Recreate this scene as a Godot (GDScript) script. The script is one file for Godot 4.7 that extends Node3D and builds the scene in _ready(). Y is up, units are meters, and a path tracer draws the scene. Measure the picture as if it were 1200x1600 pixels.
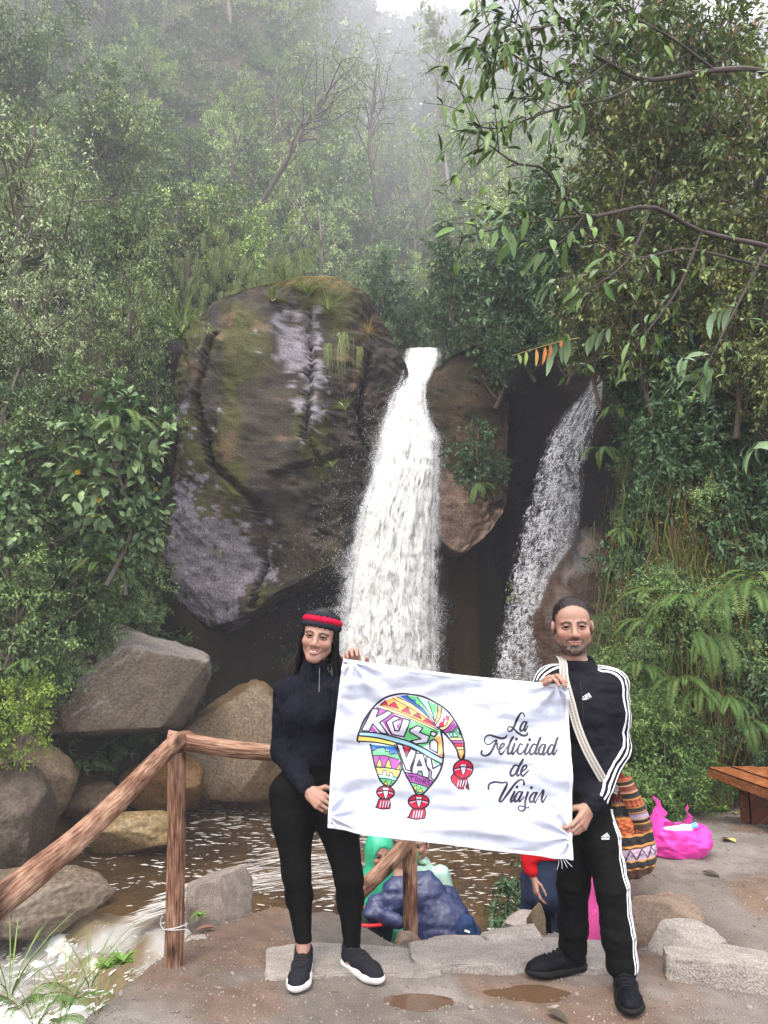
extends Node3D
# A photograph at a waterfall: two people hold a banner on a gravel bank above a stream pool.
# Metres, y up. The viewer stands at EYE and looks along -z, tilted up by PITCH.
const EYE := Vector3(0.0, 1.5, 0.0)
const PITCH := 9.6
const FOCAL := 1186.1
const PH := Vector2(600.0, 800.0)
const POOL := -1.5

var cp := cos(deg_to_rad(PITCH))
var sp := sin(deg_to_rad(PITCH))
var M := {}
var T := {}
var noises := {}


func _ready() -> void:
	# ---- camera, sky, sun, exposure ----
	var cam := Camera3D.new()
	cam.name = "camera"
	cam.position = EYE
	cam.rotation_degrees.x = PITCH
	cam.fov = 68.0
	cam.near = 0.05
	cam.far = 900.0
	cam.current = true
	add_child(cam)
	var sky_mat := ProceduralSkyMaterial.new()
	sky_mat.sky_top_color = Color(0.93, 0.94, 0.97)
	sky_mat.sky_horizon_color = Color(0.97, 0.97, 0.98)
	sky_mat.sky_curve = 0.2
	sky_mat.ground_bottom_color = Color(0.25, 0.25, 0.22)
	sky_mat.ground_horizon_color = Color(0.6, 0.6, 0.58)
	sky_mat.sky_energy_multiplier = 1.0
	var sky := Sky.new()
	sky.sky_material = sky_mat
	var env := Environment.new()
	env.background_mode = Environment.BG_SKY
	env.sky = sky
	env.background_energy_multiplier = 1.7
	env.tonemap_mode = Environment.TONE_MAPPER_LINEAR
	env.tonemap_exposure = 3.0
	env.fog_enabled = true
	env.fog_density = 0.0018
	env.fog_light_color = Color(0.95, 0.95, 1.0)
	env.volumetric_fog_enabled = true
	env.volumetric_fog_density = 0.0
	env.sdfgi_enabled = true
	env.ssao_enabled = true
	env.ssil_enabled = true
	var we := WorldEnvironment.new()
	we.name = "world_environment"
	we.environment = env
	add_child(we)
	# mist lying on the mountainside beyond the falls
	var mist := FogVolume.new()
	mist.name = "mist"
	mist.shape = RenderingServer.FOG_VOLUME_SHAPE_BOX
	mist.size = Vector3(150.0, 22.0, 78.0)
	mist.position = Vector3(0.0, 57.0, -67.0)
	mist.rotation_degrees.x = 45.0
	var mist_mat := FogMaterial.new()
	mist_mat.density = 0.0065
	mist_mat.albedo = Color(0.97, 0.97, 1.0)
	mist.material = mist_mat
	mist.set_meta("kind", "stuff")
	add_child(mist)
	var thin := FogVolume.new()
	thin.name = "thin_mist"
	thin.shape = RenderingServer.FOG_VOLUME_SHAPE_BOX
	thin.size = Vector3(120.0, 24.0, 42.0)
	thin.position = Vector3(0.0, 22.0, -32.0)
	thin.rotation_degrees.x = 40.0
	var thin_mat := FogMaterial.new()
	thin_mat.density = 0.005
	thin_mat.albedo = Color(0.97, 0.97, 1.0)
	thin.material = thin_mat
	thin.set_meta("kind", "stuff")
	add_child(thin)
	var sun := DirectionalLight3D.new()
	sun.name = "sun"
	sun.light_color = Color(1.0, 0.97, 0.92)
	sun.light_energy = 0.6
	sun.light_angular_distance = 24.0
	sun.shadow_enabled = true
	sun.rotation_degrees = Vector3(-62.0, -24.0, 0.0)
	add_child(sun)

	make_textures()
	make_materials()
	make_terrain()
	make_rocks()
	make_water()
	make_forest()
	make_banks()
	make_overhang()
	make_ferns()
	make_rail_and_bench()
	make_people()
	make_banner()
	make_bags()
	make_small_things()


# ---------------------------------------------------------------- placing and naming
# A surveyed point of the place: where the photograph's pixel (px, py) lies, d metres in front of the viewer.
func at(px: float, py: float, d: float) -> Vector3:
	var u := (px - PH.x) / FOCAL
	var v := (PH.y - py) / FOCAL
	var t := d / (cp - v * sp)
	return EYE + Vector3(u * t, (sp + v * cp) * t, -d)


func on_level(px: float, py: float, y: float) -> Vector3:
	var v := (PH.y - py) / FOCAL
	var t := (y - EYE.y) / (sp + v * cp)
	return EYE + Vector3((px - PH.x) / FOCAL * t, y - EYE.y, -(cp - v * sp) * t)


func thing(called: String, label: String, category: String, where := Vector3.ZERO, group := "") -> Node3D:
	var o := Node3D.new()
	o.name = called
	o.position = where
	add_child(o, true)
	return tag(o, label, category, group)


func tag(o: Node3D, label: String, category: String, group := "") -> Node3D:
	o.set_meta("label", label)
	o.set_meta("category", category)
	if group:
		o.set_meta("group", group)
	return o


func part(called: String, mesh: Mesh, mat: Material, parent: Node = null) -> MeshInstance3D:
	var o := MeshInstance3D.new()
	o.name = called
	o.mesh = mesh
	if mat:
		o.material_override = mat
	(parent if parent else self).add_child(o, true)
	return o


func setting(called: String, mesh: Mesh, mat: Material) -> MeshInstance3D:
	var o := part(called, mesh, mat)
	o.set_meta("kind", "structure")
	return o


func scatter(called: String, mesh: Mesh, mat: Material, places: Array[Transform3D], label := "", category := "", parent: Node = null) -> MultiMeshInstance3D:
	var mm := MultiMesh.new()
	mm.transform_format = MultiMesh.TRANSFORM_3D
	mm.mesh = mesh
	mm.instance_count = places.size()
	for i in places.size():
		mm.set_instance_transform(i, places[i])
	var o := MultiMeshInstance3D.new()
	o.name = called
	o.multimesh = mm
	if mat:
		o.material_override = mat
	o.set_meta("kind", "stuff")
	if label:
		tag(o, label, category)
	(parent if parent else self).add_child(o, true)
	return o


func rng(s: int) -> RandomNumberGenerator:
	var r := RandomNumberGenerator.new()
	r.seed = s * 7919 + 13
	return r


func noise(s: int, f: float, octaves := 3, ridged := false) -> FastNoiseLite:
	var key := "%d_%f_%d_%s" % [s, f, octaves, ridged]
	if not noises.has(key):
		var n := FastNoiseLite.new()
		n.seed = s
		n.frequency = f
		n.noise_type = FastNoiseLite.TYPE_SIMPLEX_SMOOTH
		n.fractal_type = FastNoiseLite.FRACTAL_RIDGED if ridged else FastNoiseLite.FRACTAL_FBM
		n.fractal_octaves = octaves
		noises[key] = n
	return noises[key]


func sm(a: float, b: float, x: float) -> float:
	return smoothstep(a, b, x)


func inside(poly: PackedVector2Array, p: Vector2) -> float:
	# signed distance, positive inside
	var best := 1e9
	var n := poly.size()
	for i in n:
		var a := poly[i]
		var b := poly[(i + 1) % n]
		best = minf(best, p.distance_squared_to(Geometry2D.get_closest_point_to_segment(p, a, b)))
	return sqrt(best) * (1.0 if Geometry2D.is_point_in_polygon(p, poly) else -1.0)


func table(rows: Array, y: float) -> Array:
	# rows sorted by their first number: the row at y, interpolated
	if y <= rows[0][0]:
		return rows[0]
	for i in rows.size() - 1:
		var a: Array = rows[i]
		var b: Array = rows[i + 1]
		if y <= b[0]:
			var k := (y - float(a[0])) / (float(b[0]) - float(a[0]))
			var r := []
			for j in a.size():
				r.append(lerpf(a[j], b[j], k))
			return r
	return rows[-1]


# ---------------------------------------------------------------- meshes
class Mesher:
	var v := PackedVector3Array()
	var n := PackedVector3Array()
	var c := PackedColorArray()
	var uv := PackedVector2Array()
	var ix := PackedInt32Array()

	func tri(a: int, b: int, d: int) -> void:
		ix.append(a)
		ix.append(b)
		ix.append(d)

	func quad(a: int, b: int, d: int, e: int) -> void:
		ix.append_array(PackedInt32Array([a, b, d, a, d, e]))

	func smooth() -> void:
		n.resize(v.size())
		n.fill(Vector3.ZERO)
		for i in range(0, ix.size(), 3):
			var a := ix[i]
			var b := ix[i + 1]
			var d := ix[i + 2]
			var f := (v[d] - v[a]).cross(v[b] - v[a])
			n[a] += f
			n[b] += f
			n[d] += f
		for i in n.size():
			n[i] = n[i].normalized() if n[i].length_squared() > 0.0 else Vector3.UP

	func done(smoothed := true) -> ArrayMesh:
		if smoothed:
			smooth()
		var arr := []
		arr.resize(Mesh.ARRAY_MAX)
		arr[Mesh.ARRAY_VERTEX] = v
		arr[Mesh.ARRAY_NORMAL] = n
		if c.size() == v.size():
			arr[Mesh.ARRAY_COLOR] = c
		if uv.size() == v.size():
			arr[Mesh.ARRAY_TEX_UV] = uv
		arr[Mesh.ARRAY_INDEX] = ix
		var m := ArrayMesh.new()
		if v.size():
			m.add_surface_from_arrays(Mesh.PRIMITIVE_TRIANGLES, arr)
		return m


# A sheet of nu x nv cells; put(u, w) gives the point, col(u, w, point) the colour.
func sheet(nu: int, nv: int, put: Callable, col = null, flip := false, closed := false) -> Mesher:
	var m := Mesher.new()
	for j in nv + 1:
		for i in nu + 1:
			var u := float(i) / nu
			var w := float(j) / nv
			var p: Vector3 = put.call(u, w)
			m.v.append(p)
			m.uv.append(Vector2(u, w))
			if col != null:
				m.c.append(col.call(u, w, p))
	for j in nv:
		for i in nu:
			var a := j * (nu + 1) + i
			if flip:
				m.quad(a, a + 1, a + nu + 2, a + nu + 1)
			else:
				m.quad(a, a + nu + 1, a + nu + 2, a + 1)
	m.smooth()
	if closed:
		for j in nv + 1:
			var a := j * (nu + 1)
			var s := (m.n[a] + m.n[a + nu]).normalized()
			m.n[a] = s
			m.n[a + nu] = s
	return m


func tube(m: Mesher, pts: PackedVector3Array, r0: float, r1: float, sides := 6, col := Color.WHITE, bump := 0.0, capped := true) -> void:
	var base := m.v.size()
	var count := pts.size()
	var up := Vector3.UP
	var run := 0.0
	for i in count:
		var d := (pts[mini(i + 1, count - 1)] - pts[maxi(i - 1, 0)]).normalized()
		var s := d.cross(up)
		if s.length() < 0.05:
			s = d.cross(Vector3.RIGHT)
		s = s.normalized()
		up = s.cross(d).normalized()
		if i:
			run += pts[i].distance_to(pts[i - 1])
		var r := lerpf(r0, r1, float(i) / (count - 1))
		for k in sides + 1:
			var a := TAU * k / sides
			var o := s * cos(a) + up * sin(a)
			var rr := r
			if bump > 0.0:
				rr *= 1.0 + bump * noise(5, 1.0).get_noise_3d(cos(a) * 1.3 + r0 * 50.0, sin(a) * 1.3, run * 3.0 / maxf(r0 * 10.0, 0.2))
			m.v.append(pts[i] + o * rr)
			m.n.append(o)
			m.c.append(col)
			m.uv.append(Vector2(float(k) / sides, run))
	for i in count - 1:
		for k in sides:
			var a := base + i * (sides + 1) + k
			m.quad(a, a + 1, a + sides + 2, a + sides + 1)
	if capped:
		for e in [0, count - 1]:
			var first := m.v.size()
			var d := (pts[1] - pts[0]).normalized() * -1.0 if e == 0 else (pts[-1] - pts[-2]).normalized()
			m.v.append(pts[e])
			m.n.append(d)
			m.c.append(col)
			m.uv.append(Vector2(0.5, run * float(e > 0)))
			for k in sides + 1:
				var q := base + int(e) * (sides + 1) + k
				m.v.append(m.v[q])
				m.n.append(d)
				m.c.append(col)
				m.uv.append(m.uv[q] + Vector2(0.0, 0.02))
			for k in sides:
				if e == 0:
					m.tri(first, first + 2 + k, first + 1 + k)
				else:
					m.tri(first, first + 1 + k, first + 2 + k)


func curve(pts: Array, steps: int) -> PackedVector3Array:
	var c := Curve3D.new()
	for i in pts.size():
		var t: Vector3 = (pts[mini(i + 1, pts.size() - 1)] - pts[maxi(i - 1, 0)]) / 6.0
		c.add_point(pts[i], -t, t)
	var out := PackedVector3Array()
	for i in steps + 1:
		var f := float(i) / steps * (pts.size() - 1)
		var k := mini(int(f), pts.size() - 2)
		out.append(c.sample(k, f - k))
	return out


# A faceted boulder: a cube sphere, roughened and cut by random planes.
func boulder(size: Vector3, s: int, cuts := 7, rough := 0.10, res := 14, tint := Color(0.3, 0.27, 0.24), vary := 0.25, planes := []) -> Mesher:
	var r := rng(s)
	var cut := []
	for i in cuts:
		var d := Vector3(r.randfn(), r.randfn() * 0.8, r.randfn()).normalized()
		cut.append([d, r.randf_range(0.62, 0.88)])
	cut.append_array(planes)
	var nz := noise(s, 1.1, 4)
	var nf := noise(s + 3, 5.0, 3)
	var m := Mesher.new()
	var ids := {}
	for f in 6:
		for j in res + 1:
			for i in res + 1:
				var a := tan((float(i) / res * 2.0 - 1.0) * PI / 4.0)
				var b := tan((float(j) / res * 2.0 - 1.0) * PI / 4.0)
				var p: Vector3 = [Vector3(1, a, b), Vector3(-1, b, a), Vector3(b, 1, a), Vector3(a, -1, b), Vector3(a, b, 1), Vector3(b, a, -1)][f].normalized()
				var key := Vector3i((p * 4096.0).round())
				if not ids.has(key):
					ids[key] = m.v.size()
					var q := p * (1.0 + rough * 1.6 * nz.get_noise_3dv(p))
					for c in cut:
						var over: float = q.dot(c[0]) - c[1]
						if over > 0.0:
							q -= (c[0] as Vector3) * over * 0.93
					q *= 1.0 + rough * 0.35 * nf.get_noise_3dv(p)
					m.v.append(q * size)
					var k := 1.0 + vary * nz.get_noise_3dv(q * 2.3 + Vector3.ONE * 9.0) + vary * 0.6 * nf.get_noise_3dv(q * 1.7)
					m.c.append(Color(tint.r * k, tint.g * k, tint.b * k))
	for f in 6:
		for j in res:
			for i in res:
				var q := []
				for o in [Vector2i(0, 0), Vector2i(1, 0), Vector2i(1, 1), Vector2i(0, 1)]:
					var a := tan((float(i + o.x) / res * 2.0 - 1.0) * PI / 4.0)
					var b := tan((float(j + o.y) / res * 2.0 - 1.0) * PI / 4.0)
					var p: Vector3 = [Vector3(1, a, b), Vector3(-1, b, a), Vector3(b, 1, a), Vector3(a, -1, b), Vector3(a, b, 1), Vector3(b, a, -1)][f].normalized()
					q.append(ids[Vector3i((p * 4096.0).round())])
				m.quad(q[0], q[3], q[2], q[1])
	m.smooth()
	return m


# ---------------------------------------------------------------- textures and materials
func noise_image(s: int, f: float, octaves: int, size := 512, kind := FastNoiseLite.TYPE_SIMPLEX_SMOOTH, ridged := false) -> Image:
	var n := FastNoiseLite.new()
	n.seed = s
	n.frequency = f
	n.noise_type = kind
	n.fractal_octaves = octaves
	n.fractal_gain = 0.62
	n.fractal_type = FastNoiseLite.FRACTAL_RIDGED if ridged else FastNoiseLite.FRACTAL_FBM
	return n.get_seamless_image(size, size)


func ramped(im: Image, lo: Color, hi: Color, gain := 1.0) -> ImageTexture:
	var w := im.get_width()
	var h := im.get_height()
	im.convert(Image.FORMAT_L8)
	var src := im.get_data()
	var dst := PackedByteArray()
	dst.resize(w * h * 3)
	var lut := []
	for i in 256:
		var k := clampf((i / 255.0 - 0.5) * gain + 0.5, 0.0, 1.0)
		lut.append(lo.lerp(hi, k))
	for i in w * h:
		var c: Color = lut[src[i]]
		dst[i * 3] = c.r8
		dst[i * 3 + 1] = c.g8
		dst[i * 3 + 2] = c.b8
	return ImageTexture.create_from_image(Image.create_from_data(w, h, false, Image.FORMAT_RGB8, dst))


func normal_of(im: Image, strength: float) -> ImageTexture:
	var k: Image = im.duplicate()
	k.convert(Image.FORMAT_RGBA8)
	k.bump_map_to_normal_map(strength)
	return ImageTexture.create_from_image(k)


func make_textures() -> void:
	var rock := noise_image(1, 0.022, 7, 1024)
	T.rock_n = normal_of(rock, 9.0)
	T.rock_a = ramped(rock, Color(0.62, 0.62, 0.64), Color(1, 1, 1), 1.8)
	var grit := noise_image(2, 0.09, 4)
	T.grit_n = normal_of(grit, 5.0)
	T.grit_a = ramped(grit, Color(0.70, 0.69, 0.68), Color(1, 1, 1), 1.6)
	var ripple := noise_image(4, 0.02, 4)
	T.ripple_n = normal_of(ripple, 14.0)
	var cloth := noise_image(6, 0.012, 4)
	T.cloth_n = normal_of(cloth, 5.0)
	var knit := Image.create(64, 64, false, Image.FORMAT_L8)
	for y in 64:
		for x in 64:
			var k := 0.5 + 0.5 * cos(TAU * x / 16.0) + 0.18 * cos(TAU * (y / 8.0 + absf(fmod(x, 16.0) - 8.0) / 8.0))
			knit.set_pixel(x, y, Color(k * 0.7, k * 0.7, k * 0.7))
	T.knit_n = normal_of(knit, 6.0)
	var weave := Image.create(64, 64, false, Image.FORMAT_L8)
	for y in 64:
		for x in 64:
			var k := 0.5 + 0.25 * sin(TAU * x / 8.0) * (1.0 if (y / 4) % 2 == 0 else -1.0) + 0.2 * sin(TAU * y / 8.0)
			weave.set_pixel(x, y, Color(k, k, k))
	T.weave_n = normal_of(weave, 2.0)
	# falling water: soft streaks that thin out to nothing at the sides
	for k in 3:
		var sn := noise(331 + k, 1.0, 3)
		var im := Image.create(256, 768, false, Image.FORMAT_RGBA8)
		for y in 768:
			for x in 256:
				var e := absf(x / 127.5 - 1.0)
				var a := sn.get_noise_2d(x * 0.085 + 2.0 * sn.get_noise_2d(x * 0.02, y * 0.012), y * 0.011)
				var b := sn.get_noise_2d(x * 0.30, y * 0.030 + 40.0)
				var c := sn.get_noise_2d(x * 0.04 + 90.0, y * 0.035)
				var v := 0.0
				if k < 2:
					v = sm(-0.45, 0.55, a * 0.9 + b * 0.6 + c * 0.5) * sm(1.0, 0.55, e + 0.35 * a + 0.18 * b)
				else:
					# lacy clots at one side, a thin veil at the other
					var lace := 1.0 - absf(sn.get_noise_2d(x * 0.055 + 1.2 * c, y * 0.034)) * 2.6
					v = sm(0.42, 1.0, lace + 0.40 * b + 0.55 * sn.get_noise_2d(x * 0.018 + 7.0, y * 0.013)) * sm(1.0, 0.6, e + 0.45 * a + 0.25 * b) * lerpf(1.0, 0.5, x / 255.0)
					v = maxf(v, 0.34 * sm(0.35, 0.7, x / 255.0) * sm(1.0, 0.8, x / 255.0) * sm(0.2, 0.6, y / 768.0) * (0.7 + 0.5 * a))
				im.set_pixel(x, y, Color(1, 1, 1, clampf(v, 0.0, 1.0)))
		T["fall_%d" % k] = ImageTexture.create_from_image(im)
	# wood: streaks along v
	var wn := noise(31, 1.0, 4)
	var wood := Image.create(128, 512, false, Image.FORMAT_L8)
	for y in 512:
		for x in 128:
			var a := TAU * x / 128.0
			var k := 0.5 + 0.55 * wn.get_noise_3d(cos(a) * 6.0, sin(a) * 6.0, y * 0.035) + 0.3 * wn.get_noise_3d(cos(a) * 1.2 + 9.0, sin(a) * 1.2, y * 0.045)
			wood.set_pixel(x, y, Color(k, k, k))
	T.wood_n = normal_of(wood, 3.0)
	T.wood_a = ramped(wood, Color(0.5, 0.40, 0.36), Color(1, 1, 1), 1.5)


func mat(color: Color, rough := 0.8, normal: Texture2D = null, scale := 1.0, depth := 1.0, albedo: Texture2D = null) -> StandardMaterial3D:
	var m := StandardMaterial3D.new()
	m.albedo_color = color.linear_to_srgb()
	m.vertex_color_use_as_albedo = true
	m.roughness = rough
	m.metallic_specular = 0.28
	if normal or albedo:
		m.uv1_triplanar = true
		m.uv1_scale = Vector3.ONE * scale
		if normal:
			m.normal_enabled = true
			m.normal_texture = normal
			m.normal_scale = depth
		if albedo:
			m.albedo_texture = albedo
	return m


func leafy(rough := 0.42, back := 0.4, tint := Color.WHITE) -> StandardMaterial3D:
	var m := mat(tint, rough)
	m.backlight_enabled = true
	m.backlight = Color(0.9, 1.0, 0.5) * back
	return m


func make_materials() -> void:
	M.rock = mat(Color.WHITE, 0.72, T.rock_n, 0.8, 1.6, T.rock_a)
	M.wet_rock = mat(Color.WHITE, 0.35, T.rock_n, 0.6, 1.0, T.rock_a)
	M.small_rock = mat(Color.WHITE, 0.7, T.grit_n, 1.6, 0.9, T.grit_a)
	M.ground = mat(Color.WHITE, 0.85, T.grit_n, 2.6, 1.1, T.grit_a)
	M.soil = mat(Color.WHITE, 0.95, T.rock_n, 0.8, 1.0, T.grit_a)
	M.bark = mat(Color.WHITE, 0.85, T.rock_n, 3.0, 0.8)
	M.leaf = leafy(0.42, 0.45, Color(1.2, 1.2, 1.2))
	M.leaf_wet = leafy(0.34, 0.35)
	M.leaf_dull = leafy(0.6, 0.4)
	M.fern = leafy(0.5, 0.5)
	M.plain = mat(Color.WHITE, 0.7)
	M.plank = mat(Color.WHITE, 0.4)
	M.plank.albedo_texture = T.wood_a
	M.plank.normal_enabled = true
	M.plank.normal_texture = T.wood_n
	M.plank.normal_scale = 0.4
	M.gloss = mat(Color.WHITE, 0.15)
	M.skin = mat(Color.WHITE, 0.58)
	M.skin.subsurf_scatter_enabled = true
	M.skin.subsurf_scatter_strength = 0.12
	M.cloth = mat(Color.WHITE, 0.85, T.weave_n, 12.0, 0.6)
	M.jersey = mat(Color.WHITE, 0.75, T.cloth_n, 2.5, 0.5)
	M.knit = mat(Color.WHITE, 0.95, T.knit_n, 20.0, 0.7)
	M.leather = mat(Color.WHITE, 0.4, T.cloth_n, 6.0, 0.4)
	M.hair = mat(Color.WHITE, 0.42)
	M.plastic = mat(Color.WHITE, 0.45, T.cloth_n, 4.0, 1.3)
	M.plastic.backlight_enabled = true
	M.plastic.backlight = Color(0.5, 0.5, 0.5)
	for k in ["cloth", "jersey", "knit", "leather"]:
		M[k].metallic_specular = 0.14
	for k in ["gloss", "skin", "water", "wet_rock", "plastic"]:
		if M.has(k):
			M[k].metallic_specular = 0.5 if k != "wet_rock" else 0.35
	M.gold = mat(Color(0.7, 0.5, 0.2), 0.3)
	M.gold.metallic = 1.0
	M.foam = mat(Color.WHITE, 0.5, T.rock_n, 1.2, 0.5)
	M.far_leaf = mat(Color.WHITE, 0.95)
	M.far_leaf.metallic_specular = 0.05
	M.drop = mat(Color(0.66, 0.67, 0.70), 0.4)
	var w := mat(Color.WHITE, 0.06)
	w.albedo_color = Color(1, 1, 1, 0.42)
	w.transparency = BaseMaterial3D.TRANSPARENCY_ALPHA
	w.uv1_triplanar = true
	w.uv1_scale = Vector3.ONE * 0.5
	w.normal_enabled = true
	w.normal_texture = T.ripple_n
	w.normal_scale = 0.7
	M.water = w


# ---------------------------------------------------------------- land
var bank_edge := PackedVector2Array([Vector2(-1.45, 0.4), Vector2(-1.3, 2.6), Vector2(-1.25, 3.3), Vector2(-1.15, 3.9), Vector2(-1.02, 4.33), Vector2(-0.68, 4.8), Vector2(-0.2, 4.62), Vector2(0.1, 4.2), Vector2(0.5, 4.12), Vector2(0.68, 4.25), Vector2(0.95, 4.4), Vector2(1.15, 4.05), Vector2(1.35, 4.25), Vector2(1.5, 4.9), Vector2(1.62, 6.0), Vector2(1.75, 7.1), Vector2(2.3, 8.6), Vector2(9.0, 8.6), Vector2(9.0, 0.4)])


func bank_height(x: float, z: float) -> float:
	var s := inside(bank_edge, Vector2(x, -z))
	var n := noise(41, 0.9, 4).get_noise_2d(x, z)
	var f := noise(42, 5.0, 3).get_noise_2d(x, z)
	var h := 0.05 * n + 0.012 * f
	# the trodden terrace beside the bench lies a step higher than the landing
	var line := (x - 1.55) * 0.86 + (-z - 4.1) * 0.5
	line += 0.16 * noise(46, 2.2, 3).get_noise_2d(x, z)
	h += 0.21 * sm(-0.03, 0.05, line) * sm(3.35, 3.5, -z + (x - 1.6) * 0.40 + 0.12 * n) * sm(7.2, 5.0, -z)
	h -= 0.04 * sm(5.0, 8.0, -z)
	h += 0.06 * sm(2.2, 0.6, -z)
	# the landing is trodden flat; two hollows hold water
	h = lerpf(h, 0.012 * n + 0.010 * f, sm(1.5, 0.8, Vector2((x - 0.4) * 0.75, (-z - 3.7) * 1.6).length()))
	h -= 0.045 * sm(0.26, 0.02, Vector2((x - 0.105) * 0.85, (-z - 3.53) * 2.0).length() + 0.16 * n)
	h -= 0.040 * sm(0.24, 0.02, Vector2((x - 0.595) * 0.85, (-z - 3.60) * 2.9).length() + 0.12 * n)
	if s < 0.0:
		h -= -s * (1.15 + 0.5 * n + 1.6 * sm(0.3, 0.6, x)) + 0.05
		h = maxf(h, -2.35)
	else:
		h -= 0.05 * sm(0.12, 0.0, s)
	return h


func bank_color(x: float, z: float) -> Color:
	var n := noise(43, 0.7, 4).get_noise_2d(x, z)
	var f := noise(44, 9.0, 3).get_noise_2d(x, z)
	var c := Color(0.130, 0.110, 0.097).lerp(Color(0.200, 0.178, 0.163), sm(-0.35, 0.45, n))
	c = c.lerp(Color(0.15, 0.09, 0.06), 0.7 * sm(0.12, 0.4, noise(45, 0.8, 3).get_noise_2d(x + 5.0, z)))
	c *= 1.0 + 0.35 * f
	var s := inside(bank_edge, Vector2(x, -z))
	c = c.lerp(Color(0.13, 0.10, 0.075), sm(0.0, -0.8, s) * 0.8)
	return Color(c.r, c.g, c.b)


# The gorge: steep slopes on both sides, a cliff at the back and a hill behind it.
func slope_height(x: float, z: float) -> float:
	var d := -z
	var bed := -2.2 + 0.25 * noise(51, 0.35, 3).get_noise_2d(x, z)
	# left-hand slope
	var xl := lerpf(6.6, 4.0, sm(6.0, 15.0, d)) + 0.5 * noise(52, 0.15, 2).get_noise_2d(x, z)
	var s := -x - xl
	var left := -2.4 + 2.6 * maxf(s, 0.0) if s < 4.0 else 8.0 + (s - 4.0) * 1.1
	left = minf(left, 26.0 + 0.55 * s)
	# right-hand block
	var q := minf(x - 1.95 - 0.2 * maxf(d - 7.2, 0.0), d - 7.15) + 0.3 * noise(53, 0.5, 3).get_noise_2d(x, z)
	var right := -2.2 + 4.2 * maxf(q, 0.0) if q < 2.0 else 6.2 + (q - 2.0) * 1.0
	right = minf(right, 22.0 + 0.4 * q)
	# the hill behind
	var back := -3.0
	if d > 16.0:
		back = 7.0 + 0.78 * (d - 17.0) + 0.16 * absf(x) + 0.12 * maxf(-x - 1.0, 0.0) + 13.0 * sm(-0.5, -7.0, x) * sm(19.0, 36.0, d) if d > 18.5 else -2.2 + 9.2 * sm(18.0, 19.3, d)
		var ridge: float = 77.0 + 5.0 * noise(57, 0.03, 3).get_noise_2d(x, 3.0) - 0.16 * x - 4.5 * sm(11.0, 4.0, absf(x - 4.0))
		back = minf(back + 0.42 * maxf(d - 45.0, 0.0), ridge - 0.25 * maxf(d - 84.0, 0.0))
		back -= 2.2 * sm(2.2, 0.3, absf(x - 0.9)) * sm(17.0, 19.0, d) * sm(40.0, 22.0, d)
	var h := maxf(maxf(bed, left), maxf(right, back))
	if h > bed + 0.5:
		h += 0.9 * noise(54, 0.12, 4).get_noise_2d(x, z) * sm(0.0, 3.0, h - bed)
	if d < 4.0:
		h = minf(h, lerpf(-0.6, h, sm(-4.0, 4.0, d)))
	return h


func slope_color(x: float, z: float, y: float) -> Color:
	var n := noise(55, 0.5, 4).get_noise_3d(x, y, z)
	var c := Color(0.035, 0.04, 0.02).lerp(Color(0.075, 0.055, 0.035), sm(-0.3, 0.4, n))
	if y < -1.2:
		c = Color(0.22, 0.125, 0.04).lerp(Color(0.10, 0.06, 0.028), sm(-0.3, 0.3, noise(56, 0.9, 3).get_noise_2d(x, z)))
	return c


func make_terrain() -> void:
	# the trodden gravel bank
	var g := sheet(170, 172, func(u, w): var x: float = -3.4 + 8.4 * u; var z: float = -9.0 + 8.6 * w; return Vector3(x, bank_height(x, z), z),
		func(_u, _w, p): return bank_color(p.x, p.z))
	setting("gravel_ground", g.done(false), M.ground)
	# the rest of the ground: gorge, hill, and flat land behind the viewer, in one sheet that thins out with distance
	var spread := func(k: float, near: float, far: float) -> float: return signf(k) * (absf(k) * near + pow(absf(k), 3.5) * (far - near))
	var hill := sheet(170, 200, func(u, w):
		var x: float = spread.call(u * 2.0 - 1.0, 16.0, 85.0)
		var z: float = 14.0 - 50.0 * w - 74.0 * pow(w, 4.0)
		return Vector3(x, slope_height(x, z) - (0.6 if z > -8.6 and x > -2.0 and x < 8.0 else 0.0), z),
		func(_u, _w, p): return slope_color(p.x, p.z, p.y), true)
	setting("hillside", hill.done(false), M.soil)
	# cliff of dark wet rock behind the falls, hollow at its foot
	var rows := [[-2.6, 18.2], [0.0, 19.4], [3.0, 19.6], [5.0, 18.8], [6.6, 17.6], [8.4, 17.0]]
	var cliff := sheet(90, 60, func(u, w):
		var y: float = lerpf(-2.6, 8.4, w)
		var x: float = lerpf(-6.5, 5.4, u)
		var d: float = table(rows, y)[1] + 0.35 * noise(61, 0.5, 4).get_noise_2d(x, y) - 0.5 * absf(noise(62, 0.25, 2).get_noise_2d(x, y * 0.5))
		if x > 2.0:
			d -= (x - 2.0) * 1.1
		var notch: float = sm(1.5, 0.4, absf(x - 0.85)) * sm(6.4, 7.6, y)
		return Vector3(x, y - notch * 1.2, -d),
		func(_u, _w, p):
			var n: float = noise(63, 0.8, 4).get_noise_3dv(p)
			return Color(0.030, 0.026, 0.025).lerp(Color(0.062, 0.05, 0.042), sm(-0.3, 0.5, n)), true)
	setting("cliff", cliff.done(false), M.wet_rock)


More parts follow.
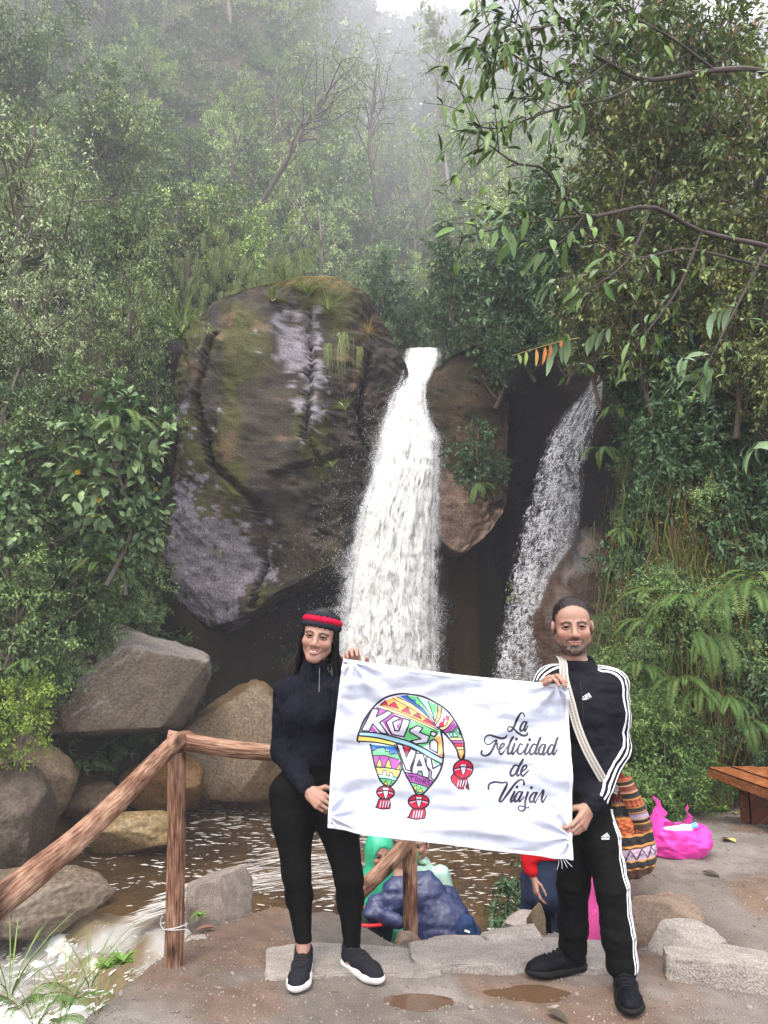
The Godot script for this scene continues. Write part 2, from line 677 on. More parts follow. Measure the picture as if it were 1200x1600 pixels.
# ---------------------------------------------------------------- rocks
# A boulder lofted from its measured outline: rows of [height on the photograph, left, right], at distance d, bulging forward and reaching back.
func outlined(rows: Array, d: float, front: float, back: float, nu: int, nv: int, s: int, amp: float, paint: Callable, facets := []) -> Mesher:
	var y0: float = rows[0][0]
	var y1: float = rows[-1][0]
	var big := noise(s, 0.4, 3)
	var mid := noise(s + 1, 1.3, 4, true)
	var fine := noise(s + 2, 5.0, 3)
	var m := sheet(nu, nv, func(u, w):
		var row := table(rows, lerpf(y0, y1, w))
		var a: float = TAU * u
		var c := cos(a)
		var e := sin(a)
		c = signf(c) * pow(absf(c), 0.75)
		var py: float = row[0]
		var mid_x: float = (row[1] + row[2]) * 0.5
		var half: float = (row[2] - row[1]) * 0.5
		var ends := sqrt(maxf(0.0, 1.0 - pow(absf(w * 2.0 - 1.0), 10.0)))
		var p := at(mid_x - half * c * (0.35 + 0.65 * ends), py, d)
		var px: float = mid_x - half * c
		p.z += (front if e > 0.0 else back) * signf(e) * pow(absf(e), 0.7) * ends * clampf(half / 60.0, 0.25, 1.0)
		if e > 0.0:
			# broken faces: planes [offset, slope per 100 px across, slope per 100 px down] that cut the front
			for fc in facets:
				var lim: float = fc[0] + fc[1] * (px + 14.0 * mid.get_noise_3d(py * 0.03, px * 0.03, fc[0] * 9.0) - 450.0) / 100.0 + fc[2] * (py - 720.0) / 100.0
				p.z = minf(p.z, -d + lim)
			if facets.size() > 3:
				# a slab broken out of the face leaves a step with a sharp edge
				var edge := sm(492.0, 486.0, px + 6.0 * fine.get_noise_2d(py * 0.02, 3.0)) * sm(430.0, 446.0, px) * sm(480.0, 500.0, py) * sm(712.0, 700.0, py)
				p.z -= 0.16 * edge
				for cr in cracks:
					for i in cr.size() - 1:
						var near_pt := Geometry2D.get_closest_point_to_segment(Vector2(px, py), cr[i], cr[i + 1])
						p.z -= 0.30 * exp(-Vector2(px + 5.0 * fine.get_noise_2d(py * 0.05, 1.0), py).distance_squared_to(near_pt) / 10.0)
				p.z -= 0.22 * sm(0.0, 10.0, (py - 762.0) + (px - 440.0) * 0.40) * sm(425.0, 450.0, px) * sm(860.0, 800.0, py)
		var o := Vector3(-c * 0.5, 0.0, e).normalized()
		p += o * amp * (big.get_noise_3dv(p) * 1.1 + (mid.get_noise_3d(p.x * 1.2, p.y * 0.7 + p.x * 0.5, p.z) - 0.3) * 0.20 + fine.get_noise_3dv(p) * 0.09)
		return p,
		func(u, w, p):
			var row := table(rows, lerpf(y0, y1, w))
			var px: float = lerpf(row[1], row[2], (1.0 - cos(TAU * u)) * 0.5)
			return paint.call(Vector2(px, row[0]), p), false, true)
	return m


var cracks := [[Vector2(548, 718), Vector2(505, 738), Vector2(440, 764)], [Vector2(488, 505), Vector2(491, 600), Vector2(484, 705), Vector2(505, 738)], [Vector2(348, 545), Vector2(325, 640), Vector2(345, 740), Vector2(410, 800)], [Vector2(415, 800), Vector2(425, 890), Vector2(400, 950)], [Vector2(575, 560), Vector2(560, 650), Vector2(575, 760)], [Vector2(300, 700), Vector2(268, 780)]]


func make_rocks() -> void:
	var patch := PackedVector2Array([Vector2(296, 735), Vector2(318, 760), Vector2(345, 800), Vector2(400, 815), Vector2(418, 880), Vector2(395, 945), Vector2(335, 990), Vector2(296, 960), Vector2(270, 880), Vector2(272, 810)])
	var strip := PackedVector2Array([Vector2(452, 485), Vector2(485, 505), Vector2(490, 600), Vector2(482, 700), Vector2(468, 705), Vector2(462, 600), Vector2(434, 590), Vector2(446, 540)])
	var pn := noise(71, 1.1, 4)
	var pf := noise(72, 3.4, 3)
	var moss := noise(73, 0.55, 4)
	var pg := noise(74, 9.0, 3)
	var big := outlined([[441, 478, 540], [450, 440, 556], [466, 380, 578], [485, 335, 592], [520, 300, 610], [560, 290, 630], [592, 287, 637], [622, 284, 621], [680, 278, 592], [740, 272, 572], [800, 268, 556], [860, 265, 544], [892, 265, 530], [915, 272, 480], [935, 286, 432], [960, 306, 396], [975, 318, 372], [988, 330, 352]],
		15.7, 1.75, 3.8, 200, 230, 70, 0.30,
		func(q: Vector2, p: Vector3):
			var n := pn.get_noise_3dv(p)
			var f := pf.get_noise_3dv(p)
			var c := Color(0.056, 0.046, 0.034).lerp(Color(0.028, 0.025, 0.021), sm(-0.2, 0.4, n))
			var g := moss.get_noise_3d(p.x * 1.6, p.y * 0.5, p.z) + 0.25 * f
			c = c.lerp(Color(0.068, 0.070, 0.018), sm(-0.08, 0.3, g) * 0.9)
			c = c.lerp(Color(0.13, 0.105, 0.028), sm(478.0, 448.0, q.y + f * 25.0))
			c = c.lerp(Color(0.19, 0.115, 0.07), sm(0.3, 0.5, pn.get_noise_3dv(p * 0.7 + Vector3(4, 1, 0))) * 0.6)
			var a := maxf(inside(patch, q) + n * 55.0 + f * 46.0 + 22.0 * pg.get_noise_3dv(p) - 3.0, inside(strip, q) + n * 22.0 + f * 30.0 + 16.0 * pg.get_noise_3dv(p) - 4.0)
			a = maxf(a, (f + n * 0.7) * 60.0 - 24.0 - absf(q.x - 310.0) * 0.3 - 0.05 * absf(q.y - 700.0))
			c = c.lerp(Color(0.215, 0.195, 0.215) * (1.0 + 0.35 * f + 0.3 * pg.get_noise_3dv(p)), sm(-3.0, 9.0, a))
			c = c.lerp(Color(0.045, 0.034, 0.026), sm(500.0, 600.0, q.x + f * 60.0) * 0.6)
			return c,
		[[1.25, -0.10, 0.30], [1.5, -0.85, 0.05], [1.55, 0.18, -0.38], [2.0, 0.75, 0.05], [1.3, 0.25, 0.02]])
	var b := thing("boulder", "huge mossy boulder with pale grey scars standing left of the main waterfall", "boulder")
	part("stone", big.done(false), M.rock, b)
	var tuft_mesh := Mesher.new()
	var r := rng(77)
	for i in 14:
		var a := r.randf() * TAU
		leaf(tuft_mesh, Vector3(r.randfn() * 0.02, 0, r.randfn() * 0.02), Vector3(cos(a) * 0.7, 0.6, sin(a) * 0.7).normalized(), Vector3.UP, r.randf_range(0.03, 0.06), 0.014, Color(0.055, 0.065, 0.014).lerp(Color(0.12, 0.125, 0.03), r.randf()))
	var cushion := tuft_mesh.done(false)
	var places: Array[Transform3D] = []
	for i in big.v.size():
		var c := big.c[i]
		if big.n[i].z + big.n[i].y > 0.2 and c.g > c.r * 0.9 and r.randf() < 0.26 * sm(0.9, 1.0, c.g / c.r):
			var n := big.n[i]
			places.append(Transform3D(Basis(Quaternion(Vector3.UP, (n + Vector3.DOWN * 0.3).normalized())).scaled(Vector3.ONE * r.randf_range(0.7, 1.6)), big.v[i]))
	scatter("moss", cushion, M.leaf_dull, places, "", "", b)
	var right := outlined([[541, 726, 760], [556, 700, 775], [580, 676, 786], [606, 668, 793], [640, 672, 797], [680, 686, 800], [720, 686, 802], [760, 684, 798], [800, 682, 790], [830, 682, 770], [850, 684, 752], [868, 690, 738]],
		15.6, 1.1, 3.6, 110, 120, 80, 0.24,
		func(q: Vector2, p: Vector3):
			var n := pn.get_noise_3dv(p)
			var f := pf.get_noise_3dv(p)
			var c := Color(0.075, 0.05, 0.03).lerp(Color(0.035, 0.03, 0.014), sm(-0.2, 0.3, n + 0.3 * f))
			c = c.lerp(Color(0.36, 0.24, 0.18), sm(735.0, 790.0, q.y + f * 40.0 + (720.0 - q.x) * 0.7) * 0.92)
			return c * (1.0 + 0.2 * f),
		[[0.75, -0.25, 0.12], [1.6, -0.50, 0.0], [0.15, 0.30, 0.0]])
	b = thing("boulder", "tan and brown rock shoulder dividing the main waterfall from the dark hollow", "boulder")
	part("stone", right.done(false), M.rock, b)
	# low sloping rock that the side fall slides over
	var low := outlined([[820, 900, 940], [850, 890, 960], [900, 862, 985], [960, 838, 1000], [1020, 815, 1010], [1080, 796, 1020], [1150, 780, 1030]], 13.2, 0.8, 2.2, 60, 60, 90, 0.22,
		func(_q: Vector2, p: Vector3):
			var f := pf.get_noise_3dv(p)
			return Color(0.075, 0.042, 0.028).lerp(Color(0.03, 0.027, 0.02), sm(-0.1, 0.3, pn.get_noise_3dv(p))) * (1.0 + 0.3 * f))
	b = thing("boulder", "sloping brown rock behind the man's head beside the side fall", "boulder")
	part("stone", low.done(false), M.wet_rock, b)
	# overhanging boulder with the cave below it
	var facets := [[Vector3(-0.25, 0.5, 0.83).normalized(), 0.55], [Vector3(0.62, -0.05, 0.78).normalized(), 0.60], [Vector3(-0.55, -0.25, 0.8).normalized(), 0.62], [Vector3(0.1, -1, 0.15).normalized(), 0.42], [Vector3(0.35, 0.9, 0.1).normalized(), 0.62]]
	var over := boulder(Vector3(1.98, 1.6, 1.9), 905, 3, 0.09, 30, Color(0.31, 0.265, 0.235), 0.3, facets)
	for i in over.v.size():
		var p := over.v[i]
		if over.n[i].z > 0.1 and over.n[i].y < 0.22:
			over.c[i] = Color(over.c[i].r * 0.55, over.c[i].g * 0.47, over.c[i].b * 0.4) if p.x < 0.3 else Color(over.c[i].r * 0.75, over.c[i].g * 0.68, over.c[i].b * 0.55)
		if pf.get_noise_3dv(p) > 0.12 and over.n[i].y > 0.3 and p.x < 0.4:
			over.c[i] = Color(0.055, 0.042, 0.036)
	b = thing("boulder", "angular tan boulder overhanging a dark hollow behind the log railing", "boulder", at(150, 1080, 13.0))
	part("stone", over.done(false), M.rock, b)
	stone("wet amber boulder standing in the pool beyond the far railing log", at(372, 1172, 14.6), Vector3(1.0, 1.15, 0.9), 911, Color(0.17, 0.115, 0.062), true)
	stone("low orange rock at the waterline under the railing corner", at(262, 1225, 13.4), Vector3(0.75, 0.4, 0.6), 912, Color(0.22, 0.115, 0.04), true)
	stone("rounded golden stone lying in the stream under the sloping log", at(205, 1302, 11.6), Vector3(0.62, 0.34, 0.5), 913, Color(0.26, 0.18, 0.085), true)
	stone("dark grey boulder with a flat top at the stream's edge", at(24, 1282, 10.6), Vector3(0.60, 0.66, 0.8), 914, Color(0.115, 0.088, 0.066), false)
	stone("tan rounded boulder behind the dark grey boulder", at(18, 1228, 11.6), Vector3(0.8, 0.66, 0.7), 915, Color(0.27, 0.195, 0.12), false)
	stone("flat water-washed slab below the sloping log", at(40, 1405, 9.4), Vector3(0.85, 0.34, 0.6), 916, Color(0.19, 0.145, 0.105), true)
	stone("small rock in the shallows beside the cave mouth", at(150, 1252, 12.6), Vector3(0.5, 0.28, 0.4), 917, Color(0.15, 0.10, 0.06), true)
	stone("round granite boulder resting on the bank beside the pool", at(348, 1412, 5.9), Vector3(0.235, 0.27, 0.26), 920, Color(0.20, 0.165, 0.145), false)


func stone(label: String, where: Vector3, size: Vector3, s: int, tint: Color, wet: bool, turn := 0.0) -> Node3D:
	var o := thing("rock", label, "rock", where)
	o.rotation.y = turn
	part("stone", boulder(size * 1.12, s, 10, 0.09, 20, tint, 0.4).done(false), M.wet_rock if wet else (M.rock if where.z < -8.0 else M.small_rock), o)
	return o


# ---------------------------------------------------------------- water
func lip(x: float, z: float) -> float:
	# 1 in the pool, 0 in the white channel below it
	return sm(-0.35, 0.45, (x + 3.0) * 0.55 + (-z - 8.7) * 0.85 + 0.25 * noise(101, 0.8, 2).get_noise_2d(x, z))


func water_level(x: float, z: float) -> float:
	var k := lip(x, z)
	var rip := noise(102, 0.55, 3).get_noise_2d(x * 0.8, z * 1.6) * 0.035 + noise(103, 2.3, 3).get_noise_2d(x, z * 1.5) * 0.014
	var near := sm(9.0, 1.0, Vector2(x - 0.3, z + 15.0).length())
	rip *= 1.0 + 2.2 * near
	return POOL - 0.42 * (1.0 - k) + rip


func make_water() -> void:
	var w := sheet(170, 190, func(u, v): var x: float = lerpf(-9.0, 4.0, u); var z: float = lerpf(-19.0, -4.6, v); return Vector3(x, water_level(x, z), z),
		func(_u, _v, p):
			var n: float = noise(104, 0.5, 3).get_noise_2d(p.x, p.z)
			return Color(0.05, 0.032, 0.02).lerp(Color(0.085, 0.052, 0.028), sm(-0.3, 0.4, n)), true)
	setting("stream_water", w.done(false), M.water)
	# white channel
	var white := sheet(90, 80, func(u, v):
		var x: float = lerpf(-7.5, -1.6, u)
		var z: float = lerpf(-9.6, -4.8, v)
		var k := lip(x, z)
		var lump: float = noise(105, 0.9, 4).get_noise_3d(x * 1.2, 0.0, z * 0.8) * 0.08 + noise(106, 2.2, 3).get_noise_2d(x * 1.5, z * 0.6) * 0.035
		return Vector3(x, POOL - 0.42 * (1.0 - k) + lump - 0.16 * sm(0.3, 0.75, k) - 0.02, z),
		func(_u, _v, p):
			var n: float = noise(107, 1.2, 4).get_noise_2d(p.x, p.z * 0.6)
			return Color(0.70, 0.70, 0.70).lerp(Color(0.30, 0.23, 0.14), sm(-0.15, 0.3, n)), true)
	setting("white_water", white.done(false), M.foam)
	# foam flecks and streaks on the pool
	var fleck := Mesher.new()
	for i in 6:
		fleck.v.append(Vector3(cos(TAU * i / 6.0) * 0.5, 0.0, sin(TAU * i / 6.0) * 0.5))
		fleck.c.append(Color(0.50, 0.47, 0.45))
	for i in 4:
		fleck.tri(0, i + 1, i + 2)
	var r := rng(11)
	var spots: Array[Transform3D] = []
	for i in 5200:
		var z := -r.randf_range(7.5, 16.5)
		var x := r.randf_range(-5.0, 3.6)
		var near := sm(8.0, 1.5, Vector2(x - 0.1, z + 14.6).length())
		var n := noise(108, 0.7, 3).get_noise_2d(x * 0.7, z * 1.8)
		if n + near * 0.7 < r.randf_range(0.05, 0.6):
			continue
		var size := r.randf_range(0.006, 0.022) * (1.0 + 1.2 * near)
		var t := Transform3D(Basis(Vector3.UP, r.randf_range(-0.5, 0.5)).scaled_local(Vector3(size * r.randf_range(1.5, 6.0), 1.0, size)), Vector3(x, water_level(x, z) + 0.006, z))
		spots.append(t)
	scatter("foam_flecks", fleck.done(), M.plain, spots, "pale foam flecks and glints drifting on the brown pool", "foam")
	# streaks drawn out over the lip of the pool
	spots = []
	for i in 900:
		var a := r.randf()
		var b := r.randf()
		var p := at(lerpf(560.0, 225.0, a), lerpf(1345.0, 1425.0, a * a) + (b - 0.5) * 60.0 * (1.2 - a), 9.0)
		p = on_level(lerpf(560.0, 215.0, a), lerpf(1350.0, 1432.0, a * a) + (b - 0.5) * 70.0 * (1.2 - a), POOL)
		var dir := -0.25 - 0.65 * a
		spots.append(Transform3D(Basis(Vector3.UP, -dir).scaled_local(Vector3(r.randf_range(0.12, 0.5), 1.0, r.randf_range(0.006, 0.018))), Vector3(p.x, water_level(p.x, p.z) + 0.008, p.z)))
	scatter("foam_streaks", fleck.done(), M.plain, spots, "white streaks on the current sliding over the pool's lip", "foam")
	spots = []
	for i in 2600:
		var x := r.randf_range(-6.5, -1.8)
		var z := -r.randf_range(5.6, 9.4)
		var k := lip(x, z)
		if k > 0.75 or noise(109, 1.4, 3).get_noise_2d(x * 1.6, z * 0.6) < -0.05:
			continue
		var lump := noise(105, 0.9, 4).get_noise_3d(x * 1.2, 0.0, z * 0.8) * 0.08 + noise(106, 2.2, 3).get_noise_2d(x * 1.5, z * 0.6) * 0.035
		spots.append(Transform3D(Basis(Vector3.UP, 1.1 + r.randfn() * 0.35).scaled_local(Vector3(r.randf_range(0.04, 0.16), 1.0, r.randf_range(0.006, 0.022))), Vector3(x, POOL - 0.42 * (1.0 - k) + lump - 0.16 * sm(0.3, 0.75, k) + 0.004 + r.randf() * 0.02, z)))
	var bright := Mesher.new()
	for i in 6:
		bright.v.append(Vector3(cos(TAU * i / 6.0) * 0.5, 0.0, sin(TAU * i / 6.0) * 0.5))
		bright.c.append(Color(0.74, 0.74, 0.74))
	for i in 4:
		bright.tri(0, i + 1, i + 2)
	scatter("foam", bright.done(), M.plain, spots, "bright foam streaks on the white water below the railing", "foam")
	main_fall()
	side_fall()


func fall_sheet(rows: Array, nu: int, nv: int, s: int, depth: float, lump: float, col, grow := 1.0) -> Mesher:
	var y0: float = rows[0][0]
	var y1: float = rows[-1][0]
	return sheet(nu, nv, func(u, w):
		var row := table(rows, lerpf(y0, y1, w))
		var k: float = u * 2.0 - 1.0
		var p := at(row[1] + row[2] * k * grow, row[0], row[3])
		p.z += depth * sqrt(maxf(0.0, 1.0 - k * k)) * (0.15 + 0.85 * sm(0.0, 0.3, w))
		# turbulence carried down with the water
		var q := p * Vector3(2.3, 0.62, 1.0) + Vector3(0, 0, s)
		var q2 := p * Vector3(2.6, 0.30, 1.0) + Vector3(3.0 * noise(s + 6, 0.8, 2).get_noise_3dv(q), 0, s)
		p.z += lump * (noise(s, 1.0, 3).get_noise_3dv(q) + 0.5 * noise(s + 1, 2.6, 3).get_noise_3dv(q2) + 0.22 * noise(s + 4, 8.0, 3).get_noise_3dv(q2)) * (0.5 + w)
		p.x += lump * 0.7 * (noise(s + 2, 1.6, 3).get_noise_3dv(q) + 0.8 * noise(s + 5, 6.0, 3).get_noise_3dv(q2) * absf(k)) * (0.3 + w)
		return p, col)


func main_fall() -> void:
	var rows := [[545, 662, 24, 18.4], [556, 660, 27, 17.2], [572, 656, 26, 16.7], [590, 650, 23, 16.3], [608, 644, 21, 16.0], [628, 638, 27, 15.75], [660, 636, 36, 15.55], [690, 639, 46, 15.35], [740, 634, 53, 15.2], [800, 623.5, 61, 15.1], [900, 612.5, 71, 15.0], [1000, 607, 78, 14.95], [1100, 606, 83, 14.9], [1262, 604, 90, 14.85]]
	var f := thing("waterfall", "broad white main waterfall plunging beside the huge mossy boulder", "waterfall")
	var paint := func(u, w, _p):
		var n: float = noise(122, 1.0, 4).get_noise_3d(u * 6.0, w * 7.0, 2.0)
		var m: float = noise(123, 1.0, 4).get_noise_3d(u * 22.0, w * 24.0, 7.0)
		var c := Color(0.60, 0.57, 0.50).lerp(Color(0.68, 0.68, 0.68), sm(0.0, 0.35, w))
		c = c.lerp(Color(0.46, 0.43, 0.37), sm(-0.1, 0.45, n) * 0.75)
		return c * (1.0 + 0.16 * m)
	part("falling_water", fall_sheet(rows, 110, 320, 120, 0.50, 0.13, paint, 0.80).done(), M.foam, f)
	# veils of water falling in front of the core, thinning to nothing at the sides
	for k in 4:
		var veil := mat(Color(0.66, 0.65, 0.63) if k < 3 else Color(0.66, 0.67, 0.70), 0.9)
		veil.metallic_specular = 0.1
		veil.albedo_texture = T["fall_%d" % (k % 2)]
		veil.uv1_scale = Vector3(-1.0 if k == 2 else 1.0, 1.0, 1.0)
		veil.uv1_offset = Vector3(1.0 if k == 2 else 0.0, 0.0, 0.0)
		veil.texture_repeat = true
		veil.transparency = BaseMaterial3D.TRANSPARENCY_ALPHA
		if k == 3:
			veil.albedo_color.a = 0.4
		var vr := []
		for row in rows:
			vr.append([row[0], row[1], row[2], row[3] - 0.10 - 0.09 * k])
		part("veil", fall_sheet(vr, 70, 180, 140 + k, 0.55, 0.10, null, [1.0, 1.06, 1.1, 1.32][k]).done(), veil, f)
	# ragged spray round the sheet, thicker towards the edges and the foot
	var drop := SphereMesh.new()
	drop.radius = 0.5
	drop.height = 1.0
	drop.radial_segments = 5
	drop.rings = 2
	var r := rng(12)
	var spots: Array[Transform3D] = []
	for i in 45000:
		var w := pow(r.randf(), 0.8)
		var row := table(rows, lerpf(560.0, 1262.0, w))
		var side := -1.0 if r.randf() < 0.6 else 1.0
		var off := absf(r.randfn(0.0, 0.12 if side < 0.0 else 0.06))
		# spray leaves the sheet in gusts
		off *= 0.5 + 1.6 * sm(-0.3, 0.5, noise(124, 1.0, 2).get_noise_2d(w * 9.0, side * 5.0))
		var k := side * (0.84 + off * (0.6 + w * 1.3))
		var p := at(row[1] + row[2] * k, row[0], row[3] - 0.1)
		p.z += r.randf_range(-0.1, 0.5)
		var size := r.randf_range(0.0025, 0.0065) * (1.25 - off)
		spots.append(Transform3D(Basis(Vector3(0, 0, 1), side * 0.06).scaled_local(Vector3(size, size * r.randf_range(1.2, 3.5), size)), p))
	for i in 12000:
		var w := r.randf()
		var row := table(rows, lerpf(590.0, 1262.0, w))
		var k := r.randf_range(-1.0, 1.0)
		var p := at(row[1] + row[2] * k, row[0], row[3] - 0.1)
		p.z += 0.55 * sqrt(1.0 - k * k) * (0.4 + 0.6 * w) + r.randf_range(0.0, 0.3)
		var size := r.randf_range(0.003, 0.009)
		spots.append(Transform3D(Basis.from_scale(Vector3(size, size * r.randf_range(2.0, 7.0), size)), p))
	# stray drops that splash off the boulder
	for i in 1100:
		var py := r.randf_range(600.0, 1080.0)
		var row := table(rows, py)
		var p := at(row[1] - row[2] - absf(r.randfn(0.0, 45.0)), py, 14.0)
		var size := r.randf_range(0.003, 0.008)
		spots.append(Transform3D(Basis.from_scale(Vector3(size, size * r.randf_range(1.2, 3.0), size)), p + Vector3(0, 0, r.randf_range(-0.3, 0.4))))
	scatter("spray", drop, M.drop, spots, "", "", f)


func side_fall() -> void:
	var rows := [[590, 932, 8, 14.6], [615, 925, 14, 14.3], [640, 912, 26, 14.1], [680, 893, 34, 14.0], [730, 878, 36, 13.9], [800, 866, 42, 13.7], [880, 850, 48, 13.5], [960, 835, 46, 13.2], [1060, 815, 44, 12.9], [1250, 770, 60, 12.5]]
	var f := thing("waterfall", "thin lacy side fall sliding down behind the man's shoulder", "waterfall")
	var drop := SphereMesh.new()
	drop.radius = 0.5
	drop.height = 1.0
	drop.radial_segments = 5
	drop.rings = 2
	var r := rng(13)
	var spots: Array[Transform3D] = []
	var n := noise(131, 1.0, 4, true)
	for i in 110000:
		var w := r.randf()
		var row := table(rows, lerpf(592.0, 1240.0, w))
		var k := r.randf_range(-1.0, 1.0)
		# left: clotted lace; right: a smooth veil
		var lace := n.get_noise_3d(k * 2.6 + w * 1.5, w * 15.0 - k * 1.2, 0.0)
		var fine := noise(132, 1.0, 3).get_noise_3d(k * 9.0, w * 55.0, 0.0)
		var edge := sm(1.0, 0.55, absf(k))
		var want := sm(0.05, 0.75, lace * 0.75 + fine * 0.5) * edge * (1.15 - 0.35 * w)
		if k > 0.1:
			want = lerpf(want, 0.30 * edge + 0.2 * fine, sm(0.0, 0.5, k) * sm(0.25, 0.6, w))
			want += 0.5 * sm(0.16, 0.0, absf(k - 0.62)) * sm(0.5, 0.85, w)
		if r.randf() > want:
			continue
		var p := at(row[1] + row[2] * k, row[0], row[3])
		p.z += 0.25 * sqrt(1.0 - k * k) + r.randf_range(-0.05, 0.12)
		var size := r.randf_range(0.003, 0.0085)
		spots.append(Transform3D(Basis(Vector3(0, 0, 1), -0.25).scaled_local(Vector3(size, size * r.randf_range(1.2, 3.2), size)), p))
	scatter("falling_water", drop, M.drop, spots, "", "", f)
	# the lacy sheet itself
	for k in 2:
		var lace := mat(Color(0.42, 0.42, 0.45), 0.6)
		lace.albedo_texture = T.fall_2
		lace.uv1_scale = Vector3(1.0, 1.0 + 0.35 * k, 1.0)
		lace.transparency = BaseMaterial3D.TRANSPARENCY_ALPHA
		lace.albedo_color.a = 0.9 - 0.3 * k
		var vr := []
		for row in rows:
			vr.append([row[0], row[1], row[2], row[3] + 0.05 - 0.15 * k])
		part("veil", fall_sheet(vr, 40, 180, 133 + k, 0.25, 0.10, null, 1.08).done(), lace, f)


# ---------------------------------------------------------------- foliage
# One leaf of two folded halves; d its direction, n its upper side.
func leaf(m: Mesher, p: Vector3, d: Vector3, n: Vector3, length: float, width: float, col: Color, droop := 0.15) -> void:
	var s := d.cross(n).normalized()
	n = s.cross(d).normalized()
	var b := m.v.size()
	var q := p + d * length * 0.42 + n * width * 0.1
	m.v.append_array(PackedVector3Array([p, q + s * width * 0.5, p + d * length - n * length * droop, q - s * width * 0.5]))
	m.n.append_array(PackedVector3Array([n, (n - s * 0.35).normalized(), n, (n + s * 0.35).normalized()]))
	m.c.append_array(PackedColorArray([col, col, col, col]))
	m.ix.append_array(PackedInt32Array([b, b + 2, b + 1, b, b + 3, b + 2]))


# A large leaf: a folded, arched blade with a stalk, rows of three points.
func blade(m: Mesher, p: Vector3, d: Vector3, n: Vector3, length: float, width: float, col: Color, droop := 0.3, fold := 0.18, rows := 5, belly := 0.45) -> void:
	var s := d.cross(n).normalized()
	n = s.cross(d).normalized()
	var b := m.v.size()
	for i in rows + 1:
		var t := float(i) / rows
		var w := width * 0.5 * pow(sin(PI * pow(t, 0.5 / belly * 0.75)), 0.85) if i > 0 and i < rows else 0.0
		var c := p + d * length * t - n * length * droop * t * t
		var nn := (n + d * droop * 2.0 * t).normalized()
		for k: float in [-1.0, 0.0, 1.0]:
			m.v.append(c + s * w * k + nn * absf(k) * w * fold * 2.0)
			m.n.append((nn - s * k * fold * 2.0).normalized())
			m.c.append(col)
	for i in rows:
		var a := b + i * 3
		m.quad(a, a + 3, a + 4, a + 1)
		m.quad(a + 1, a + 4, a + 5, a + 2)


func wander(r: RandomNumberGenerator, a: Vector3, b: Vector3, bend: float, steps := 5) -> PackedVector3Array:
	var l := a.distance_to(b) * bend
	var q := [a]
	for i in range(1, 3):
		q.append(a.lerp(b, i / 3.0) + Vector3(r.randfn() * l, r.randfn() * l * 0.5, r.randfn() * l))
	q.append(b)
	return curve(q, steps)


# A tree of its own: tapered trunk, limbs into the crown's volume, twigs on the limbs, leaves on the twigs.
func tree_kind(s: int, o: Dictionary) -> Array:
	var r := rng(s)
	var h: float = o.h
	var cc: Vector3 = o.get("centre", Vector3(0, h * 0.62, 0))
	var cr: Vector3 = o.get("radius", Vector3(h * 0.3, h * 0.38, h * 0.3))
	var wood := Mesher.new()
	var green := Mesher.new()
	var wc: Color = o.get("bark", Color(0.10, 0.085, 0.07))
	var top: Vector3 = Vector3(cc.x * 0.9 + r.randfn() * 0.2, cc.y + cr.y * 0.55, cc.z * 0.9)
	var trunk := wander(r, Vector3(0, -0.6, 0), top, 0.05, 10)
	var r0: float = o.get("trunk", h * 0.016)
	tube(wood, trunk, r0, r0 * 0.3, 6, wc)
	var c0: Color = o.cols[0]
	var c1: Color = o.cols[1]
	var tone := noise(s + 200, 0.9 / cr.x, 2)
	for i in o.limbs:
		var dir := Vector3(r.randfn(), r.randfn() * 0.9, r.randfn()).normalized()
		var goal := cc + dir * cr * pow(r.randf(), 0.33)
		var f := clampf((goal.y - cr.y * 0.5) / top.y, 0.25, 0.98)
		f = clampf(f + r.randf_range(-0.12, 0.05), 0.15, 1.0)
		var from := trunk[mini(int(f * 10.0), 10)]
		var limb := wander(r, from, goal, 0.09, 6)
		var lr: float = r0 * 0.42 * (1.1 - f * 0.6)
		tube(wood, limb, lr, lr * 0.25, 4, wc, 0.0, false)
		for j in o.twigs:
			var k := r.randf_range(0.35, 1.0)
			var a := limb[int(k * 6.0)]
			var td := (Vector3(r.randfn(), r.randfn() * 0.7 + 0.12, r.randfn()).normalized() + (goal - from).normalized() * 0.55 + dir * 0.3).normalized()
			var tl: float = o.get("twig", 0.16) * cr.x * 2.0 * r.randf_range(0.6, 1.3)
			var sag := Vector3.DOWN * tl * r.randf_range(0.05, 0.35)
			if j % 2 == 0:
				tube(wood, PackedVector3Array([a, a + td * tl * 0.5 + sag * 0.2, a + td * tl + sag]), lr * 0.3, lr * 0.1, 3, wc, 0.0, false)
			for n in o.leaves:
				var t := r.randf_range(0.12, 1.05)
				var p := a + td * tl * t + sag * t * t
				p += Vector3(r.randfn(), r.randfn(), r.randfn()) * tl * o.get("fluff", 0.08)
				var d: Vector3 = (td * 0.55 + Vector3(r.randfn(), r.randfn(), r.randfn()) * 0.6 + Vector3.DOWN * o.get("droop", 0.35)).normalized()
				var up: Vector3 = (Vector3.UP + Vector3(r.randfn(), 0.0, r.randfn()) * 0.55).normalized()
				var mix := clampf(0.5 + tone.get_noise_3dv(p) * 1.1 + r.randfn() * 0.16, 0.0, 1.0)
				var col: Color = c0.lerp(c1, mix)
				var grey := col.get_luminance()
				col = col.lerp(Color(grey, grey, grey * 0.92), 0.20)
				if r.randf() < o.get("odd", 0.0):
					col = o.get("odd_col", Color(0.25, 0.19, 0.03))
				if o.get("big", false):
					blade(green, p, d, up, o.leaf * r.randf_range(0.7, 1.2), o.wide * r.randf_range(0.8, 1.15), col, 0.25, 0.15, 3)
				else:
					leaf(green, p, d, up, o.leaf * r.randf_range(0.65, 1.25), o.wide * r.randf_range(0.8, 1.2), col)
	return [wood.done(false), green.done(false)]


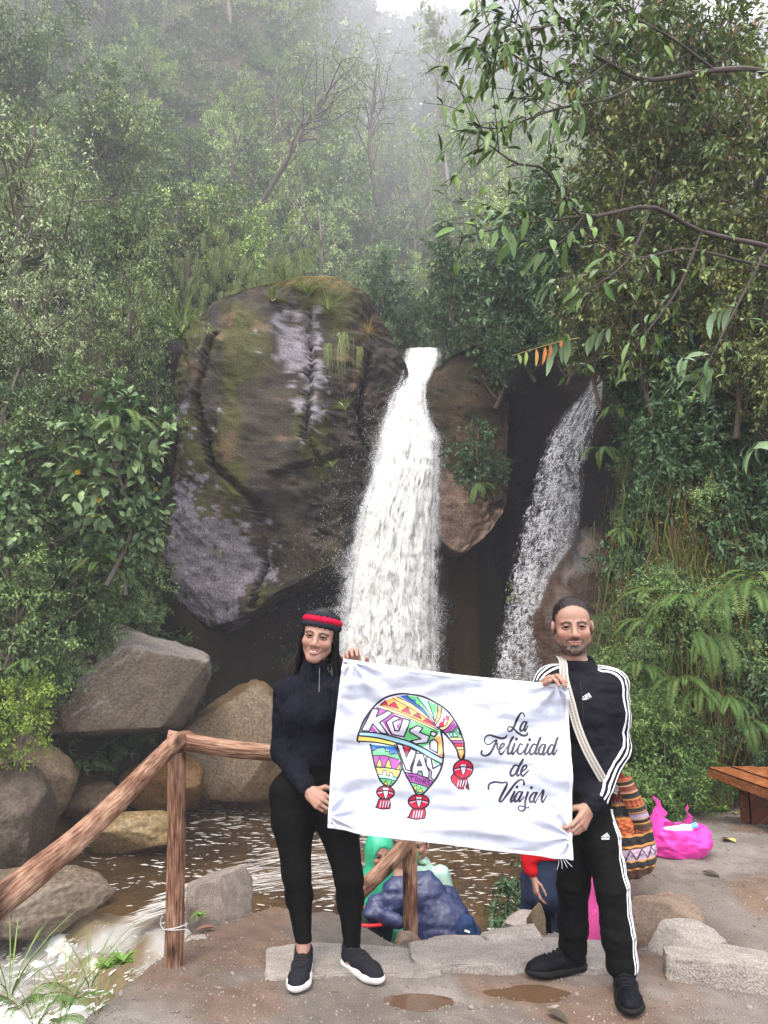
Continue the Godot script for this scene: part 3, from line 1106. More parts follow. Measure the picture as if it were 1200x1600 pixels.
func plant(called: String, kind: Array, label: String, category: String, where: Vector3, size: float, turn: float, group := "", leaf_mat: Material = null, lean := Vector3.ZERO) -> Node3D:
	var o := thing(called, label, category, where, group)
	var b := Basis(Vector3.UP, turn)
	if lean != Vector3.ZERO:
		b = Basis(lean.cross(Vector3.UP).normalized(), -lean.length()) * b
	o.basis = b.scaled(Vector3.ONE * size)
	part("trunk", kind[0], M.bark, o)
	part("crown", kind[1], leaf_mat if leaf_mat else M.leaf, o)
	return o


func on_slope(x: float, z: float) -> Vector3:
	return Vector3(x, slope_height(x, z), z)


func make_forest() -> void:
	var g := [Color(0.085, 0.13, 0.03), Color(0.20, 0.27, 0.075)]
	var dark := [Color(0.045, 0.085, 0.028), Color(0.12, 0.19, 0.06)]
	var pale := [Color(0.14, 0.19, 0.06), Color(0.27, 0.33, 0.12)]
	var kinds := [
		tree_kind(301, {"h": 5.5, "limbs": 26, "twigs": 7, "leaves": 30, "leaf": 0.11, "wide": 0.045, "cols": g, "radius": Vector3(2.0, 2.3, 2.0), "centre": Vector3(0, 3.1, 0)}),
		tree_kind(302, {"h": 5.0, "limbs": 24, "twigs": 7, "leaves": 32, "leaf": 0.13, "wide": 0.06, "cols": dark, "radius": Vector3(2.2, 2.0, 2.2), "centre": Vector3(0, 2.7, 0)}),
		tree_kind(303, {"h": 6.5, "limbs": 18, "twigs": 7, "leaves": 26, "leaf": 0.10, "wide": 0.04, "cols": pale, "radius": Vector3(2.2, 2.4, 2.2), "centre": Vector3(0, 4.2, 0), "bark": Color(0.16, 0.14, 0.12)}),
		tree_kind(304, {"h": 4.2, "limbs": 22, "twigs": 7, "leaves": 30, "leaf": 0.15, "wide": 0.05, "cols": [Color(0.075, 0.13, 0.045), Color(0.17, 0.24, 0.085)], "radius": Vector3(1.9, 1.7, 1.9), "centre": Vector3(0, 2.2, 0), "droop": 0.6}),
	]
	var tints := [leafy(0.45, 0.5, Color(1.75, 1.7, 1.55)), leafy(0.45, 0.5, Color(1.5, 1.6, 1.3)), leafy(0.45, 0.5, Color(1.95, 1.75, 1.45)), leafy(0.5, 0.5, Color(1.5, 1.6, 1.6))]
	var words := [["leafy green tree", "green trees on the slope"], ["dense dark tree", "dark trees on the slope"], ["airy pale tree", "pale trees on the slope"], ["low drooping bushy tree", "bushy trees on the slope"]]
	var zones := ["beyond the feathery trees", "above the boulder's grassy bank", "above the crown of the huge boulder", "above the waterfall's notch", "behind the overhanging branches"]
	var ranks := ["in the lowest row", "in the second row up", "in the third row up", "in the fourth row up", "in the fifth row up", "in the sixth row up", "in the seventh row up", "in the topmost row"]
	var r := rng(21)
	var rows := [[18.6, 2.0], [20.6, 2.1], [23.0, 2.3], [26.0, 2.5], [29.5, 2.8], [33.5, 3.2], [38.0, 3.6], [43.0, 4.2]]
	var rank := -1
	for row in rows:
		rank += 1
		var d0: float = row[0]
		var x := -d0 * 0.62
		while x < d0 * 0.42:
			var px := x + r.randf_range(-0.7, 0.7)
			var d := d0 + r.randf_range(-0.9, 0.9)
			x += row[1] * r.randf_range(0.8, 1.2)
			var k := r.randi() % 4
			var roll := r.randf_range(0.8, 1.25)
			var turn := r.randf() * TAU
			if d < 21.5 and absf(px - 0.9) < 1.2:
				continue
			var p := on_slope(px, -d)
			var view := 600.0 + px / d * 1010.0
			var zone := 0 if view < 170.0 else 1 if view < 390.0 else 2 if view < 580.0 else 3 if view < 760.0 else 4
			plant("slope_tree", kinds[k], "%s %s, %s" % [words[k][0], zones[zone], ranks[rank]], "tree", p - Vector3(0, 0.3, 0), roll * lerpf(0.75, 1.35, sm(18.0, 43.0, d)), turn, words[k][1], tints[r.randi() % 4], Vector3(r.randfn() * 0.06, 0, 0.12))
	# single trees that stand out
	var tall := tree_kind(310, {"h": 13.0, "limbs": 15, "twigs": 7, "leaves": 26, "leaf": 0.17, "wide": 0.07, "cols": pale, "radius": Vector3(1.5, 2.6, 1.5), "centre": Vector3(0.1, 11.0, 0), "trunk": 0.13, "bark": Color(0.17, 0.15, 0.14), "twig": 0.2})
	plant("tall_tree", tall, "tall slender tree with a small crown standing in the mist against the mountain", "tree", at(697, 410, 31.0), 1.0, 0.4)
	var bare := tree_kind(311, {"h": 6.0, "limbs": 17, "twigs": 6, "leaves": 20, "leaf": 0.11, "wide": 0.045, "cols": pale, "radius": Vector3(2.6, 2.4, 2.0), "centre": Vector3(0.6, 4.4, 0), "trunk": 0.10, "bark": Color(0.075, 0.06, 0.055)})
	plant("thin_tree", bare, "thinly leaved tree with dark forking branches at the top of the slope", "tree", at(425, 290, 26.0), 0.8, 0.4)
	plant("thin_tree", bare, "crooked pale limbed tree in the hazy middle of the slope", "tree", at(590, 300, 28.0), 1.0, 4.4)
	plant("thin_tree", bare, "slanting bare branched tree above the left edge of the mossy boulder", "tree", at(420, 300, 21.0), 0.8, 5.4, "", null, Vector3(0.5, 0, 0))
	# far wooded mountain, too far to tell its trees apart
	var far := tree_kind(320, {"h": 5.0, "limbs": 20, "twigs": 6, "leaves": 9, "leaf": 0.5, "wide": 0.26, "cols": [Color(0.09, 0.13, 0.05), Color(0.22, 0.26, 0.12)], "radius": Vector3(2.6, 2.3, 2.6), "centre": Vector3(0, 2.4, 0)})
	var places: Array[Transform3D] = []
	for i in 1700:
		var d := 46.0 + 44.0 * sqrt(r.randf())
		var x := r.randf_range(-0.6, 0.45) * d
		var p := on_slope(x, -d)
		places.append(Transform3D(Basis(Vector3.UP, r.randf() * TAU).scaled(Vector3.ONE * r.randf_range(0.55, 1.3)), p - Vector3(0, 0.8, 0)))
	scatter("mountain_forest", far[1], M.far_leaf, places, "hazy forest covering the far mountainside under the white sky", "forest")
	# undergrowth that clothes the slopes
	var under := tree_kind(330, {"h": 1.2, "limbs": 14, "twigs": 5, "leaves": 16, "leaf": 0.11, "wide": 0.042, "cols": dark, "radius": Vector3(0.8, 0.55, 0.8), "centre": Vector3(0, 0.4, 0), "droop": 0.5})
	places = []
	for i in 2600:
		var d := 9.0 + 36.0 * pow(r.randf(), 1.4)
		var x := r.randf_range(-0.62, 0.5) * d
		var h := slope_height(x, -d)
		if h < -0.6 or (x > 1.0 and d < 16.0):
			continue
		places.append(Transform3D(Basis(Vector3.UP, r.randf() * TAU).scaled(Vector3.ONE * r.randf_range(0.6, 1.5)), Vector3(x, h - 0.1, -d)))
	scatter("undergrowth", under[1], M.leaf, places, "dark green undergrowth clothing the slopes between the trees", "undergrowth")


# ---------------------------------------------------------------- plants of the two banks
func frond(s: int, length: float, pairs: int, pinna: float, arch: float, c0: Color, c1: Color) -> ArrayMesh:
	var r := rng(s)
	var m := Mesher.new()
	var pts := PackedVector3Array()
	for i in 15:
		var t := i / 14.0
		pts.append(Vector3(0.05 * sin(t * 3.0 + s) * length, length * (0.55 * t - arch * t * t), length * t * (1.0 - 0.22 * t)))
	tube(m, pts, 0.006, 0.002, 3, Color(0.12, 0.09, 0.03), 0.0, false)
	for i in pairs:
		var t := 0.1 + 0.9 * float(i) / (pairs - 1)
		var k := minf(int(t * 14.0), 13)
		var p := pts[k].lerp(pts[k + 1], t * 14.0 - k)
		var d := (pts[k + 1] - pts[k]).normalized()
		var up := d.cross(Vector3.RIGHT).normalized() * -1.0
		if up.y < 0.0:
			up = -up
		var l := pinna * (0.35 + 0.65 * sin(PI * clampf(t * 0.8 + 0.22, 0.0, 1.0))) * (1.0 if t < 0.85 else (1.02 - t) * 6.0)
		for e: float in [-1.0, 1.0]:
			var dir := (Vector3.RIGHT * e + d * 0.38 - up * r.randf_range(0.1, 0.35)).normalized()
			leaf(m, p, dir, up, l * r.randf_range(0.88, 1.1), minf(0.62 * length / pairs, l * 0.2), c0.lerp(c1, clampf(t * 0.7 + r.randf() * 0.35, 0.0, 1.0)), 0.12)
	return m.done(false)


var frond_kinds := []


func fern(label: String, where: Vector3, count: int, size: float, face: float, spread: float, droop: float, s: int, category := "fern", group := "") -> Node3D:
	var r := rng(s)
	var o := thing("fern", label, category, where, group)
	for i in count:
		var f := part("frond", frond_kinds[(i + s) % frond_kinds.size()], M.fern, o)
		var a := face + (float(i) / maxf(count - 1.0, 1.0) - 0.5) * spread + r.randf_range(-0.15, 0.15)
		f.basis = (Basis(Vector3.UP, a) * Basis(Vector3.RIGHT, droop + r.randf_range(-0.3, 0.35))).scaled(Vector3.ONE * size * r.randf_range(0.75, 1.15))
	return o


# tufts of strap leaves: bromeliads, sedges, hanging grass
func tuft(s: int, count: int, length: float, width: float, spread: float, droop: float, c0: Color, c1: Color) -> ArrayMesh:
	var r := rng(s)
	var m := Mesher.new()
	for i in count:
		var a := r.randf() * TAU
		var d := (Vector3(cos(a), 0, sin(a)) * spread * r.randf_range(0.3, 1.0) + Vector3.UP).normalized()
		var up := (Vector3.UP - d * d.y + Vector3(cos(a), 0, sin(a)) * -0.4).normalized()
		blade(m, Vector3(cos(a), 0, sin(a)) * length * 0.04, d, up, length * r.randf_range(0.6, 1.15), width * r.randf_range(0.7, 1.2), c0.lerp(c1, r.randf()), droop * r.randf_range(0.6, 1.5), 0.25, 5, 0.4)
	return m.done(false)


func crowned(called: String, kind: Array, centre: Vector3, label: String, category: String, crown_at: Vector3, size: float, turn: float, leaf_mat: Material = null) -> Node3D:
	return plant(called, kind, label, category, crown_at - Basis(Vector3.UP, turn) * centre * size, size, turn, "", leaf_mat)


func make_banks() -> void:
	var r := rng(31)
	# --- left-hand bank
	var c := Vector3(0, 4.6, 0)
	var feather := tree_kind(401, {"h": 7.0, "limbs": 34, "twigs": 8, "leaves": 34, "leaf": 0.12, "wide": 0.03, "cols": [Color(0.13, 0.18, 0.075), Color(0.26, 0.32, 0.15)], "radius": Vector3(1.9, 1.9, 1.9), "centre": c, "droop": 0.7, "twig": 0.2})
	crowned("feathery_tree", feather, c, "large feathery grey green tree leaning out from the steep bank at the picture's edge", "tree", at(50, 250, 14.0), 1.0, 0.0)
	crowned("feathery_tree", feather, c, "feathery bamboo-like bush arching below the large grey green tree", "tree", at(75, 480, 12.8), 0.62, 2.0)
	crowned("feathery_tree", feather, c, "feathery light green bush reaching toward the huge boulder's upper edge", "tree", at(195, 470, 13.4), 0.62, 3.6, leafy(0.45, 0.4, Color(0.85, 0.95, 0.7)))
	c = Vector3(0, 2.6, 0)
	var thicket := tree_kind(402, {"h": 4.5, "limbs": 34, "twigs": 8, "leaves": 30, "leaf": 0.11, "wide": 0.05, "cols": [Color(0.045, 0.085, 0.028), Color(0.12, 0.19, 0.055)], "radius": Vector3(1.7, 1.6, 1.7), "centre": c})
	crowned("leafy_tree", thicket, c, "dense dark leafy tree on the bank below the feathery bushes", "tree", at(40, 640, 11.6), 0.75, 0.5)
	crowned("leafy_tree", thicket, c, "dark tree filling the shade above the overhanging tan boulder", "tree", at(85, 830, 11.2), 0.75, 1.5)
	crowned("leafy_tree", thicket, c, "shaded tree wedged between the broad leaved shrub and the huge boulder", "tree", at(235, 600, 14.6), 0.62, 2.5)
	crowned("leafy_tree", thicket, c, "dark leafy tree hanging over the gap beside the huge boulder", "tree", at(215, 850, 14.2), 0.6, 2.9)
	crowned("leafy_tree", thicket, c, "leafy tree crowding the upper corner of the slope", "tree", at(40, 60, 19.0), 1.1, 4.5)
	crowned("leafy_tree", thicket, c, "leafy tree above the feathery tree's shoulder", "tree", at(190, 200, 19.0), 1.0, 5.5, leafy(0.42, 0.4, Color(1.3, 1.2, 1.1)))
	crowned("leafy_tree", thicket, c, "rounded leafy tree directly over the grassy top of the bank", "tree", at(300, 330, 18.5), 0.9, 0.9, leafy(0.42, 0.4, Color(1.5, 1.4, 1.3)))
	crowned("leafy_tree", thicket, c, "grey green rounded shrub in front of the slope's lower trees", "shrub", at(205, 340, 15.5), 0.6, 3.9, leafy(0.42, 0.4, Color(1.6, 1.5, 1.7)))
	c = Vector3(0, 1.5, 0)
	var broad := tree_kind(403, {"h": 2.6, "limbs": 26, "twigs": 6, "leaves": 7, "leaf": 0.20, "wide": 0.12, "big": true, "cols": [Color(0.055, 0.11, 0.04), Color(0.14, 0.22, 0.075)], "radius": Vector3(1.05, 0.95, 0.9), "centre": c, "odd": 0.012, "odd_col": Color(0.42, 0.28, 0.03)})
	crowned("broad_leaved_shrub", broad, c, "broad leaved glossy shrub with a few yellow leaves beside the huge boulder", "shrub", at(180, 690, 10.8), 1.0, 0.0, M.leaf_wet)
	crowned("broad_leaved_shrub", broad, c, "drooping broad leaved shrub touching the pale scar of the boulder", "shrub", at(205, 770, 11.0), 0.72, 2.2, M.leaf_wet)
	crowned("broad_leaved_shrub", broad, c, "broad leaved shrub low at the picture's edge", "shrub", at(25, 760, 10.4), 0.6, 4.2)
	c = Vector3(0, 0.8, 0)
	var small := tree_kind(404, {"h": 1.5, "limbs": 30, "twigs": 7, "leaves": 22, "leaf": 0.075, "wide": 0.032, "cols": [Color(0.055, 0.11, 0.03), Color(0.14, 0.22, 0.06)], "radius": Vector3(0.85, 0.6, 0.8), "centre": c, "droop": 0.3, "fluff": 0.14})
	var spots := [[90, 910, 11.6, 1.1, "spreading small leaved bush above the overhanging boulder"], [165, 930, 12.2, 0.95, "soft feathery bush growing on top of the overhanging boulder"], [60, 1000, 11.0, 0.95, "bush hanging down the bank beside the overhanging boulder"], [28, 1100, 10.2, 0.72, "bright yellow green creeper at the lower edge of the bank"], [70, 1045, 11.0, 0.6, "tangled bush on the shoulder of the overhanging boulder"], [235, 945, 13.6, 0.45, "little green plant tucked under the huge boulder"], [18, 900, 10.4, 0.9, "dim bush at the picture's edge under the dark trees"]]
	for s in spots:
		crowned("bush", small, c, s[4], "bush", at(s[0], s[1], s[2]), s[3], s[0] * 0.1, leafy(0.4, 0.45, Color(1.6, 1.5, 0.7)) if s[1] == 1100 else M.leaf)
	# --- plants on the rocks
	var strap := tuft(41, 46, 0.55, 0.035, 1.1, 0.5, Color(0.10, 0.15, 0.03), Color(0.20, 0.24, 0.07))
	var rusty := tuft(42, 30, 0.5, 0.035, 1.2, 0.6, Color(0.15, 0.19, 0.05), Color(0.30, 0.13, 0.06))
	var weep := Mesher.new()
	for i in 56:
		var a := r.randf() * TAU
		var l := r.randf_range(0.2, 1.0)
		var q := []
		var o := Vector3(cos(a) * 0.15, 0, sin(a) * 0.15 + 0.06) * r.randf_range(0.4, 1.2)
		for j in 5:
			var t := j / 4.0
			q.append(Vector3(r.randfn() * 0.03, 0, r.randfn() * 0.03) + o * sqrt(t) + Vector3.UP * l * (0.35 * t - 1.1 * t * t))
		var line := curve(q, 6)
		var b := weep.v.size()
		var col := Color(0.08, 0.125, 0.035).lerp(Color(0.20, 0.20, 0.085), pow(r.randf(), 1.5))
		for j in 7:
			var s := Vector3(-sin(a), 0.2, cos(a)) * 0.007 * (1.0 - j / 6.5)
			for e: float in [-1.0, 1.0]:
				weep.v.append(line[j] + s * e)
				weep.c.append(col)
		for j in 6:
			weep.quad(b + j * 2, b + j * 2 + 1, b + j * 2 + 3, b + j * 2 + 2)
	var hang := weep.done()
	var tufts := [[285, 515, 14.9, 1.3, 0, "spiky yellow green rosette at the huge boulder's upper left corner"], [482, 462, 15.2, 0.8, 0, "pale spiky rosette on the crest of the huge boulder"], [512, 482, 14.9, 0.7, 0, "silvery rosette just under the boulder's crest"], [552, 455, 15.5, 0.4, 1, "small yellow rosette on the boulder's mossy crown"], [425, 470, 15.0, 0.7, 0, "straggling grass clump on the boulder's left shoulder"], [535, 525, 14.4, 1.35, 2, "long tuft of pale grass hanging down the boulder's face"], [515, 540, 14.5, 1.0, 2, "thin grass tuft hanging next to the long pale tuft"], [560, 545, 14.6, 0.9, 2, "short grass tuft near the waterfall's lip"], [575, 520, 14.8, 0.6, 1, "reddish rosette near the boulder's right shoulder"], [540, 640, 14.3, 0.6, 0, "dark leafy clump in a crevice of the boulder below the hanging grass"], [520, 730, 14.3, 0.4, 0, "tiny green clump on the bare middle of the boulder"], [345, 860, 14.2, 0.3, 2, "wisp of grass on the boulder's lower face"], [445, 450, 16.2, 0.9, 0, "grass clump behind the boulder's crest"]]
	for t in tufts:
		var o := thing("grass_tuft", t[5], "plant", at(t[0], t[1], t[2]))
		o.rotation = Vector3(0.4 if t[4] != 2 else 0.0, t[0] * 0.3 if t[4] != 2 else r.randf_range(-0.4, 0.4), 0)
		part("leaves", [strap, rusty, hang][t[4]], M.leaf, o).scale = Vector3.ONE * float(t[3])
	# grassy overhang above the boulder
	var places: Array[Transform3D] = []
	var gn := noise(44, 0.011, 3)
	for i in 620:
		var gx := r.randf_range(225, 500)
		var gy := r.randf_range(330, 505)
		if Vector2((gx - 365.0) / 150.0, (gy - 425.0) / 85.0).length() > 0.85 + 0.9 * gn.get_noise_2d(gx, gy) or r.randf() < 0.35:
			continue
		var p := at(gx, gy, 17.6 - (gy - 330.0) * 0.008 + r.randf_range(-0.3, 0.3))
		places.append(Transform3D(Basis.from_euler(Vector3(0.2, r.randf() * TAU, 0)).scaled(Vector3.ONE * r.randf_range(0.35, 0.85)), p))
	scatter("hanging_grass", hang, M.leaf_dull, places, "pale hanging grass and sedge covering the bank above the boulder", "grass")
	# --- shrubs on the rock shoulder between the falls, and over the hollow
	c = Vector3(0, 1.5, 0)
	var wet := tree_kind(405, {"h": 2.6, "limbs": 30, "twigs": 7, "leaves": 20, "leaf": 0.13, "wide": 0.05, "cols": [Color(0.035, 0.085, 0.03), Color(0.085, 0.16, 0.06)], "radius": Vector3(1.0, 0.9, 0.8), "centre": c, "droop": 0.5})
	crowned("shrub", wet, c, "fresh green shrub growing on the face of the tan rock shoulder", "shrub", at(738, 690, 14.5), 0.58, 0.3, M.leaf_wet)
	crowned("shrub", wet, c, "small shrub clinging to the dark side of the tan rock shoulder", "shrub", at(782, 722, 14.7), 0.3, 1.3, M.leaf_wet)
	var over := [[770, 470, 15.4, 1.15, "bluish green shrub overhanging the dark hollow"], [830, 420, 15.0, 1.2, "dense shrub in the mist above the dark hollow"], [880, 470, 13.6, 0.8, "glossy shrub hanging over the side fall's spring"], [720, 400, 17.0, 1.0, "hazy shrub at the notch of the main waterfall"], [790, 520, 14.4, 0.55, "dark shrub hanging from the roof of the hollow"], [900, 330, 11.5, 1.2, "tall shrub leaning from the vine covered wall"], [640, 470, 18.6, 0.8, "shrub behind the boulder's crown near the waterfall lip"], [585, 440, 18.8, 0.8, "pale shrub in the mist behind the boulder's crown"], [690, 470, 18.2, 0.7, "shrub right above the waterfall lip"], [975, 545, 10.2, 0.5, "shrub at the top of the wet mossy wall"], [815, 330, 16.0, 1.2, "grey green shrub rising behind the overhanging branches"]]
	for s in over:
		crowned("shrub", wet, c, s[4], "shrub", at(s[0], s[1], s[2]), s[3], s[0] * 0.17, [M.leaf, M.leaf_dull, M.leaf_wet][int(s[0]) % 3])
	make_right_wall(small, wet)


func make_right_wall(small: Array, wet: Array) -> void:
	var r := rng(33)
	# roots, dead stalks and vines hanging in curtains over the wall
	var kinds := []
	for k in 4:
		var m := Mesher.new()
		for i in 26:
			var p := Vector3(r.randfn() * 0.28, r.randf_range(-0.2, 0.3), r.randfn() * 0.12)
			var q := [p]
			for j in 4:
				p += Vector3(r.randfn() * 0.05, -r.randf_range(0.12, 0.34), r.randfn() * 0.05)
				q.append(p)
			var col := Color(0.05, 0.075, 0.02).lerp(Color(0.10, 0.13, 0.035), r.randf()) if k % 2 else Color(0.10, 0.052, 0.022).lerp(Color(0.06, 0.045, 0.03), r.randf()).lerp(Color(0.15, 0.12, 0.03), 0.5 * r.randf())
			tube(m, curve(q, 8), r.randf_range(0.003, 0.008), 0.002, 3, col, 0.0, false)
		for i in 170:
			var col := Color(0.085, 0.10, 0.018).lerp(Color(0.13, 0.075, 0.025), r.randf())
			leaf(m, Vector3(r.randfn() * 0.3, r.randf_range(-1.1, 0.2), r.randfn() * 0.12), Vector3(r.randfn(), r.randfn() - 1.2, r.randfn()).normalized(), Vector3(r.randfn(), 0.4, 1.0).normalized(), 0.05, 0.012, col)
		kinds.append(m.done(false))
	for k in 4:
		var places: Array[Transform3D] = []
		for i in 120:
			var p := wall_point(r, 0.15, 1.0)
			places.append(Transform3D(Basis(Vector3.UP, r.randf_range(-0.6, 0.6) + p[1]).scaled(Vector3.ONE * r.randf_range(0.6, 1.3)), p[0]))
		scatter("hanging_roots", kinds[k], M.plain, places, ["rusty brown roots and moss curtaining the rock wall behind the bench", "yellowish moss strands mixed into the root curtain", "fine dead stalks hanging over the rock wall", "dark trailing roots in the hollows of the rock wall"][k], "roots")
	# leaves of many small climbers
	var places: Array[Transform3D] = []
	for i in 420:
		var p := wall_point(r, 0.0, 1.0)
		if p[2] < 0.72 and r.randf() < 0.55:
			continue
		places.append(Transform3D(Basis.from_euler(Vector3(r.randf_range(0.2, 1.0), r.randf() * TAU, 0)).scaled(Vector3.ONE * r.randf_range(0.25, 0.6)), p[0] - Vector3(0, 0.25, 0)))
	scatter("wall_climbers", small[1], M.leaf, places, "small leaved climbers scattered over the rock wall", "climber")
	places = []
	for i in 330:
		var p := wall_point(r, 0.78, 1.25)
		places.append(Transform3D(Basis.from_euler(Vector3(r.randf_range(0.0, 0.8), r.randf() * TAU, 0)).scaled(Vector3.ONE * r.randf_range(0.35, 0.75)), p[0] - Vector3(0, 0.5, 0)))
	scatter("wall_shrubs", wet[1], M.leaf_wet, places, "glossy leaved shrubs matted along the top of the rock wall", "shrub")
	# bushes at the wall's foot
	var c := Vector3(0, 0.8, 0)
	var foot := [[1035, 1190, 7.1, 0.62, "bright green small leaved bush spilling onto the gravel behind the man"], [1000, 1120, 7.4, 0.5, "fine leaved bush at the man's shoulder height"], [1062, 1125, 7.3, 0.5, "ferny bush above the spilling bush"], [1020, 1240, 6.9, 0.36, "low edge of creeping green at the gravel"], [1075, 1230, 7.0, 0.34, "little bush next to the bench's shadow"], [975, 1050, 7.8, 0.5, "yellow green bush beside the man's head"], [1120, 1215, 7.4, 0.3, "small weeds growing behind the bench"]]
	for s in foot:
		crowned("bush", small, c, s[4], "bush", at(s[0], s[1], s[2]), s[3], s[0] * 0.3, leafy(0.4, 0.45, Color(0.95, 1.0, 0.8)))


# a random point just proud of the wall: [point, facing, height share]
func wall_point(r: RandomNumberGenerator, low: float, high: float) -> Array:
	var along := r.randf()
	var k := lerpf(low, high, r.randf())
	var x: float
	var z: float
	if along < 0.45:
		x = r.randf_range(1.9, 4.6)
		z = -7.15
	else:
		z = -lerpf(7.2, 13.5, r.randf())
		x = 1.95 + 0.2 * (-z - 7.2)
	var q := k * 2.0
	var p := Vector3(x + (q if along >= 0.45 else 0.0), 0.0, z - (q if along < 0.45 else 0.0))
	p.y = slope_height(p.x, p.z)
	return [p + Vector3(-0.12 if along >= 0.45 else 0.0, 0.0, 0.12), 0.0 if along < 0.45 else -1.2, k]


# ---------------------------------------------------------------- the tree that reaches in over the pool
func make_overhang() -> void:
	var r := rng(51)
	var t := thing("overhanging_tree", "tree with long pointed leaves whose crooked branches reach in over the pool", "tree", Vector3.ZERO)
	var wood := Color(0.055, 0.045, 0.04)
	var branches := [
		[[1330, 180, 6.6], [1200, 114, 6.3], [1117, 110, 6.0], [1012, 125, 5.6], [950, 98, 5.3], [912, 73, 5.1], [880, 33, 4.9], [846, -20, 4.8]],
		[[1012, 125, 5.6], [950, 154, 5.3], [867, 171, 5.0], [783, 200, 4.7], [730, 192, 4.6]],
		[[1340, 420, 6.6], [1200, 385, 6.4], [1096, 362, 6.1], [1017, 323, 5.7], [912, 337, 5.3], [854, 267, 5.0], [804, 254, 4.8], [750, 215, 4.6]],
		[[912, 337, 5.3], [850, 345, 5.1], [800, 352, 4.9], [715, 372, 4.7]],
		[[1340, 440, 6.8], [1200, 417, 6.6], [1075, 390, 6.2], [992, 402, 5.8], [905, 362, 5.4]],
		[[1117, 110, 6.0], [1050, 60, 5.6], [980, 20, 5.3], [930, -40, 5.1]],
		[[950, 98, 5.3], [900, 130, 5.1], [840, 110, 4.9], [790, 80, 4.7], [752, 95, 4.6]],
		[[880, 33, 4.9], [830, 45, 4.7], [785, 30, 4.6], [748, 50, 4.5]],
		[[1017, 323, 5.7], [985, 400, 5.6], [940, 440, 5.4], [905, 455, 5.3]],
		[[1096, 362, 6.1], [1060, 450, 6.0], [1010, 520, 5.9], [985, 560, 5.9]],
		[[1200, 385, 6.4], [1130, 520, 6.2], [1085, 610, 6.2]],
		[[912, 337, 5.3], [880, 375, 5.2], [835, 395, 5.0]],
	]
	var lines := []
	var k := 0
	for b in branches:
		var q := []
		for p in b:
			q.append(at(p[0], p[1], p[2]))
		var line := curve(q, 24)
		lines.append(line)
		var m := Mesher.new()
		var r0: float = [0.030, 0.014, 0.026, 0.010, 0.018, 0.014, 0.010, 0.009, 0.010, 0.012, 0.012, 0.008][k]
		tube(m, line, r0, 0.0035, 6, wood, 0.25)
		part("branch", m.done(false), M.bark, t)
		k += 1
	var m0 := Mesher.new()
	tube(m0, curve([Vector3(4.9, -0.4, -7.3), Vector3(4.6, 1.6, -7.0), Vector3(4.4, 3.6, -6.8), Vector3(4.2, 5.6, -6.6)], 12), 0.16, 0.07, 9, wood, 0.2)
	part("trunk", m0.done(false), M.bark, t)
	# leaves: each of the ones that can be picked out is a part of its own
	var shapes := []
	for i in 5:
		var m := Mesher.new()
		var g := Color(0.04, 0.085, 0.022).lerp(Color(0.10, 0.165, 0.045), i / 4.0)
		blade(m, Vector3.ZERO, Vector3(0, 0, 1), Vector3.UP, 0.20, 0.046, g, 0.22, 0.16, 6, 0.42)
		shapes.append(m.done(false))
	var yellow := Mesher.new()
	blade(yellow, Vector3.ZERO, Vector3(0, 0, 1), Vector3.UP, 0.15, 0.05, Color(0.45, 0.30, 0.03), 0.3, 0.2, 6)
	var dead := yellow.done(false)
	var count := 0
	for i in lines.size():
		var line: PackedVector3Array = lines[i]
		var from := 6 if i in [1, 3, 6, 7, 11] else 13
		var per := [34, 36, 30, 16, 12, 26, 40, 38, 8, 8, 8, 6][i] as int
		for j in per:
			var f := lerpf(from, 24.0, pow(r.randf(), 0.75))
			var a := mini(int(f), 23)
			var p := line[a].lerp(line[a + 1], f - a)
			# short twig end: leaves hang in whorls near tips
			var along := (line[a + 1] - line[a]).normalized()
			var off := Vector3(r.randfn(), r.randfn() * 0.8, r.randfn()) * 0.085
			var d := (along * 0.8 + off.normalized() * 0.9 + Vector3(-0.1, -0.75, 0.0)).normalized()
			var up := (Vector3(r.randfn() * 0.5, 1.0, 0.5 + r.randfn() * 0.5)).normalized()
			var b := Basis.looking_at(-d, up)
			var o := part("leaf", dead if r.randf() < 0.02 else shapes[r.randi() % 5], M.leaf_wet, t)
			o.transform = Transform3D(b.scaled(Vector3.ONE * r.randf_range(0.6, 1.15)), p + off)
			count += 1
	# side twigs with the leaves that cannot be told apart
	var twigs := Mesher.new()
	var mass := Mesher.new()
	for i in lines.size():
		var line: PackedVector3Array = lines[i]
		for j in [14, 14, 16, 10, 14, 14, 14, 14, 6, 9, 9, 6][i]:
			var a := r.randi_range(5, 23)
			var along := (line[a + 1] - line[a]).normalized()
			var d := (along * 0.7 + Vector3(r.randfn(), r.randfn() * 0.8 + 0.1, r.randfn()) * 0.6).normalized()
			var l := r.randf_range(0.25, 0.6)
			var q := curve([line[a], line[a] + d * l * 0.5, line[a] + d * l + Vector3.DOWN * l * 0.2], 6)
			tube(twigs, q, 0.0045, 0.002, 4, wood, 0.0, false)
			for k2 in (8 if i in [0, 1, 5, 6, 7] else 5):
				var p := q[r.randi_range(2, 6)]
				var ld := (d * 0.6 + Vector3(r.randfn(), r.randfn() - 0.5, r.randfn()) * 0.7).normalized()
				blade(mass, p, ld, (Vector3(r.randfn() * 0.5, 1.0, 0.5)).normalized(), r.randf_range(0.07, 0.16) * (1.0 if i in [0, 1, 5, 6, 7] else 0.7), 0.034, Color(0.04, 0.085, 0.022).lerp(Color(0.13, 0.19, 0.05), r.randf()), 0.25, 0.16, 4)
	part("twigs", twigs.done(false), M.bark, t).set_meta("kind", "stuff")
	part("leaves", mass.done(false), M.leaf_wet, t).set_meta("kind", "stuff")
	# the wall's own foliage behind it: bigger trees rooted on the wall
	var c := Vector3(0, 2.0, 0)
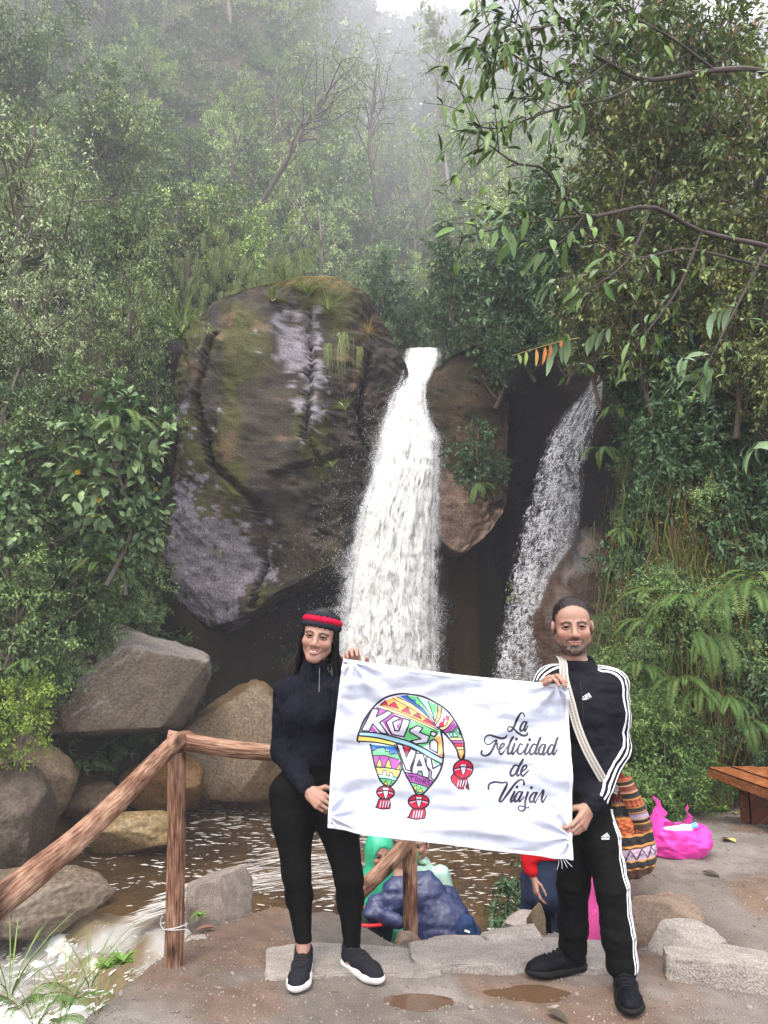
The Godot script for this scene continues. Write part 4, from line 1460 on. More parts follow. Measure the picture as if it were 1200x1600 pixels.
	var glossy := tree_kind(411, {"h": 3.6, "limbs": 40, "twigs": 8, "leaves": 20, "leaf": 0.10, "wide": 0.042, "cols": [Color(0.05, 0.085, 0.022), Color(0.15, 0.19, 0.05)], "radius": Vector3(1.25, 1.2, 1.0), "centre": c, "droop": 0.5, "trunk": 0.05, "bark": Color(0.09, 0.065, 0.05), "odd": 0.05, "odd_col": Color(0.17, 0.11, 0.05)})
	var list := [[1120, 60, 8.6, 1.05, "leafy tree crowding the upper edge above the crooked branches"], [985, 60, 9.6, 1.0, "leafy tree behind the long pointed leaves near the sky"], [1180, 230, 8.0, 0.95, "glossy tree hanging over the vine tangle"], [1040, 230, 9.0, 0.95, "tree in the tangle behind the forked branch"], [950, 260, 10.2, 0.9, "dim tree at the hollow of the overhang"], [1130, 420, 7.9, 0.75, "brownish leafy tree in the middle of the tangled wall"], [1010, 430, 8.8, 0.75, "bright leaved tree low in the tangled wall"], [1195, 520, 7.6, 0.6, "dark glossy tree at the picture's edge above the ferns"], [930, 470, 9.8, 0.6, "pale glossy tree over the side fall"]]
	for s in list:
		crowned("wall_tree", glossy, c, s[4], "tree", at(s[0], s[1], s[2]), s[3], s[0] * 0.23, [M.leaf_wet, M.leaf, leafy(0.35, 0.4, Color(1.05, 1.0, 0.85))][int(s[0]) % 3])
	# pale big leaves and orange dead frond over the hollow
	var sprigs := []
	for k3 in 3:
		var big := Mesher.new()
		var stem := [Vector3.ZERO, Vector3(0.05, -0.04, 0.06), Vector3(0.13, -0.02, 0.10), Vector3(0.2, -0.07, 0.16)]
		tube(big, curve(stem, 8), 0.005, 0.002, 4, Color(0.07, 0.06, 0.03), 0.0, false)
		var line := curve(stem, 8)
		for i in 7:
			var e := -1.0 if i % 2 else 1.0
			var d := (Vector3(0.45, r.randf_range(-0.6, 0.15), 0.3) + Vector3(-0.5 * e, r.randf_range(-0.3, 0.1), 0.8 * e) * r.randf_range(0.6, 1.2)).normalized()
			blade(big, line[2 + i % 7], d, Vector3(r.randfn() * 0.3, 1.0, r.randfn() * 0.3).normalized(), r.randf_range(0.13, 0.26), r.randf_range(0.05, 0.08), Color(0.09, 0.15, 0.07).lerp(Color(0.15, 0.22, 0.12), r.randf()), r.randf_range(0.2, 0.6))
		sprigs.append(big.done(false))
	for s in [[895, 520, 7.2, "pale large leaved sprig hanging over the dark hollow"], [870, 445, 7.0, "pale large leaved sprig under the forked branch"], [1062, 555, 6.9, "whorl of broad shining leaves in the root curtain"], [1150, 470, 6.6, "whorl of grey green leaves at the tangle's edge"], [1185, 690, 6.3, "whorl of broad dark leaves beside the root curtain"], [960, 505, 7.6, "whorl of silvery leaves above the wet wall"], [1110, 560, 6.8, "whorl of long leaves beside the red leaved twig"]]:
		var o := thing("leafy_sprig", s[3], "plant", at(s[0], s[1], s[2]))
		o.rotation = Vector3(0.7, s[0] * 0.2, 0.2)
		part("leaves", sprigs[int(s[0]) % 3], M.leaf_wet, o)
	var f := thing("dead_frond", "orange and yellow dead frond dangling in front of the dark hollow", "frond", Vector3.ZERO)
	var stalk := Mesher.new()
	tube(stalk, curve([at(905, 528, 7.2), at(870, 535, 7.1), at(835, 545, 7.0), at(800, 556, 7.0)], 10), 0.006, 0.003, 4, Color(0.2, 0.16, 0.05))
	part("stalk", stalk.done(false), M.plain, f)
	for s in [[852, 541, 0.20, Color(0.34, 0.12, 0.025)], [838, 545, 0.19, Color(0.28, 0.17, 0.05)], [822, 549, 0.15, Color(0.18, 0.22, 0.06)], [810, 553, 0.11, Color(0.14, 0.2, 0.06)], [876, 533, 0.07, Color(0.28, 0.09, 0.035)], [860, 538, 0.17, Color(0.22, 0.08, 0.025)]]:
		var m := Mesher.new()
		blade(m, at(s[0], s[1], 7.05), Vector3(r.randfn() * 0.12, -1, 0.1).normalized(), Vector3(0.3, 0.1, 1).normalized(), s[2], 0.04, s[3], 0.1, 0.3)
		part("leaflet", m.done(false), M.leaf, f)


func make_ferns() -> void:
	var g0 := Color(0.04, 0.09, 0.022)
	var g1 := Color(0.085, 0.155, 0.04)
	frond_kinds = [frond(61, 0.85, 40, 0.125, 0.75, g0, g1), frond(62, 0.75, 36, 0.115, 0.95, g0, g1.lerp(Color(0.2, 0.26, 0.08), 0.5)), frond(63, 0.9, 42, 0.105, 0.6, g0.lerp(g1, 0.4), g1)]
	var list := [
		[1150, 915, 6.7, 7, 0.95, -0.5, 2.6, 0.35, "large fern whose long fronds arch down beside the dark soil"],
		[1075, 935, 7.0, 8, 0.75, -0.6, 3.2, 0.2, "bright fern at the foot of the root curtain"],
		[1035, 935, 7.4, 6, 0.7, -1.3, 1.8, -0.1, "fern with fronds stretched flat toward the side fall"],
		[1020, 975, 7.3, 6, 0.6, -1.2, 2.0, 0.0, "fern beside the man's ear"],
		[1095, 985, 6.9, 6, 0.7, 0.0, 1.6, 0.75, "fern with fronds hanging straight down the earth wall"],
		[1125, 990, 6.9, 5, 0.62, 0.1, 1.5, 0.85, "dark fern hanging in the middle of the earth wall"],
		[1185, 905, 6.4, 7, 0.7, -0.3, 3.0, 0.1, "fern at the picture's edge above the bench"],
		[1140, 1085, 6.9, 5, 0.55, 0.2, 1.8, 0.7, "small fern just above the bench"],
		[1170, 1120, 6.9, 4, 0.5, 0.3, 1.4, 0.9, "half shaded fern drooping over the bench's far end"],
		[1000, 1040, 7.6, 7, 0.6, -0.6, 3.0, 0.1, "pale fern behind the man's shoulder"],
		[1065, 1060, 7.1, 7, 0.55, -0.4, 3.0, 0.3, "feathery fern between the bush and the hanging fronds"],
		[1100, 1075, 7.0, 6, 0.5, 0.0, 2.5, 0.5, "little fern over the spilling bush"],
		[745, 755, 14.3, 6, 0.75, 0.2, 2.4, 0.7, "fern drooping from the tan rock shoulder under its shrub"],
		[185, 660, 10.6, 7, 1.15, 0.9, 2.0, 0.1, "tree fern with long fronds beside the broad leaved shrub"],
		[150, 880, 10.9, 6, 0.8, 0.5, 2.6, 0.1, "fern above the overhanging tan boulder"],
		[205, 905, 12.6, 6, 0.7, 0.4, 2.6, 0.2, "soft fern at the top of the overhanging tan boulder"],
		[45, 1030, 10.4, 5, 0.6, 0.8, 2.6, 0.5, "pale fern hanging at the edge of the dark hollow"],
		[308, 1425, 5.25, 5, 0.13, 0.2, 4.0, 0.2, "tiny bright fern at the foot of the granite boulder"],
		[120, 1560, 3.6, 6, 0.26, 0.3, 4.5, 0.0, "small fern on the brink below the railing post"],
		[30, 1575, 3.2, 6, 0.34, 0.3, 4.5, -0.1, "dark fern in the lower corner over the white water"],
		[75, 1600, 3.1, 5, 0.26, 1.4, 3.5, 0.1, "pale fern leaning at the brink of the bank"],
		[965, 640, 9.6, 6, 0.6, -0.5, 2.6, 0.4, "fern hanging beside the side fall's spring"],
		[945, 700, 10.0, 6, 0.6, -0.6, 2.4, 0.5, "fern on the wet mossy wall"],
		[975, 830, 9.0, 6, 0.5, -0.6, 2.4, 0.5, "fern low on the wet mossy wall"],
	]
	for i in list.size():
		var f: Array = list[i]
		fern(f[8], at(f[0], f[1], f[2]), f[3], f[4], f[5], f[6], f[7], 70 + i)
	# grasses along the brink
	var g := tuft(81, 16, 0.30, 0.007, 0.6, 0.6, Color(0.05, 0.08, 0.02), Color(0.11, 0.16, 0.045))
	for s in [[140, 1545, 3.7, 0.9, "thin grass tuft on the brink below the railing post"], [15, 1560, 3.1, 1.0, "tall grass in the lower corner"], [105, 1580, 3.4, 0.9, "grass tuft between the small ferns"], [55, 1610, 3.0, 0.7, "grass bent over the white water"], [150, 1590, 3.45, 0.6, "short grass tuft at the edge of the gravel"]]:
		var o := thing("grass_tuft", s[4], "grass", at(s[0], s[1], s[2]))
		part("leaves", g, M.leaf, o).scale = Vector3.ONE * float(s[3])
	var weed := tuft(82, 90, 0.075, 0.014, 1.6, 0.3, Color(0.07, 0.14, 0.025), Color(0.14, 0.24, 0.05))
	for s in [[190, 1508, 3.95, 1.0, "bright green weeds on the brink beside the railing post"], [165, 1515, 3.9, 0.8, "bright weed clump nearer the white water"], [312, 1432, 5.1, 0.5, "tiny weed under the granite boulder"], [1130, 1270, 6.9, 1.0, "low weeds along the foot of the earth wall"], [960, 1245, 7.0, 1.2, "low weeds beside the striped bag"]]:
		var o := thing("weeds", s[4], "weeds", at(s[0], s[1], s[2]))
		part("leaves", weed, M.leaf, o).scale = Vector3.ONE * float(s[3])


# ---------------------------------------------------------------- bodies: a distance field on a grid, meshed as surface nets
class Field:
	var lo: Vector3
	var cell: float
	var nx: int
	var ny: int
	var nz: int
	var f := PackedFloat32Array()
	var rows := PackedByteArray()

	func _init(a: Vector3, b: Vector3, c: float) -> void:
		lo = a
		cell = c
		nx = int(ceil((b.x - a.x) / c)) + 1
		ny = int(ceil((b.y - a.y) / c)) + 1
		nz = int(ceil((b.z - a.z) / c)) + 1
		f.resize(nx * ny * nz)
		f.fill(0.25)
		rows.resize(ny * nz)

	func span(a: Vector3, b: Vector3) -> Array:
		var p := (a - lo) / cell
		var q := (b - lo) / cell
		return [maxi(0, int(p.x)), mini(nx - 1, int(q.x) + 1), maxi(0, int(p.y)), mini(ny - 1, int(q.y) + 1), maxi(0, int(p.z)), mini(nz - 1, int(q.z) + 1)]

	# a tapered bone, flattened by the share s along the direction side; op 0 joins, 1 carves
	func bone(a: Vector3, b: Vector3, ra: float, rb: float, k := 0.02, side := Vector3.ZERO, s := 1.0, op := 0) -> void:
		var r := maxf(ra, rb) * maxf(1.0, 1.0) + k + cell * 2.5
		var w := span(Vector3(minf(a.x, b.x), minf(a.y, b.y), minf(a.z, b.z)) - Vector3.ONE * r, Vector3(maxf(a.x, b.x), maxf(a.y, b.y), maxf(a.z, b.z)) + Vector3.ONE * r)
		var ab := b - a
		var inv := 1.0 / maxf(ab.length_squared(), 1e-9)
		var flat := s < 0.999
		var st := 1.0 / s - 1.0
		for z in range(w[4], w[5] + 1):
			for y in range(w[2], w[3] + 1):
				var i: int = (z * ny + y) * nx + w[0]
				rows[z * ny + y] = 1
				var p := lo + Vector3(w[0], y, z) * cell - a
				for x in range(w[0], w[1] + 1):
					var t := clampf(p.dot(ab) * inv, 0.0, 1.0)
					var o := p - ab * t
					if flat:
						o += side * o.dot(side) * st
					var d := o.length() - lerpf(ra, rb, t)
					if flat and d > 0.0:
						d *= s
					var e := f[i]
					if op == 0:
						var h := maxf(k - absf(d - e), 0.0)
						f[i] = minf(d, e) - h * h * 0.25 / k
					else:
						d = -d
						var h := maxf(k - absf(d - e), 0.0)
						f[i] = maxf(d, e) + h * h * 0.25 / k
					i += 1
					p.x += cell

	func egg(c: Vector3, r: Vector3, k := 0.02, turn := Basis.IDENTITY, op := 0) -> void:
		var m := maxf(r.x, maxf(r.y, r.z)) + k + cell * 2.5
		var w := span(c - Vector3.ONE * m, c + Vector3.ONE * m)
		var back := turn.inverse()
		var inv := Vector3(1.0 / r.x, 1.0 / r.y, 1.0 / r.z)
		var small := minf(r.x, minf(r.y, r.z))
		for z in range(w[4], w[5] + 1):
			for y in range(w[2], w[3] + 1):
				var i: int = (z * ny + y) * nx + w[0]
				rows[z * ny + y] = 1
				for x in range(w[0], w[1] + 1):
					var p := back * (lo + Vector3(x, y, z) * cell - c)
					var q := p * inv
					var l := q.length()
					var g := (q * inv).length()
					var d := l * (l - 1.0) / g if g > 1e-6 else -small
					var e := f[i]
					if op == 0:
						var h := maxf(k - absf(d - e), 0.0)
						f[i] = minf(d, e) - h * h * 0.25 / k
					else:
						d = -d
						var h := maxf(k - absf(d - e), 0.0)
						f[i] = maxf(d, e) + h * h * 0.25 / k
					i += 1

	# keeps what lies on the side of the plane that n points away from, within reach of c
	func cut(c: Vector3, n: Vector3, reach := 9.0) -> void:
		for z in nz:
			for y in ny:
				if rows[z * ny + y] == 0:
					continue
				var i := (z * ny + y) * nx
				for x in nx:
					var p := lo + Vector3(x, y, z) * cell - c
					if reach > 8.0 or p.length_squared() < reach * reach:
						f[i] = maxf(f[i], p.dot(n))
					i += 1

	func rough(n: FastNoiseLite, amp: float, stretch := Vector3.ONE, only := 0.05) -> void:
		for z in nz:
			for y in ny:
				if rows[z * ny + y] == 0:
					continue
				var i := (z * ny + y) * nx
				for x in nx:
					if absf(f[i]) < only:
						f[i] += amp * n.get_noise_3dv((lo + Vector3(x, y, z) * cell) * stretch)
					i += 1

	func grow(by: float) -> void:
		for i in f.size():
			f[i] -= by

	func value(p: Vector3) -> float:
		var q := (p - lo) / cell
		var x := clampi(int(q.x), 0, nx - 2)
		var y := clampi(int(q.y), 0, ny - 2)
		var z := clampi(int(q.z), 0, nz - 2)
		var t := q - Vector3(x, y, z)
		var i := (z * ny + y) * nx + x
		var j := i + nx * ny
		var a := lerpf(lerpf(f[i], f[i + 1], t.x), lerpf(f[i + nx], f[i + nx + 1], t.x), t.y)
		var b := lerpf(lerpf(f[j], f[j + 1], t.x), lerpf(f[j + nx], f[j + nx + 1], t.x), t.y)
		return lerpf(a, b, t.z)

	func grad(p: Vector3) -> Vector3:
		var e := cell * 0.75
		return Vector3(value(p + Vector3(e, 0, 0)) - value(p - Vector3(e, 0, 0)), value(p + Vector3(0, e, 0)) - value(p - Vector3(0, e, 0)), value(p + Vector3(0, 0, e)) - value(p - Vector3(0, 0, e))).normalized()

	# the surface, walking from inside point a towards b
	func hit(a: Vector3, d: Vector3, far := 0.4) -> Vector3:
		var t := 0.0
		var last := 0.0
		while t < far and value(a + d * t) < 0.0:
			last = t
			t += cell * 0.6
		for i in 6:
			var mid := (last + t) * 0.5
			if value(a + d * mid) < 0.0:
				last = mid
			else:
				t = mid
		return a + d * t

	func mesh(into: Mesher, place: Transform3D, paint) -> void:
		var ids := PackedInt32Array()
		ids.resize(f.size())
		ids.fill(-1)
		var base_v := into.v.size()
		var row := nx * ny
		var steps := [0, 1, nx, nx + 1, row, row + 1, row + nx, row + nx + 1]
		for z in nz - 1:
			for y in ny - 1:
				if rows[z * ny + y] == 0 and rows[z * ny + y + 1] == 0 and rows[z * ny + ny + y] == 0 and rows[z * ny + ny + y + 1] == 0:
					continue
				var i := (z * ny + y) * nx - 1
				for x in nx - 1:
					i += 1
					if f[i] > cell * 5.0 or f[i] < cell * -5.0:
						continue
					var neg := int(f[i] < 0.0) + int(f[i + 1] < 0.0) + int(f[i + nx] < 0.0) + int(f[i + nx + 1] < 0.0) + int(f[i + row] < 0.0) + int(f[i + row + 1] < 0.0) + int(f[i + row + nx] < 0.0) + int(f[i + row + nx + 1] < 0.0)
					if neg == 0 or neg == 8:
						continue
					var sum := Vector3.ZERO
					var n := 0
					for e in EDGES:
						var a: float = f[i + steps[e[0]]]
						var b: float = f[i + steps[e[1]]]
						if (a < 0.0) != (b < 0.0):
							sum += (CORNER[e[0]] as Vector3).lerp(CORNER[e[1]], a / (a - b))
							n += 1
					var p := lo + (Vector3(x, y, z) + sum / n) * cell
					ids[i] = into.v.size()
					var g := grad(p)
					into.v.append(place * p)
					into.n.append((place.basis * g).normalized())
					into.c.append(paint.call(p, g) if paint != null else Color.WHITE)
		for z in range(1, nz - 1):
			for y in range(1, ny - 1):
				if rows[z * ny + y] == 0:
					continue
				var i := (z * ny + y) * nx
				for x in range(1, nx - 1):
					i += 1
					var here := f[i] < 0.0
					if here != (f[i + 1] < 0.0):
						face(into, ids, i, i - nx, i - nx - row, i - row, here)
					if here != (f[i + nx] < 0.0):
						face(into, ids, i, i - row, i - row - 1, i - 1, here)
					if here != (f[i + row] < 0.0):
						face(into, ids, i, i - 1, i - 1 - nx, i - nx, here)

	func face(into: Mesher, ids: PackedInt32Array, a: int, b: int, c: int, d: int, here: bool) -> void:
		if ids[a] < 0 or ids[b] < 0 or ids[c] < 0 or ids[d] < 0:
			return
		if here:
			into.quad(ids[a], ids[d], ids[c], ids[b])
		else:
			into.quad(ids[a], ids[b], ids[c], ids[d])

	const CORNER := [Vector3(0, 0, 0), Vector3(1, 0, 0), Vector3(0, 1, 0), Vector3(1, 1, 0), Vector3(0, 0, 1), Vector3(1, 0, 1), Vector3(0, 1, 1), Vector3(1, 1, 1)]
	const EDGES := [[0, 1], [2, 3], [4, 5], [6, 7], [0, 2], [1, 3], [4, 6], [5, 7], [0, 4], [1, 5], [2, 6], [3, 7]]


func from_field(f: Field, paint = null, place := Transform3D.IDENTITY) -> ArrayMesh:
	var m := Mesher.new()
	f.mesh(m, place, paint)
	return m.done(false)


# A hand in its own axes: wrist at 0, fingers along +y, palm facing +z, thumb on the side of +x (times flip).
# curl: bend of each finger in radians at its three joints; spread of the fingers; thumb: direction of its two bones.
func hand_field(size: float, curls: Array, thumb: Array, flip: float) -> Field:
	var f := Field.new(Vector3(-0.085, -0.06, -0.07) * size, Vector3(0.085, 0.21, 0.11) * size, 0.0034)
	var k := size
	f.bone(Vector3(0, -0.06, 0) * k, Vector3(0, 0.01, 0) * k, 0.026 * k, 0.027 * k, 0.01, Vector3(0, 0, 1), 0.78)
	var roots := [Vector3(0.033, 0.088, 0), Vector3(0.011, 0.094, -0.003), Vector3(-0.012, 0.09, -0.002), Vector3(-0.032, 0.08, 0.002)]
	var lens := [[0.043, 0.026, 0.021], [0.047, 0.030, 0.022], [0.044, 0.028, 0.021], [0.034, 0.021, 0.019]]
	for i in 4:
		var r: Vector3 = roots[i]
		r.x *= flip
		f.bone(Vector3(r.x * 0.6, 0.012, 0.002) * k, r * k, 0.015 * k, 0.0115 * k, 0.014)
		var p := r
		var bend := 0.0
		var rad: float = [0.0098, 0.0100, 0.0095, 0.0083][i]
		for j in 3:
			bend += float(curls[i][j])
			var q := p + Vector3(r.x * 0.10 / 0.05 * 0.25, cos(bend), sin(bend)).normalized() * float(lens[i][j])
			f.bone(p * k, q * k, rad * k, (rad - 0.0009) * k, 0.004)
			rad -= 0.0009
			p = q
	# thumb
	var a := Vector3(0.022 * flip, 0.022, 0.010)
	var b := a + Vector3(thumb[0].x * flip, thumb[0].y, thumb[0].z).normalized() * 0.045
	var c := b + Vector3(thumb[1].x * flip, thumb[1].y, thumb[1].z).normalized() * 0.034
	var d := c + Vector3(thumb[2].x * flip, thumb[2].y, thumb[2].z).normalized() * 0.026
	f.bone(a * k, b * k, 0.016 * k, 0.012 * k, 0.012)
	f.bone(b * k, c * k, 0.0115 * k, 0.0105 * k, 0.004)
	f.bone(c * k, d * k, 0.0105 * k, 0.0085 * k, 0.004)
	return f


# axes from where the fingers point and where the palm faces
func axes(fingers: Vector3, palm: Vector3) -> Basis:
	var y := fingers.normalized()
	var x := y.cross(palm).normalized()
	return Basis(x, y, x.cross(y).normalized())


# A head in its own axes: face towards +z, eyes at y = 0. o: the differences between people.
func head_field(o: Dictionary) -> Field:
	var f := Field.new(Vector3(-0.105, -0.20, -0.13), Vector3(0.105, 0.15, 0.135), o.get("cell", 0.0036))
	var wide: float = o.get("wide", 1.0)
	f.egg(Vector3(0, 0.040, -0.018), Vector3(0.076 * wide, 0.088, 0.096), 0.02)
	f.egg(Vector3(0, -0.022, 0.022), Vector3(0.064 * wide, 0.080, 0.066), 0.03)
	f.egg(Vector3(0, 0.048, 0.028), Vector3(0.060 * wide, 0.050, 0.055), 0.03)
	var jaw: float = o.get("jaw", 1.0)
	for e: float in [-1.0, 1.0]:
		f.bone(Vector3(0.052 * e * jaw, -0.058, 0.004), Vector3(0.016 * e, -0.098, 0.060), 0.023, 0.019, 0.028)
		f.egg(Vector3(0.041 * e * wide, -0.030, 0.054), Vector3(0.024, 0.020, 0.022) * float(o.get("cheek", 1.0)), 0.022)
	f.egg(Vector3(0, -0.104, 0.062), Vector3(0.022, 0.016, 0.018), 0.02)
	# brow, sockets, eyelids
	for e: float in [-1.0, 1.0]:
		f.bone(Vector3(0.012 * e, 0.018, 0.083), Vector3(0.046 * e, 0.020, 0.066), 0.009, 0.008, 0.012)
		f.egg(Vector3(0.032 * e, -0.001, 0.092), Vector3(0.0175, 0.0105, 0.013), 0.012, Basis.IDENTITY, 1)
		var sq: float = 0.0016 * o.get("smile", 0.0)
		var upper := [Vector3(0.0165 * e, -0.0015, 0.079), Vector3(0.0255 * e, 0.0064, 0.0842), Vector3(0.038 * e, 0.0062, 0.0832), Vector3(0.0485 * e, -0.0005, 0.0735)]
		var lower := [Vector3(0.0165 * e, -0.0020, 0.079), Vector3(0.0265 * e, -0.0070 + sq, 0.0830), Vector3(0.038 * e, -0.0066 + sq, 0.0818), Vector3(0.0485 * e, -0.0012, 0.0735)]
		for i in 3:
			f.bone(upper[i], upper[i + 1], 0.0034, 0.0034, 0.003)
			f.bone(lower[i], lower[i + 1], 0.0030, 0.0030, 0.004)
		# ears
		f.egg(Vector3(0.079 * e * wide, -0.008, -0.012), Vector3(0.010, 0.031, 0.019), 0.008, Basis(Vector3.UP, 0.35 * e))
		f.egg(Vector3(0.0885 * e * wide, -0.004, -0.008), Vector3(0.006, 0.018, 0.010), 0.006, Basis(Vector3.UP, 0.35 * e), 1)
	# nose
	f.bone(Vector3(0, 0.008, 0.084), Vector3(0, -0.030, 0.103), 0.0085, 0.0115, 0.012)
	f.egg(Vector3(0, -0.036, 0.103), Vector3(0.0125, 0.0105, 0.012), 0.008)
	for e: float in [-1.0, 1.0]:
		f.egg(Vector3(0.0135 * e, -0.0395, 0.092), Vector3(0.0085, 0.008, 0.010), 0.006)
		f.egg(Vector3(0.0065 * e, -0.0465, 0.099), Vector3(0.0035, 0.003, 0.005), 0.003, Basis.IDENTITY, 1)
	# mouth
	var s: float = o.get("smile", 0.0)
	var mw := 0.0245 + 0.006 * s
	for e: float in [-1.0, 1.0]:
		var corner := Vector3(mw * e, -0.0665 + 0.0075 * s, 0.0770)
		var mid_up := Vector3(mw * 0.55 * e, -0.0625 + 0.0005 * s, 0.0895)
		var mid_low := Vector3(mw * 0.55 * e, -0.0715 - 0.0025 * s, 0.0880)
		f.bone(Vector3(0, -0.0632, 0.0930), mid_up, 0.0042, 0.0040, 0.004)
		f.bone(mid_up, corner, 0.0040, 0.0024, 0.004)
		f.bone(Vector3(0, -0.0728 - 0.0042 * s, 0.0918), mid_low, 0.0054, 0.0046, 0.004)
		f.bone(mid_low, corner, 0.0046, 0.0024, 0.004)
		if s > 0.5:
			f.bone(Vector3(0, -0.0688, 0.0980), Vector3(mw * 0.55 * e, -0.0676 + 0.002 * s, 0.094), 0.0052, 0.0046, 0.002, Vector3.ZERO, 1.0, 1)
			f.bone(Vector3(mw * 0.55 * e, -0.0680 + 0.002 * s, 0.094), Vector3(mw * 0.88 * e, -0.0655 + 0.006 * s, 0.084), 0.0038, 0.0018, 0.002, Vector3.ZERO, 1.0, 1)
	f.bone(Vector3(0, -0.06, -0.025), Vector3(0, -0.20, -0.038), float(o.get("neck", 0.052)), float(o.get("neck", 0.052)) + 0.004, 0.022)
	return f


func head_paint(o: Dictionary, p: Vector3, _g: Vector3) -> Color:
	var skin: Color = o.skin
	var n := noise(141, 60.0, 2).get_noise_3dv(p)
	var c := skin * (1.0 + 0.10 * n + 0.08 * noise(142, 18.0, 2).get_noise_3dv(p))
	var s: float = o.get("smile", 0.0)
	var ax := absf(p.x)
	if p.z > 0.03:
		# ruddy cheeks and nose
		c = c.lerp(Color(skin.r * 1.08, skin.g * 0.82, skin.b * 0.78), 0.55 * sm(0.028, 0.008, Vector2(ax - 0.04, p.y + 0.032).length()))
		c = c.lerp(Color(skin.r * 1.05, skin.g * 0.86, skin.b * 0.84), 0.5 * sm(0.018, 0.006, Vector2(ax, p.y + 0.036).length()))
		# lips
		var mw := 0.026 + 0.006 * s
		var curve_y := -0.0665 + 0.009 * s * pow(ax / mw, 2.0)
		var lip_h := (0.0105 + 0.003 * s) * (1.0 - pow(clampf(ax / mw, 0.0, 1.0), 2.0))
		c = c.lerp(o.get("lips", Color(0.33, 0.12, 0.10)), 0.85 * sm(0.003, -0.001, absf(p.y - curve_y) - lip_h) * sm(mw + 0.002, mw - 0.002, ax))
		# eyebrows
		var by := 0.0172 + 0.0035 * sm(0.008, 0.034, ax) - 0.007 * sm(0.034, 0.054, ax)
		c = c.lerp(Color(0.006, 0.005, 0.004), 0.95 * sm(0.0062 * float(o.get("brow", 1.0)), 0.0030 * float(o.get("brow", 1.0)), absf(p.y - by)) * sm(0.009, 0.014, ax) * sm(0.057, 0.050, ax))
		# lashes
		var ey := 0.0068 - 0.0065 * pow((ax - 0.032) / 0.015, 2.0)
		c = c.lerp(Color(0.03, 0.02, 0.018), 0.9 * sm(0.0046, 0.0022, absf(p.y - ey)) * sm(0.0165, 0.013, absf(ax - 0.032)) * float(o.get("lash", 0.7)))
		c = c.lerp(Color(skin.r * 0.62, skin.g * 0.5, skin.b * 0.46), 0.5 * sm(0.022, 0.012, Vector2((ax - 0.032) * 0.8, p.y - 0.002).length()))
	if o.get("beard", 0.0) > 0.0:
		var b := 0.0
		# jaw line stubble, chin beard and moustache
		b = maxf(b, sm(-0.050, -0.085, p.y + 0.25 * maxf(0.0, 0.02 - p.z)) * sm(-0.05, -0.02, p.z) * sm(-0.135, -0.118, p.y))
		b = maxf(b, sm(0.0085, 0.0045, absf(p.y + 0.0535 + 0.25 * maxf(0.0, ax - 0.01))) * sm(0.034, 0.026, ax) * sm(0.05, 0.07, p.z))
		b = maxf(b, sm(0.0085, 0.004, absf(ax - 0.033)) * sm(-0.050, -0.056, p.y) * sm(0.03, 0.06, p.z) * 0.8)
		b = maxf(b, sm(0.062, 0.074, ax) * sm(0.0, -0.02, p.y) * sm(-0.02, 0.01, p.z) * sm(0.05, 0.03, p.z) * 0.8)
		b = maxf(b, sm(-0.012, 0.004, (p - Vector3(0, 0.080, 0.060)).dot(Vector3(0, 0.52, -0.85))) * sm(-0.07, -0.05, p.y) * sm(0.0775, 0.0745, ax))
		# not on the lips
		b *= 1.0 - sm(0.0125, 0.009, absf(p.y + 0.068)) * sm(0.028, 0.022, ax) * sm(0.05, 0.07, p.z) * 0.9
		c = c.lerp(Color(0.010, 0.008, 0.007), clampf(b, 0.0, 1.0) * float(o.beard) * (0.85 + 0.5 * n))
	return c


# eyes as balls with iris and pupil, and teeth
func eyes(parent: Node, place: Transform3D, look := Vector3(0, 0, 1), weight := 1.0) -> void:
	for e: float in [-1.0, 1.0]:
		var m := Mesher.new()
		var c := Vector3(0.0315 * e, -0.001, 0.0712)
		var f := look.normalized()
		for j in 13:
			for i in 17:
				var a := PI * j / 12.0
				var b := TAU * i / 16.0
				var up := Vector3(sin(a) * cos(b), sin(a) * sin(b), cos(a))
				var col := Color(0.50, 0.46, 0.43)
				if j <= 3:
					col = Color(0.022, 0.012, 0.007)
				if j <= 0:
					col = Color(0.006, 0.005, 0.005)
				m.v.append(place * (c + up * 0.0132 * Vector3(1.05, 0.9, 1.0)))
				m.n.append((place.basis * up).normalized())
				m.c.append(col)
		for j in 12:
			for i in 16:
				var q := j * 17 + i
				m.quad(q, q + 17, q + 18, q + 1)
		part("eye", m.done(false), M.gloss, parent)
		var lash := Mesher.new()
		var q := []
		for v in [Vector3(0.0160 * e, -0.0020, 0.0805), Vector3(0.0255 * e, 0.0042, 0.0872), Vector3(0.038 * e, 0.0040, 0.0860), Vector3(0.0500 * e, -0.0010, 0.0755)]:
			q.append(place * v)
		tube(lash, curve(q, 9), 0.0021 * weight, 0.0017 * weight, 5, Color(0.008, 0.006, 0.006))
		q = []
		for v in [Vector3(0.0200 * e, -0.0045, 0.0825), Vector3(0.0300 * e, -0.0064, 0.0845), Vector3(0.042 * e, -0.0050, 0.0815)]:
			q.append(place * v)
		tube(lash, curve(q, 7), 0.0010 * weight, 0.0010 * weight, 4, Color(0.03, 0.018, 0.015))
		part("eyelashes", lash.done(false), M.hair, parent)


